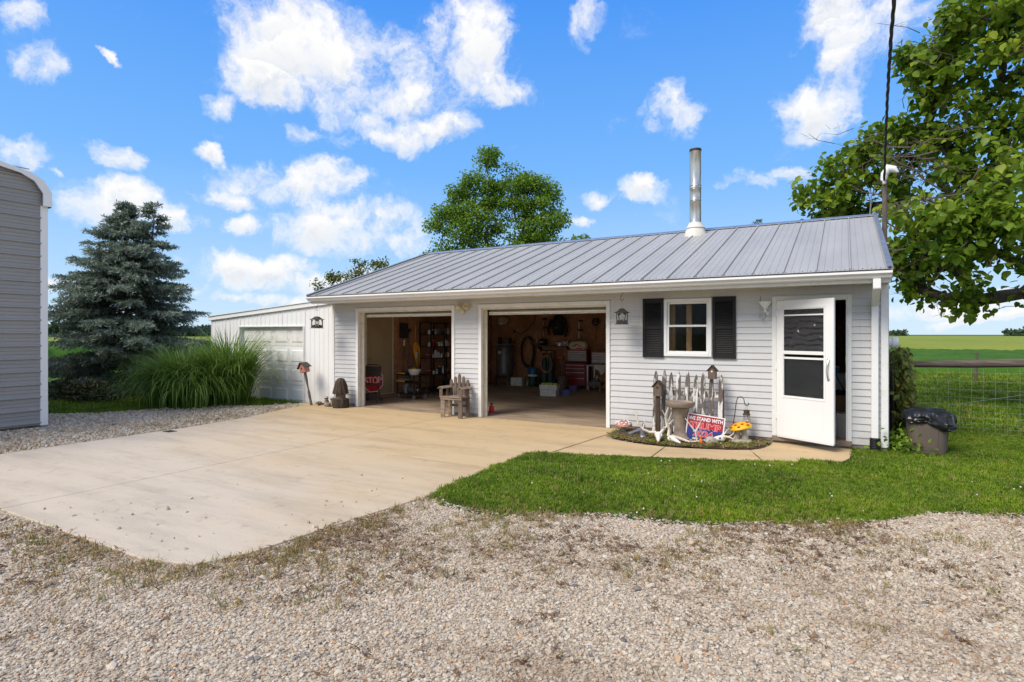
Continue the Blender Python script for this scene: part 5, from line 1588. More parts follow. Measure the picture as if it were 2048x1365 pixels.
# bird bath
bb = thing('bird_bath', 'brown cast stone bird bath before the picket panel', 'bird bath', (8.19, -.62, .02))
MB().lathe([(.15, 0), (.155, .03), (.12, .06), (.095, .12), (.085, .25), (.10, .40), (.135, .49), (.10, .50)], (0, 0, 0), 20).build('pedestal', MAT['stone'], bb, True)
MB().lathe([(.10, .495), (.19, .505), (.215, .54), (.22, .585), (.205, .59), (.18, .555), (.05, .54), (.01, .54)], (0, 0, 0), 28, lambda a, z: 1 + .02 * math.sin(7 * a)).build('basin', MAT['stone'], bb, True)
MB().lathe([(.175, .0), (.175, .004)], (0, 0, .557), 24).build('water', MAT['slate'], bb)

# yard sign
def text(name, body, size, mat, parent, loc, rot, align='CENTER', sx=1.0, ext=.0006, shear=0.0, bold=.0):
    cu = bpy.data.curves.new(name, 'FONT'); cu.body = body; cu.size = size; cu.align_x = align; cu.align_y = 'CENTER'; cu.extrude = ext; cu.offset = bold; cu.shear = shear
    o = bpy.data.objects.new(name, cu); scene.collection.objects.link(o); cu.materials.append(mat)
    o.parent = parent; o.location = loc; o.rotation_euler = rot; o.scale = (sx, 1, 1)
    dg = bpy.context.evaluated_depsgraph_get()
    me = bpy.data.meshes.new_from_object(o.evaluated_get(dg))
    o2 = bpy.data.objects.new(name, me); scene.collection.objects.link(o2)
    o2.parent = parent; o2.location = loc; o2.rotation_euler = rot; o2.scale = (sx, 1, 1)
    bpy.data.objects.remove(o)
    return o2


ys = thing('yard_sign', 'red and blue political yard sign with white and red lettering beside the bird bath', 'sign', (8.555, -.60, .21), (R(-8), R(6.5), R(6)))
MB().box(-.275, 0, -.205, .275, .005, .205).build('sign_board', MAT['signwhite'], ys)
MB().box(-.258, -.0022, .0, .258, -.0002, .190).build('red_field', MAT['signred'], ys)
MB().box(-.258, -.0020, -.190, .258, -.0002, .0).build('blue_field', MAT['signblue'], ys)
RX = (R(90), 0, 0)
text('lettering', 'WE STAND WITH', .078, MAT['signwhite'], ys, (0, -.0032, .135), RX, sx=.80, bold=.0022)
text('lettering', 'TRUMP', .135, MAT['signwhite'], ys, (0, -.0030, .028), RX, sx=1.02, bold=.0054)
text('lettering', 'TRUMP', .135, MAT['brightred'], ys, (0, -.0046, .028), RX, sx=1.02, bold=.0022)
text('lettering', '2024', .125, MAT['signwhite'], ys, (-.02, -.0030, -.088), RX, sx=1.15, bold=.0054)
text('lettering', '2024', .125, MAT['brightred'], ys, (-.02, -.0046, -.088), RX, sx=1.15, bold=.0022)
text('lettering', 'AME', .045, MAT['signwhite'], ys, (-.12, -.0032, -.168), RX, sx=1.0, bold=.0018)
for x in (-.12, .12): MB().tube([(x, .0055, -.20), (x, .0055, -.26)], .003, 5).build('wire_stake', MAT['galv'], ys)

# deer skulls and antlers
def antler(b, base, path, r, tines):
    P = [np.array(base) + np.array(p) for p in path]
    n = len(P); b.tube([tuple(p) for p in P], [r * (1 - .75 * i / (n - 1)) for i in range(n)], 8)
    for k, dvec, L_ in tines:
        a = P[k]; d = unit(np.array(dvec, float))
        b.tube([tuple(a), tuple(a + d * L_ * .5 + np.array([0, 0, .02 * L_])), tuple(a + d * L_ + np.array([0, 0, .18 * L_]))], [r * .62, r * .45, r * .12], 6)


def deer(label, loc, rz, s, pathL, tinesL, pathR, tinesR, snout=1.0):
    t = thing('deer_skull', label, 'skull', loc, (0, 0, rz))
    sk = MB()
    sk.ball((0, 0, .055 * s), (.052 * s, .062 * s, .050 * s), 12, 8)
    sk.tube([(0, -.03 * s, .055 * s), (0, -.10 * s, .045 * s), (0, -.19 * s * snout, .025 * s), (0, -.225 * s * snout, .018 * s)], [.045 * s, .032 * s, .020 * s, .010 * s], 10)
    sk.ring((-.042 * s, -.035 * s, .062 * s), .020 * s, .007 * s, 'x', 10, 5).ring((.042 * s, -.035 * s, .062 * s), .020 * s, .007 * s, 'x', 10, 5)
    sk.build('cranium', MAT['skull'], t, True)
    MB().ball((-.040 * s, -.035 * s, .062 * s), (.012 * s, .017 * s, .017 * s)).ball((.040 * s, -.035 * s, .062 * s), (.012 * s, .017 * s, .017 * s)).build('eye_socket', MAT['cartilage'], t, True)
    for nm, base, path, tn in (('antler', (-.03 * s, .02 * s, .09 * s), pathL, tinesL), ('antler', (.03 * s, .02 * s, .09 * s), pathR, tinesR)):
        if path:
            a = MB(); antler(a, base, path, .024, tn); a.build(nm, MAT['bone'], t, True)
    return t


deer('grey deer skull with tall sweeping pale antler left of the bird bath', (7.93, -.90, .04), R(15), 1.15,
     [(0, 0, 0), (-.10, 0, .0), (-.20, .0, .04), (-.27, 0, .13), (-.295, 0, .24), (-.29, .0, .30)], [(2, (.25, .02, 1), .14), (3, (-.3, .1, 1), .17)],
     [(0, 0, 0), (.04, 0, .05), (.09, .02, .10), (.15, .02, .16), (.19, .02, .21)], [(2, (-.3, .2, 1), .12), (1, (.0, -.4, .6), .06)])
deer('bleached deer skull with a long curved antler before the yard sign', (8.13, -.95, .03), R(55), .95,
     [(0, 0, 0), (.03, .02, .10), (-.02, .0, .20), (-.06, 0, .31), (-.12, 0, .40)], [(2, (.8, .2, 1), .17), (3, (.5, 0, 1), .12)],
     [(0, 0, 0), (.08, -.09, -.03), (.17, -.19, -.07), (.26, -.26, -.06), (.25, -.24, .08), (.19, -.17, .20), (.16, -.12, .27)], [(4, (.6, -.2, 1), .17), (3, (.9, -.5, .1), .12)])
deer('small white deer skull with broken antlers right of the yard sign', (8.80, -.62, .035), R(-62), 1.0,
     [(0, 0, 0), (-.02, .06, .05), (-.05, .12, .10)], [(1, (.6, .4, .8), .08)], [(0, 0, 0), (.05, .06, .0), (.12, .12, -.02)], [(1, (.2, .9, .6), .09), (2, (.8, .0, .8), .07)], 1.15)

# garden ornaments
def mushroom(name, label, loc, cap_m, spot_m, r, h, caph, stem_m, spots, tilt=0, stems=1):
    t = thing(name, label, 'ornament', loc)
    if stems == 1: MB().lathe([(.055, 0), (.045, .04), (.038, h * .6), (.05, h)], (0, 0, 0), 14).build('stem', stem_m, t, True)
    else:
        for sx in (-1, 1): MB().tube([(sx * .065, 0, .02), (sx * .055, 0, h * .5), (sx * .03, 0, h)], [.052, .046, .04], 12).build('stem', stem_m, t, True)
        MB().lathe([(.16, 0), (.165, .02), (.13, .045), (.06, .05)], (0, 0, 0), 16, lambda a, z: 1 + .07 * math.sin(5 * a)).build('base_rock', stem_m, t, True)
    c = bpy.data.objects.new('cap', None)
    prof = [(r * .3, -.01), (r * .93, -.012), (r, .0), (r * .97, caph * .25), (r * .8, caph * .62), (r * .5, caph * .9), (r * .2, caph), (.004, caph * 1.01)]
    co = MB().lathe(prof, (0, 0, 0), 26).build('cap', cap_m, t, True)
    co.location = (0, 0, h); co.rotation_euler = (R(4), R(-tilt), 0)
    for k in range(spots):
        a = 6.283 * k / spots + .35; q = .86 if k % 2 else .62
        zz = np.interp(q, [.2, .5, .8, .97], [caph, caph * .9, caph * .62, caph * .25])
        s = MB().ball((math.cos(a) * r * q, math.sin(a) * r * q, zz), (.022 * r / .14, .022 * r / .14, .012), 8, 5).build('spot', spot_m, co, True)
    return t
mushroom('mushroom_ornament', 'red mushroom ornament with dense white spots by the bay trim', (7.21, -.42, .02), MAT['pinkred'], MAT['whiteglaze'], .145, .12, .07, MAT['stonepale'], 17)
mushroom('mushroom_ornament', 'yellow mushroom ornament with red spots under the wire feeder', (9.04, -.38, .02), MAT['yellow'], MAT['redspot'], .165, .215, .085, MAT['stonepale'], 13, 14, 2)

bi = thing('bird_figurine', 'blue grey stone bird figurine with drooping tail in the soil bed', 'figurine', (7.53, -.62, .03), (0, 0, R(10)))
MB().ball((.05, 0, .09), (.045, .035, .05)).ball((.075, 0, .155), (.027, .025, .028)).build('body', MAT['slate'], bi, True)
MB().tube([(.02, 0, .08), (-.07, -.02, .05), (-.15, -.05, .01)], [.032, .026, .036], 8).build('tail', MAT['slate'], bi, True)
MB().tube([(.098, 0, .155), (.122, 0, .15)], [.008, .002], 6).build('beak', MAT['stone'], bi)
gn = thing('gnome_figurine', 'small mauve gnome figurine with white beard at the bed edge', 'figurine', (7.66, -.80, .02))
MB().lathe([(.035, 0), (.042, .03), (.036, .10), (.03, .13)], (0, 0, 0), 12).build('body', MAT['whiteglaze'], gn, True)
MB().lathe([(.045, .05), (.042, .11), (.036, .16), (.022, .21), (.004, .245)], (0, 0, 0), 12).build('hood', MAT['slate'], gn, True)
of = thing('orange_figurine', 'tiny orange figurine standing before the yard sign', 'figurine', (8.545, -.83, .02))
MB().lathe([(.028, 0), (.034, .02), (.028, .06), (.018, .08)], (0, 0, 0), 10).build('body', MAT['orange'], of, True)
MB().ball((0, 0, .10), .024, 8, 6).ball((-.02, 0, .12), .009, 6, 4).ball((.02, 0, .12), .009, 6, 4).build('head', MAT['orange'], of, True)
ro = tag(MB().lathe([(.09, 0), (.10, .03), (.07, .085), (.02, .105)], (8.66, -.70, .015), 9, lambda a, z: 1 + .12 * math.sin(3 * a + z * 30)).build('garden_rock', MAT['stonepale'], None, True), 'pale green grey rock between the yard sign and small skull', 'rock')

# shepherd hook with feeder
sh = thing('shepherd_hook', 'black iron shepherd hook stuck in the soil bed', 'hook', (8.86, -.17, 0))
MB().tube([(0, 0, 0), (.06, -.01, .40), (.085, -.015, .60), (.10, -.02, .655), (.13, -.02, .685), (.165, -.025, .685), (.195, -.03, .655), (.205, -.03, .60), (.215, -.03, .565), (.235, -.03, .553), (.26, -.03, .565), (.265, -.03, .60)], .0065, 7).build('rod', MAT['iron'], sh, True)
fd = thing('wire_feeder', 'wire cage bird feeder with brown cap hanging from the iron hook', 'bird feeder', (9.095, -.20, .272))
MB().tube([(-.012, 0, .28), (-.012, 0, .215)], .0015, 4).tube([(.012, 0, .28), (.012, 0, .215)], .0015, 4).build('hanger', MAT['iron'], fd)
MB().lathe([(.052, .135), (.056, .145), (.050, .160), (.043, .165), (.045, .215), (.01, .217)], (0, 0, 0), 14).build('cap', MAT['wooddark'], fd, True)
cg = MB()
for k in range(8):
    a = k * math.pi / 4; cg.tube([(.06 * math.cos(a), .06 * math.sin(a), 0), (.045 * math.cos(a), .045 * math.sin(a), .14)], .002, 4)
for zz in (.03, .075, .11): cg.ring((0, 0, zz), .058 - zz * .1, .002, 'z', 16, 4)
cg.build('wire_cage', MAT['iron'], fd)
MB().lathe([(.028, .0), (.026, .135)], (0, 0, 0), 10).build('seed_tube', MAT['bulbglass'], fd, True)
MB().lathe([(.07, -.025), (.075, -.01), (.06, .0)], (0, 0, 0), 14).build('tray', MAT['iron'], fd, True)

# trash can
tc = thing('trash_can', 'brown plastic trash can with a sagging black bag over its rim', 'trash can', (11.40, .26, -.02))
rx = lambda a, z: (abs(math.cos(a)) ** 3.4 + abs(math.sin(a)) ** 3.4) ** (-1 / 3.4)
MB().lathe([(.205, 0), (.215, .01), (.245, .50), (.235, .50), (.205, .03), (.01, .03)], (0, 0, 0), 32, rx).build('bin_body', MAT['brownplastic'], tc, True)
for a in (-90, 0, 90):
    p = MB(); p.M = Matrix.Rotation(R(a + 90), 4, 'Z')
    f_ = lambda z: -(.2145 + .0612 * (z - .01)) - .004
    p.add([(-.10, f_(.07), .07), (.10, f_(.07), .07), (.11, f_(.40), .40), (-.11, f_(.40), .40), (-.10, f_(.07) + .02, .07), (.10, f_(.07) + .02, .07), (.11, f_(.40) + .02, .40), (-.11, f_(.40) + .02, .40)],
          [(0, 1, 2, 3), (4, 7, 6, 5), (0, 4, 5, 1), (1, 5, 6, 2), (2, 6, 7, 3), (3, 7, 4, 0)])
    p.build('side_panel', MAT['brownplastic'], tc, bev=.002)
def bagw(a, z): return rx(a, z) * (1 + .035 * math.sin(13 * a + z * 30) + .03 * math.sin(7 * a - z * 18) + .02 * math.sin(23 * a))
bag = MB()
prof = [(.235, .475), (.262, .452), (.270, .458), (.281, .475), (.274, .49), (.286, .505), (.278, .525), (.284, .545), (.272, .565), (.262, .585), (.235, .60), (.20, .612), (.16, .622), (.11, .632), (.06, .638), (.01, .64)]
vs, n = [], 96
brg = np.random.default_rng(15)
wr = brg.normal(0, 1, (len(prof), n)); wr = (wr + np.roll(wr, 1, 1) + np.roll(wr, -1, 1) + np.roll(wr, 2, 1)) * .25
for ri_, (r_, z) in enumerate(prof):
    for k in range(n):
        a = 6.2832 * k / n
        r_, z = prof[ri_][0] * (1 + .035 * wr[ri_, k]), prof[ri_][1] + .010 * wr[(ri_ * 3) % len(prof), (k * 7) % n] * (ri_ < 13)
        droop = (.10 * max(0, math.cos(a + .6)) ** 2 + .02 * math.sin(5 * a)) * (1 if z < .56 else .3)
        wv = bagw(a, z)
        vs.append((r_ * wv * math.cos(a) * (1 + .12 * max(0, math.cos(a + .5))), r_ * wv * math.sin(a), z - droop))
bag.add(vs, [(i * n + k, i * n + (k + 1) % n, (i + 1) * n + (k + 1) % n, (i + 1) * n + k) for i in range(len(prof) - 1) for k in range(n)] + [tuple((len(prof) - 1) * n + k for k in range(n))])
bag.build('trash_bag', MAT['bagplastic'], tc, True)

# log rail and wire fence
fe = thing('wire_fence', 'woven wire fence under a thick old log rail right of the garage', 'fence')
FY = 2.45
MB().tube([(11.22, FY, 1.13), (12.2, FY + .02, 1.155), (13.4, FY - .01, 1.215), (15.5, FY, 1.25), (18, FY, 1.28)], [.055, .065, .075, .085, .09], 12).build('log_rail', MAT['log'], fe, True)
for x in (11.15, 14.3, 17.9): MB().tube([(x, FY + .08, -.05), (x + .01, FY + .08, .7), (x, FY + .08, 1.25)], [.06, .055, .05], 10).build('post', MAT['log'], fe, True)
for x in np.arange(11.3, 18, .155): MB().tube([(x, FY, .02), (x, FY, 1.09)], .0015, 4).build('stay_wire', MAT['wire'], fe)
for z in (.02, .10, .18, .27, .37, .48, .60, .73, .87, 1.02): MB().tube([(11.16, FY + .003, z), (14.3, FY + .003, z - .01), (17.9, FY + .003, z)], .0015, 4).build('line_wire', MAT['wire'], fe)
MB().tube([(11.9, FY - .02, .45), (13.2, FY - .02, .75), (14.3, FY - .02, 1.05)], .0025, 4).build('brace_wire', MAT['galv'], fe)
po = tag(MB().tube([(14.55, 17.0, -.05), (14.55, 17.0, .45), (14.57, 17.0, .98)], [.055, .05, .048], 8).build('fence_post', MAT['wood'], None, True), 'lone grey wooden post in the meadow beyond the log rail', 'post')
p2 = tag(MB().tube([(-13.2, -1.3, -.05), (-13.2, -1.3, .8), (-13.17, -1.3, 1.55)], [.10, .095, .09], 8).build('fence_post', MAT['log'], None, True), 'dark wooden post between the barn and the blue spruce', 'post')

# meter on the side wall
me_ = thing('wall_vent', 'round white metal vent sticking out above the vine', 'vent', (10.945, .48, 1.53))
v = MB(); v.M = Matrix.Rotation(R(90), 4, 'Y'); v.lathe([(.07, 0), (.07, .06), (.085, .07), (.085, .13), (.07, .14), (.01, .14)], (0, 0, 0), 16).build('vent_hood', MAT['white_clean'], me_, True)
MB().box(.001, -.10, -.10, .008, .10, .10).build('vent_flange', MAT['white_clean'], me_)

# power mast and service cable
sm = thing('service_mast', 'grey electric service mast with white weatherhead above the gable', 'mast', (11.04, 2.96, 0))
MB().tube([(0, 0, 1.2), (0, 0, 4.5)], .042, 12).build('conduit', MAT['barkgrey'], sm, True)
MB().tube([(-.02, .0, 4.47), (.0, -.01, 4.60), (.06, -.02, 4.69), (.15, -.03, 4.66), (.20, -.03, 4.60)], [.05, .065, .085, .06, .02], 12).build('weatherhead', MAT['white_clean'], sm, True)
for zz in (2.4, 3.3): MB().box(-.10, -.06, zz, .06, .06, zz + .03).build('strap', MAT['galv'], sm)
MB().lathe([(.02, -.03), (.035, -.01), (.025, 0), (.035, .012), (.02, .03)], (-.01, -.06, 4.43), 10).build('insulator', MAT['whiteglaze'], sm, True)
MB().tube([(-.03, .0, 4.56), (-.10, .02, 4.50), (-.17, .04, 4.38), (-.165, .04, 4.22)], .010, 6).tube([(-.02, -.02, 4.52), (-.08, -.04, 4.46), (-.16, .0, 4.32)], .008, 6).build('drip_loop', MAT['rubber'], sm, True)
co = tag(MB().tube([(10.80, 3.75, 3.6), (10.86, 3.45, 4.40)], .012, 8).build('guy_rod', MAT['galv'], None, True), 'thin grey rod bracing the service mast at the ridge', 'rod')
path = [Vector((11.03, 2.90, 4.47)), Vector((10.985, 1.6, 4.83)), Vector((10.93, .15, 5.0)), Vector((10.885, -1.14, 5.06)), Vector((10.845, -2.54, 5.11)), Vector((10.80, -5, 5.22)), Vector((10.72, -9, 5.5)), Vector((10.6, -16, 6.2)), Vector((10.5, -24, 7.4))]
def along(t):
    t = t * (len(path) - 1); k = min(int(t), len(path) - 2); f_ = t - k
    p0, p1, p2_, p3 = path[max(k - 1, 0)], path[k], path[k + 1], path[min(k + 2, len(path) - 1)]
    return .5 * ((2 * p1) + (p2_ - p0) * f_ + (2 * p0 - 5 * p1 + 4 * p2_ - p3) * f_ ** 2 + (3 * p1 - p0 - 3 * p2_ + p3) * f_ ** 3)
ca = thing('service_cable', 'twisted black power cable rising from the mast to the sky', 'cable')
for s in range(3):
    pts = []; L_ = 0; prev = along(0)
    for k in range(401):
        p = along(k / 400); L_ += (p - prev).length; prev = p
        a = L_ / .95 * 6.2832 + s * 2.094
        pts.append(p + Vector((math.cos(a) * .0115, 0, math.sin(a) * .0115)))
    MB().tube(pts, .0105 if s else .008, 6).build('strand', MAT['rubber'], ca, True)

# ================================================================== INSIDE THE GARAGE
# six panel door in the side wall
sx6 = thing('panel_door', 'tan six panel door inside the left bay', 'door', (.012, 1.07, .12))
MB().box(0, 0, 0, .04, .92, 2.03).build('door_leaf', MAT['beige'], sx6, bev=.003)
for (ya, yb) in ((.12, .41), (.51, .80)):
    for (za, zb) in ((.20, .80), (.95, 1.58), (1.70, 1.92)):
        MB().box(.0405, ya, za, .046, yb, zb).box(.0462, ya + .035, za + .035, .052, yb - .035, zb - .035).build('raised_panel', MAT['beige'], sx6, bev=.004)
MB().ball((.075, .07, .92), .03).tube([(.04, .07, .92), (.075, .07, .92)], .012, 8).tube([(.07, .07, .92), (.075, .16, .93)], .010, 6).build('door_handle', MAT['brass'], sx6, True)
MB().box(.0, -.06, -.02, .025, -.002, 2.10).box(.0, .922, -.02, .025, .98, 2.10).box(0, -.002, 2.035, .025, .922, 2.10).box(0, -.002, -.02, .03, .922, -.004).build('door_casing', MAT['trim_old'], sx6)

# STOP sign leaning on the wall
ss = thing('stop_sign', 'red octagonal stop sign leaning behind the folding chair', 'sign', (.13, 1.19, .485), (R(-4), 0, R(76)))
oc = [(.31 * math.cos(R(22.5 + 45 * k)), .31 * math.sin(R(22.5 + 45 * k))) for k in range(8)]
MB().prism(oc, 0, .004, 'y').build('sign_plate', MAT['signwhite'], ss)
MB().prism([(a * .93, b * .93) for a, b in oc], -.002, -.0005, 'y').build('red_face', MAT['brightred'], ss)
text('lettering', 'STOP', .25, MAT['signwhite'], ss, (0, -.0035, -.005), RX, sx=.80, bold=.003)

wk = tag(MB().box(.03, 1.02, .006, .17, 1.36, .175).build('wood_block', MAT['wood'], None, bev=.005), 'rough wooden block under the stop sign', 'block')
fc = thing('folding_chair', 'brown steel folding chair just inside the left bay', 'chair', (.46, .76, .006), (0, 0, R(25)))
for sx in (-1, 1):
    MB().tube([(sx * .20, -.20, 0), (sx * .20, .05, .45), (sx * .20, .16, .84), (sx * .12, .175, .90)], .012, 8).build('frame_tube', MAT['chairpaint'], fc, True)
    MB().tube([(sx * .18, .26, 0), (sx * .18, -.05, .42)], .011, 8).build('leg', MAT['chairpaint'], fc, True)
MB().box(-.19, -.20, .43, .19, .17, .45).build('seat', MAT['chairpaint'], fc, bev=.008)
MB().cbox((0, .15, .74), (.38, .015, .24), (R(-14), 0, 0)).build('backrest', MAT['chairpaint'], fc, bev=.006)
MB().tube([(-.12, .175, .90), (.12, .175, .90)], .012, 8).build('top_rail', MAT['chairpaint'], fc, True)

# hanging tools
def hung(name, label, cat, y, z0, z1, head):
    t = thing(name, label, cat, (.06, y, 0))
    MB().tube([(0, 0, z0), (.01, .015, z1)], .014, 7).build('shaft', MAT['wood'], t, True)
    head(t)
    return t
hung('snow_shovel', 'black snow shovel with a pale grip hanging on the brown wall', 'shovel', 2.42, .55, 1.62, lambda t: (MB().box(-.01, -.15, 1.55, .04, .17, 1.95).build('blade', MAT['rubber'], t, bev=.01), MB().tube([(0.02, .0, 1.34), (0.03, .0, 1.50)], .028, 8).build('grip', MAT['cream'], t, True)))
hung('garden_hoe', 'thin dark garden tool hanging beside the snow shovel', 'tool', 2.62, .45, 1.75, lambda t: MB().box(-.01, -.07, 1.70, .03, .08, 1.80).build('blade', MAT['iron'], t))
ec = thing('extension_cord', 'yellow extension cord hanging in loops on the brown wall', 'cord', (.07, 2.92, 0))
cb_ = MB()
for k in range(5):
    cb_.ring((0.012 * k, -.03 + .02 * k, 1.26 - .05 * k), .09 + .012 * k, .009, 'x', 22, 6, .62, 1.9 + .25 * (k % 3))
cb_.build('cord_loops', MAT['cordyellow'], ec, True)
MB().box(.03, -.05, .98, .07, .02, 1.16).build('plug_box', MAT['paper'], ec, bev=.01)
MB().tube([(0, -.01, 1.9), (0, 0, 1.5)], .008, 6).build('cord_end', MAT['cordyellow'], ec)

# shelving rack
sk_ = thing('shelf_rack', 'black metal shelving rack full of shop supplies', 'shelf', (.06, 3.10, .006))
for x in (0, .38):
    for y in (0, .62, 1.24): MB().box(x, y, 0, x + .03, y + .03, 1.98).build('upright', MAT['iron'], sk_)
LV = (.12, .50, .96, 1.28, 1.62, 1.95)
for z in LV: MB().box(.0, .0, z, .41, 1.27, z + .02).build('shelf_board', MAT['iron'], sk_)
item_rng = random.Random(4)
kinds = [('paint_can', 'can', 'galv'), ('spray_can', 'spray', 'white_clean'), ('oil_bottle', 'bottle', 'black'), ('small_box', 'box', 'red'), ('jar', 'jar', 'clearplastic'), ('parts_bin', 'bin', 'slate'), ('coffee_tin', 'tin', 'oldwhite'), ('cardboard_box', 'box', 'card')]
where = {.50: 'lowest open shelf', .96: 'second shelf', 1.28: 'third shelf', 1.62: 'top open shelf'}
ordn = ['first', 'second', 'third', 'fourth', 'fifth', 'sixth', 'seventh', 'eighth']
colname = {'galv': 'bare metal', 'white_clean': 'white', 'black': 'black', 'red': 'red', 'clearplastic': 'clear', 'slate': 'blue grey', 'oldwhite': 'cream', 'card': 'brown'}
for z in (.50, .96, 1.28, 1.62):
    y = 3.16
    for q in range(7):
        nm, ct, mt = kinds[item_rng.randrange(len(kinds))]
        h = item_rng.uniform(.10, .24); r_ = item_rng.uniform(.04, .065)
        t = thing(nm, f"{colname[mt]} {nm.replace('_', ' ')}, {ordn[q]} item from the door on the {where[z]}", ct, (.33, y + r_, z + .0265))
        if nm in ('small_box', 'parts_bin', 'cardboard_box'):
            MB().box(-.09, -r_, 0, .06, r_, h * .7).build('box_body', MAT[mt], t, bev=.004); MB().box(-.092, -r_ * .95, h * .7, .062, r_ * .95, h * .7 + .008).build('lid', MAT['paper'] if nm == 'small_box' else MAT[mt], t)
        else:
            MB().lathe([(r_, 0), (r_, h * .75), (r_ * .9, h * .8), (r_ * .5, h * .86)], (0, 0, 0), 12).build('container', MAT[mt], t, True)
            MB().lathe([(r_ * .52, h * .86), (r_ * .52, h), (.004, h)], (0, 0, 0), 10).build('cap', MAT['brightred'] if nm == 'spray_can' else MAT['paper'], t, True)
        y += 2 * r_ + item_rng.uniform(.02, .07)
        if y > 4.2: break
tb = thing('black_tub', 'black round tub standing at the foot of the shelving rack', 'tub', (.62, 3.75, .006))
MB().lathe([(.17, 0), (.21, .33), (.22, .34), (.20, .34), (.165, .03), (.01, .03)], (0, 0, 0), 22).build('tub_body', MAT['black'], tb, True)
MB().ring((0, 0, .345), .213, .012, 'z', 22).build('rim', MAT['green'], tb, True)

# rolling cart
ct_ = thing('rolling_cart', 'low black rolling cart crowded with shop parts', 'cart', (.72, 1.98, .006), (0, 0, R(-14)))
for x in (-.36, .36):
    for y in (-.20, .20):
        MB().box(x - .012, y - .012, .10, x + .012, y + .012, .62).build('corner_post', MAT['iron'], ct_)
        w_ = MB(); w_.M = Matrix.Translation((x * .9, y * .9, .05)) @ Matrix.Rotation(R(90), 4, 'X')
        w_.lathe([(.05, -.016), (.052, .0), (.05, .016)], (0, 0, 0), 14)
        wh = w_.build('wheel', MAT['stone'], ct_, True)
        MB().box(x * .9 - .02, y * .9 - .022, .05, x * .9 + .02, y * .9 + .022, .11).build('fork', MAT['galv'], ct_)
for z in (.11, .40, .58): MB().box(-.37, -.21, z, .37, .21, z + .02).build('tray', MAT['iron'], ct_, bev=.004)
def on_cart(name, label, cat, x, y, z, fn):
    a = R(-14); t = thing(name, label, cat, (.72 + x * math.cos(a) - y * math.sin(a), 1.98 + x * math.sin(a) + y * math.cos(a), z), (0, 0, a)); fn(t); return t
on_cart('tool_case', 'long yellow edged tool case on the upper cart tray', 'case', -.20, -.10, .607, lambda t: (MB().box(-.16, -.09, 0, .16, .09, .07).build('case_body', MAT['rubber'], t, bev=.006), MB().box(-.165, -.096, .022, .165, -.0905, .055).build('case_band', MAT['yellowtool'], t)))
on_cart('organizer_case', 'grey organizer case with a yellow front on the middle cart tray', 'case', -.20, -.12, .427, lambda t: (MB().box(-.16, -.09, .03, .16, .09, .09).build('case_body', MAT['chestgrey'], t, bev=.006), MB().box(-.17, -.098, 0, .17, -.0905, .035).build('case_band', MAT['yellowtool'], t)))
on_cart('gear_motor', 'grimy electric motor lying on the bottom cart tray', 'motor', .10, -.05, .137, lambda t: (MB().tube([(-.12, 0, .10), (.12, 0, .10)], .095, 16).build('motor_body', MAT['compr'], t, True), MB().tube([(.12, 0, .10), (.19, 0, .10)], .02, 8).build('shaft', MAT['galv'], t), MB().box(-.09, -.08, 0, .09, .08, .02).build('foot', MAT['iron'], t)))
on_cart('metal_pail', 'dull metal pail on the bottom cart tray', 'pail', -.18, -.05, .137, lambda t: (MB().lathe([(.085, 0), (.105, .19), (.11, .20), (.098, .20), (.08, .02), (.01, .02)], (0, 0, 0), 18).build('pail_body', MAT['galv'], t, True), MB().ring((0, 0, .20), .105, .004, 'y', 20, 5).build('bail', MAT['iron'], t)))
on_cart('pump_wheel', 'small dark pulley wheel on the end of the cart', 'wheel', .31, -.05, .137, lambda t: (MB().ring((0, 0, .095), .08, .016, 'y', 20, 8).build('rim', MAT['rubber'], t, True), MB().lathe([(.02, -.02), (.02, .02)], (0, 0, .095), 10).build('hub', MAT['galv'], t)))
on_cart('white_basin', 'crumpled white bag lined basin holding yellow rags on the cart', 'basin', .16, -.04, .607, lambda t: (MB().lathe([(.10, 0), (.13, .05), (.165, .13), (.155, .15), (.14, .13), (.10, .03), (.01, .03)], (0, 0, 0), 20, lambda a, z: 1 + .06 * math.sin(5 * a + z * 20)).build('basin_body', MAT['paper'], t, True), MB().ball((-.03, 0, .14), (.07, .06, .05)).build('rag', MAT['yellowtool'], t, True)))
on_cart('dark_duffel', 'dark slumped duffel lying behind the tool case', 'bag', -.17, .10, .607, lambda t: (MB().ball((0, 0, .085), (.20, .09, .085), 14, 8).build('bag_body', MAT['slate'], t, True), MB().tube([(-.08, -.03, .16), (0, -.04, .21), (.08, -.03, .16)], .008, 6).build('strap', MAT['rubber'], t)))

# air compressor
ac = thing('air_compressor', 'tall grey upright air compressor in the back corner', 'compressor', (.80, 6.55, .006))
MB().lathe([(.05, .22), (.20, .25), (.265, .32), (.27, .40), (.27, 1.16), (.25, 1.25), (.18, 1.31), (.02, 1.33)], (0, 0, 0), 28).build('tank', MAT['compr'], ac, True)
for k in range(3):
    a = R(90 + 120 * k); MB().tube([(.2 * math.cos(a), .2 * math.sin(a), .32), (.24 * math.cos(a), .24 * math.sin(a), 0)], [.03, .04], 6).build('leg', MAT['compr'], ac)
MB().box(-.30, -.18, 1.30, .30, .18, 1.33).build('deck', MAT['chestgrey'], ac)
MB().lathe([(.07, 1.33), (.075, 1.40), (.06, 1.42), (.075, 1.44), (.06, 1.46), (.075, 1.48), (.05, 1.55)], (-.17, 0, 0), 14).build('pump', MAT['iron'], ac, True)
MB().tube([(.04, 0, 1.43), (.22, 0, 1.43)], .085, 16).build('motor', MAT['iron'], ac, True)
MB().ring((.15, -.13, 1.43), .075, .014, 'y', 20).lathe([(.02, 0), (.02, .03)], (.15, -.13, 1.415), 8).build('flywheel', MAT['galv'], ac, True)
MB().box(-.08, -.275, 1.02, .02, -.262, 1.10).build('label_plate', MAT['paper'], ac)

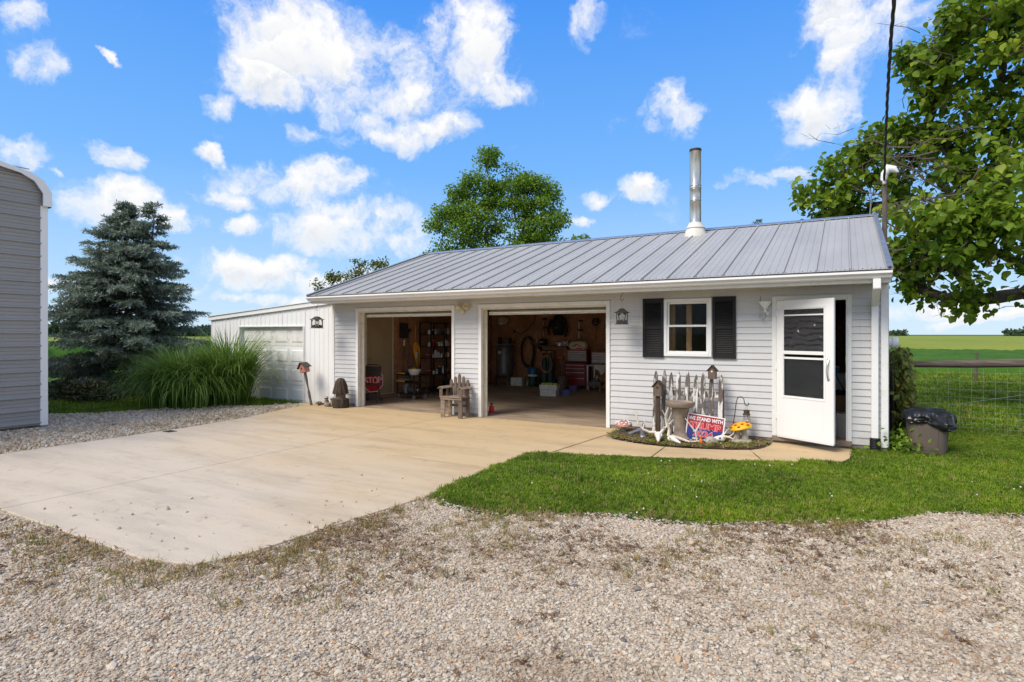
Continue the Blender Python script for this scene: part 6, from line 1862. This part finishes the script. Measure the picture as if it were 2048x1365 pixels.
hc = thing('hose_coil', 'thick black air hose coiled on the back wall', 'hose', (1.45, 6.98, 1.08))
h_ = MB()
for k in range(6): h_.ring((.01 * k - .03, -.02 - .012 * k, 0), .255 + .018 * (k % 3), .017, 'y', 30, 6, .86, 1.75)
h_.build('hose_loops', MAT['rubber'], hc, True)
MB().tube([(-.16, -.09, .33), (-.08, -.10, .46), (.05, -.10, .47), (.15, -.10, .36), (.30, -.10, .24), (.36, -.10, .40)], .010, 6).build('hose_end', MAT['galv'], hc, True)

def box_thing(name, label, cat, c, s, mat, lid=None, rz=0):
    t = thing(name, label, cat, c, (0, 0, rz))
    MB().box(-s[0] / 2, -s[1] / 2, 0, s[0] / 2, s[1] / 2, s[2]).build('box_body', mat, t, bev=.004)
    MB().box(-s[0] / 2 - .003, -s[1] / 2 - .003, s[2] + .0005, s[0] / 2 + .003, -s[1] / 2 + s[1] * .48, s[2] + .006).build('flap', lid or mat, t)
    return t
box_thing('carton', 'pale open carton beside the air compressor', 'box', (1.28, 6.55, .006), (.38, .25, .26), MAT['paper'], MAT['card'], R(8))
box_thing('carton', 'printed carton under the tray of green tins', 'box', (3.55, 4.25, .006), (.44, .30, .17), MAT['paper'], MAT['lilac'], R(10))
tr = thing('fruit_tray', 'white tray of green tins on the printed carton', 'tray', (3.56, 4.24, .184), (0, 0, R(10)))
MB().box(-.24, -.16, 0, .24, .16, .012).box(-.24, -.16, .012, .24, -.15, .12).box(-.24, .15, .012, .24, .16, .12).box(-.24, -.15, .012, -.23, .15, .12).box(.23, -.15, .012, .24, .15, .12).build('tray_body', MAT['paper'], tr)
for k in range(4):
    for j in range(2):
        tin = MB().lathe([(.048, .013), (.05, .05), (.048, .15), (.03, .165)], (-.165 + k * .11, -.07 + j * .13, 0), 12).build('tin', MAT['limetin'], tr, True)
wj = thing('water_cooler', 'blue topped green water cooler before the back wall', 'cooler', (1.80, 6.62, .006))
MB().lathe([(.135, 0), (.15, .02), (.155, .30), (.15, .31)], (0, 0, 0), 20).build('lower_body', MAT['green'], wj, True)
MB().lathe([(.157, .31), (.157, .37)], (0, 0, 0), 20).build('band', MAT['paper'], wj, True)
MB().lathe([(.155, .37), (.155, .53), (.12, .585), (.03, .59)], (0, 0, 0), 20).build('upper_body', MAT['blue'], wj, True)
MB().tube([(.02, 0, .59), (.02, 0, .72)], .018, 8).build('spout', MAT['rubber'], wj)
br_ = thing('broom', 'wooden broom standing against the back wall', 'broom', (1.56, 6.85, .006))
MB().tube([(0, 0, .12), (.0, .08, 1.12)], .012, 8).build('handle', MAT['pine'], br_, True)
MB().prism([(-.13, 0), (.13, 0), (.05, .16), (-.05, .16)], -.03, .03, 'y').build('bristles', MAT['oldwhite'], br_)

ox = thing('welding_cart', 'green gas cylinder cart with looped hoses in the back', 'cart', (2.35, 6.52, .006))
for x in (-.09, .12): MB().lathe([(.085, .06), (.09, .10), (.09, .80), (.06, .90), (.025, .93), (.025, 1.02), (.035, 1.03), (.035, 1.07)], (x, 0, 0), 16).build('cylinder', MAT['green'], ox, True)
MB().box(-.22, -.10, .03, .26, .12, .055).box(-.20, .10, .05, -.17, .13, 1.15).box(.20, .10, .05, .23, .13, 1.15).box(-.20, .10, 1.12, .23, .13, 1.15).build('cart_frame', MAT['iron'], ox)
for sx in (-.28, .30): MB().ring((sx, 0, .12), .10, .025, 'x', 18, 7).build('wheel', MAT['rubber'], ox, True)
hh = MB()
for k in range(3): hh.ring((.03 + .02 * k, -.13 - .02 * k, .72), .26 - .02 * k, .010, 'y', 24, 6, .85, 1.05)
hh.build('hose_loops', MAT['pinkred'], ox, True)
MB().lathe([(.045, 0), (.045, .03)], (-.09, -.06, 1.08), 12).lathe([(.045, 0), (.045, .03)], (.12, -.06, 1.08), 12).build('gauge', MAT['brass'], ox, True)

ws = thing('wall_shelf', 'brown plank shelf on the back wall', 'shelf', (2.38, 6.93, 1.26))
MB().box(-.64, -.22, 0, .64, .11, .03).build('plank', MAT['wood'], ws)
for x in (-.5, .5): MB().prism([(.11, -.18), (.11, 0), (-.18, 0)], x, x + .03, 'x').build('bracket', MAT['iron'], ws)
he = thing('welding_helmet', 'black welding helmet on the plank shelf', 'helmet', (2.05, 6.84, 1.292))
MB().ball((0, 0, .11), (.15, .12, .12), 16, 10).build('shell', MAT['black'], he, True)
MB().box(-.07, -.13, .08, .07, -.10, .15).build('visor', MAT['slate'], he)
for k, (z0, m, nm) in enumerate(((1.292, 'galv', 'silver'), (1.352, 'signwhite', 'white'), (1.392, 'brightred', 'red'))):
    tn_ = thing('flat_tin', f'flat {nm} tin in the stack on the plank shelf', 'tin', (2.64, 6.84, z0))
    h = .058 if k == 0 else .038
    MB().lathe([(.13 - k * .012, 0), (.13 - k * .012, h * .8)], (0, 0, 0), 20).build('tin_body', MAT[m], tn_, True); MB().lathe([(.132 - k * .012, h * .8 + .001), (.132 - k * .012, h)], (0, 0, 0), 20).build('lid', MAT[m], tn_, True)
jk = thing('hanging_jacket', 'black jacket and straps hanging high on the back wall', 'jacket', (2.55, 6.98, 1.62))
MB().lathe([(.16, 0), (.24, .06), (.27, .25), (.26, .45), (.18, .60), (.06, .64)], (0, -.04, 0), 18, lambda a, z: (1 + .10 * math.sin(6 * a + z * 12)) * (.45 if math.sin(a) > .2 else .75)).build('jacket_body', MAT['rubber'], jk, True)
MB().tube([(-.20, -.12, .5), (-.32, -.12, .2), (-.30, -.12, .0)], [.06, .05, .04], 8).tube([(.20, -.12, .5), (.32, -.12, .15), (.26, -.12, -.05)], [.06, .05, .04], 8).build('sleeve', MAT['rubber'], jk, True)
MB().tube([(-.08, -.2, .1), (-.07, -.21, -.06), (-.03, -.2, .12)], .012, 6).build('strap', MAT['iron'], jk)
MB().box(-.04, -.235, .22, .07, -.225, .235).build('buckle', MAT['galv'], jk)

du = thing('shop_drum', 'rusty brown metal drum holding long handled tools', 'drum', (3.12, 6.00, .006))
MB().lathe([(.145, 0), (.15, .02), (.15, .13), (.156, .14), (.15, .15), (.15, .27), (.156, .28), (.15, .29), (.152, .42), (.14, .42), (.138, .05), (.01, .05)], (0, 0, 0), 22).build('drum_body', MAT['wood'], du, True)
for k in range(4): MB().tube([(-.06 + .04 * k, .02, .1), (-.10 + .06 * k, .05, .72 + .05 * k)], .012, 6).build('handle', MAT['iron'], du)
dh = thing('dead_blow_hammer', 'orange headed mallet hanging by the plank shelf', 'hammer', (2.60, 6.95, .66))
MB().tube([(0, 0, -.05), (0, 0, .22)], .022, 8).build('handle', MAT['pinkred'], dh, True)
MB().box(-.11, -.05, .20, .11, .05, .31).build('head', MAT['orange'], dh, bev=.01)
for nm, lb, c, r_ in (('storage_tub', 'lilac plastic tub beside the printed carton', (3.86, 4.62, .006), .165), ('storage_tub', 'lilac round basin before the red tool chest', (3.52, 5.92, .006), .155)):
    t = thing(nm, lb, 'tub', c)
    MB().lathe([(r_ * .8, 0), (r_ * .96, .12), (r_, .125), (r_ * .9, .125), (r_ * .76, .015), (.01, .015)], (0, 0, 0), 20).build('tub_body', MAT['lilac'], t, True)
    MB().ring((0, 0, .127), r_ * .96, .008, 'z', 20).build('rim', MAT['lilac'], t, True)

def chest(name, label, c, W, D, H, rows, body, face, casters=False):
    t = thing(name, label, 'tool chest', c)
    z0 = .09 if casters else 0
    MB().box(-W / 2, -D / 2, z0, W / 2, D / 2, H).build('cabinet', MAT[body], t, bev=.006)
    n = len(rows); tot = sum(rows); z = H - .04; avail = H - z0 - .07
    for r_ in rows:
        h = avail * r_ / tot
        dr = MB().box(-W / 2 + .03, -D / 2 - .014, z - h + .008, W / 2 - .03, -D / 2 - .0005, z).build('drawer', MAT[face], t, bev=.003)
        MB().box(-W / 2 + .035, -D / 2 - .026, z - .018, W / 2 - .035, -D / 2 - .0145, z - .004).build('pull', MAT['galv'], dr)
        z -= h
    if casters:
        for x in (-W / 2 + .07, W / 2 - .07):
            for y in (-D / 2 + .07, D / 2 - .07):
                b = MB(); b.M = Matrix.Translation((x, y, .045)) @ Matrix.Rotation(R(90), 4, 'X'); b.lathe([(.045, -.015), (.045, .015)], (0, 0, 0), 12).build('caster', MAT['rubber'], t, True)
    return t
chest('tool_chest', 'red rolling tool cabinet with wide drawers on casters', (3.30, 6.72, .006), .70, .46, .76, [.8, .9, 1.3, 1.5], 'red', 'red', True)
chest('tool_chest', 'red top chest with grey drawers on the rolling cabinet', (3.33, 6.76, .80), .66, .36, .385, [.8, 1, 1, 1.2], 'red', 'chestgrey')
box_thing('parts_board', 'black board lying between cabinet and top chest', 'board', (3.31, 6.74, .767), (.68, .42, .026), MAT['rubber'])
bg_ = thing('seed_bag', 'cream printed bag slumped on the red top chest', 'bag', (3.32, 6.74, 1.187))
MB().lathe([(.26, 0), (.30, .05), (.29, .16), (.24, .235), (.05, .26)], (0, 0, 0), 20, lambda a, z: (abs(math.cos(a)) ** 4 + (abs(math.sin(a)) * 1.7) ** 4) ** -.25 * (1 + .03 * math.sin(7 * a + 25 * z))).build('bag_body', MAT['cream'], bg_, True)
MB().box(-.14, -.178, .09, -.02, -.168, .12).box(.03, -.178, .10, .14, -.168, .12).box(-.06, -.178, .14, .06, -.168, .158).build('print', MAT['rubber'], bg_)
MB().box(.0, -.182, .02, .2, -.170, .05).build('print', MAT['brightred'], bg_)
bn = thing('work_bench', 'grey steel work bench in the corner of the right bay', 'bench', (4.25, 6.62, .006))
MB().box(-.50, -.30, .70, .50, .30, .745).build('bench_top', MAT['chestgrey'], bn)
for x in (-.47, .47):
    for y in (-.27, .27): MB().box(x - .02, y - .02, 0, x + .02, y + .02, .70).build('leg', MAT['galv'], bn)
chest('tool_chest', 'second red top chest with grey drawers on the work bench', (4.12, 6.72, .7525), .62, .36, .385, [.8, 1, 1, 1.2], 'red', 'chestgrey')
rg = thing('shop_rag', 'white rag draped over the edge of the work bench', 'rag', (4.18, 6.30, .752))
MB().add([(-.16, .10, .004), (.18, .10, .004), (.18, -.005, .006), (-.16, -.005, .006), (-.14, -.02, -.12), (.16, -.018, -.20), (.05, -.03, -.30), (-.02, -.02, -.17)], [(0, 1, 2, 3), (3, 2, 5, 4), (4, 5, 6, 7)]).build('rag_cloth', MAT['paper'], rg)
sa = thing('bench_grinder', 'grimy machine on short legs under the work bench', 'machine', (4.15, 6.05, .006))
MB().box(-.20, -.14, .16, .20, .14, .27).ball((0, 0, .30), (.13, .10, .09)).build('machine_body', MAT['compr'], sa, bev=.006)
for x in (-.17, .17): MB().tube([(x, -.1, .16), (x, -.1, 0)], .016, 6).build('leg', MAT['pinkred'], sa)
MB().tube([(.05, -.05, .35), (.07, -.06, .46)], .02, 8).build('lever', MAT['paper'], sa)
ga_ = thing('wall_reel', 'dark round cable reel with a hanging line on the back wall', 'reel', (3.80, 6.98, 2.03))
MB().ring((0, -.04, 0), .10, .025, 'y', 20, 8).build('reel_rim', MAT['iron'], ga_, True); MB().tube([(0, -.03, -.10), (.0, -.03, -.75)], .008, 6).build('line', MAT['rubber'], ga_); MB().box(-.03, -.05, -.03, .03, .06, .03).build('hub', MAT['iron'], ga_)
for k, z in enumerate((1.74, 2.04)):
    pf_ = thing('picture_frame', ('lower' if k == 0 else 'upper') + ' small framed picture on the back wall', 'picture', (4.16, 7.03, z))
    MB().box(-.10, -.02, -.10, .10, .0, .10).build('frame', MAT['wood'], pf_); MB().box(-.075, -.024, -.075, .075, -.0205, .075).build('print', MAT['paper'] if k == 0 else MAT['clearplastic'], pf_)
hp = thing('straw_hat', 'tan torn hat hanging high above the air compressor', 'hat', (.58, 6.80, 2.10))
MB().lathe([(.17, 0), (.175, .012), (.09, .03), (.08, .09), (.03, .11)], (0, 0, 0), 18, lambda a, z: 1 + .08 * math.sin(3 * a)).build('hat_body', MAT['cream'], hp, True); MB().ring((0, 0, .035), .092, .008, 'z', 16).build('band', MAT['wood'], hp, True)
hp.rotation_euler = (R(50), R(20), 0)
og = thing('orange_hose', 'orange hose coil hanging beside the left jamb of the right bay', 'hose', (.10, 6.2, 1.15))
o_h = MB()
for k in range(4): o_h.ring((.02 * k, 0, 0), .24, .014, 'x', 24, 6, 1, 1.2)
o_h.build('hose_loops', MAT['orange'], og, True); MB().tube([(0, .02, .30), (-.06, .02, .34)], .012, 6).build('peg', MAT['iron'], og)
rb = thing('red_bottle', 'small red bottle on the floor behind the bay trim', 'bottle', (3.98, .62, .006))
MB().lathe([(.05, 0), (.055, .03), (.055, .11), (.025, .15), (.02, .18)], (0, 0, 0), 14).build('bottle_body', MAT['brightred'], rb, True); MB().lathe([(.024, .181), (.024, .205)], (0, 0, 0), 10).build('cap', MAT['rubber'], rb, True)

# more clutter along the back wall
hk = thing('drop_light', 'dark drop light on a cord sagging across the back wall', 'light', (1.1, 7.02, 1.75))
MB().tube([(-.2, -.02, .0), (.05, -.03, -.10), (.30, -.03, .05), (.55, -.02, .30), (.62, -.02, .55)], .009, 6).build('cord_run', MAT['rubber'], hk, True)
MB().lathe([(.03, -.06), (.035, 0), (.02, .04)], (-.2, -.03, 0), 10).build('socket', MAT['iron'], hk, True)
sb_ = thing('paper_bag', 'torn brown paper bag slumped behind the pale carton', 'bag', (1.42, 6.88, .006))
MB().prism([(-.13, 0), (.12, 0), (.15, .24), (.06, .30), (-.02, .25), (-.10, .29)], -.05, .03, 'y').build('bag_body', MAT['card'], sb_, bev=.006)
MB().tube([(-.05, -.04, .28), (0, -.05, .36), (.08, -.04, .33)], .008, 6).build('handle', MAT['cream'], sb_)
bc = thing('battery_charger', 'grey battery charger at the end of the plank shelf', 'charger', (2.86, 6.82, 1.292))
MB().box(-.11, -.08, 0, .11, .08, .15).build('case', MAT['chestgrey'], bc, bev=.008)
MB().lathe([(.035, 0), (.035, .01)], (0, 0, 0), 12).build('dial', MAT['paper'], bc)
bc.children[1].location = (0, -.085, .09); bc.children[1].rotation_euler = (R(90), 0, 0)
MB().tube([(-.06, 0, .15), (-.06, 0, .19), (.06, 0, .19), (.06, 0, .15)], .008, 6).build('handle', MAT['rubber'], bc)
for k, (x, z, lb) in enumerate(((1.98, 1.95, 'bare steel clamp hung left of the black jacket'), (3.22, 1.88, 'bare steel clamp hung right of the black jacket'))):
    cp = thing('bar_clamp', lb, 'clamp', (x, 7.02, z))
    MB().box(-.015, -.02, -.35, .015, -.008, .22).build('bar', MAT['galv'], cp)
    MB().box(-.02, -.035, .16, .12, -.006, .21).box(-.02, -.035, -.12, .12, -.006, -.07).build('jaw', MAT['iron'], cp)
    MB().tube([(.10, -.02, -.20), (.10, -.02, -.06)], .014, 8).build('screw_handle', MAT['pine'], cp, True)
    cp['group'] = 'clamps on the back wall'
gm = thing('shop_vacuum', 'orange topped shop vacuum on the floor left of the compressor', 'vacuum', (.45, 5.75, .006))
MB().lathe([(.17, .06), (.18, .10), (.18, .34), (.16, .37)], (0, 0, 0), 20).build('drum', MAT['compr'], gm, True)
MB().lathe([(.185, .375), (.18, .46), (.12, .52), (.02, .53)], (0, 0, 0), 20).build('motor_head', MAT['orange'], gm, True)
for k in range(4):
    a = k * math.pi / 2 + .78; MB().ball((.16 * math.cos(a), .16 * math.sin(a), .03), .03, 8, 6).build('caster', MAT['rubber'], gm, True)
MB().tube([(.15, -.1, .28), (.35, -.25, .30), (.42, -.40, .10), (.25, -.48, .03)], .024, 8).build('hose', MAT['rubber'], gm, True)

# seen through the entry door
wc = thing('white_cabinet', 'white cabinet seen through the open entry door', 'cabinet', (10.33, 2.35, .006))
MB().box(-.45, -.25, 0, .45, .25, .92).build('cabinet_body', MAT['white'], wc, bev=.006); MB().box(-.46, -.26, .921, .46, .26, .95).build('counter', MAT['trim_old'], wc); MB().box(-.40, -.262, .10, -.02, -.2505, .85).box(.02, -.262, .10, .40, -.2505, .85).build('cabinet_door', MAT['white'], wc, bev=.003)
box_thing('carton', 'brown carton standing inside the entry door', 'box', (10.30, 1.50, .006), (.60, .42, .62), MAT['card'])
cl = thing('cable_coil', 'black cable coiled on the brown carton', 'cable', (10.30, 1.47, .634))
cq = MB()
for k in range(5): cq.ring((.01 * k, .008 * k, .014 + .012 * k), .15 - .008 * k, .010, 'z', 22, 6)
cq.build('cable_loops', MAT['rubber'], cl, True); MB().tube([(.1, .1, .04), (.0, .3, .25), (-.05, .6, .33)], .008, 6).build('cable_end', MAT['rubber'], cl)
wb = thing('white_bucket', 'white lidded bucket just inside the entry door', 'bucket', (10.37, .95, .006))
MB().lathe([(.12, 0), (.13, .02), (.145, .33), (.155, .335), (.155, .36), (.145, .365)], (0, 0, 0), 22).build('bucket_body', MAT['white_clean'], wb, True); MB().lathe([(.157, .366), (.157, .385), (.02, .387)], (0, 0, 0), 22).build('lid', MAT['white_clean'], wb, True)
tl = thing('teal_box', 'small teal box on the white cabinet', 'box', (10.22, 2.17, .957))
MB().box(-.10, -.06, 0, .10, .06, .10).build('box_body', MAT['blue'], tl, bev=.004); MB().box(-.102, -.062, .1005, .102, .062, .125).build('lid', MAT['clearplastic'], tl)

GROUPS = {'birdhouse': 'birdhouses at the picket fence', 'deer_skull': 'deer skulls in the soil bed', 'mushroom_ornament': 'mushroom ornaments in the soil bed', 'raccoon_figurine': 'raccoon figurines by the lean-to',
          'ornamental_grass': 'reed grass clumps', 'tool_chest': 'red tool chests', 'storage_tub': 'lilac plastic tubs', 'picture_frame': 'framed pictures on the back wall', 'flat_tin': 'stacked flat tins', 'carton': 'cartons on the garage floor',
          'paint_can': 'supplies on the shelving rack', 'spray_can': 'supplies on the shelving rack', 'oil_bottle': 'supplies on the shelving rack', 'small_box': 'supplies on the shelving rack', 'jar': 'supplies on the shelving rack',
          'parts_bin': 'supplies on the shelving rack', 'coffee_tin': 'supplies on the shelving rack', 'cardboard_box': 'supplies on the shelving rack'}
for ob in scene.objects:
    if ob.parent is None and 'category' in ob and 'group' not in ob and ob.name.split('.')[0] in GROUPS:
        ob['group'] = GROUPS[ob.name.split('.')[0]]
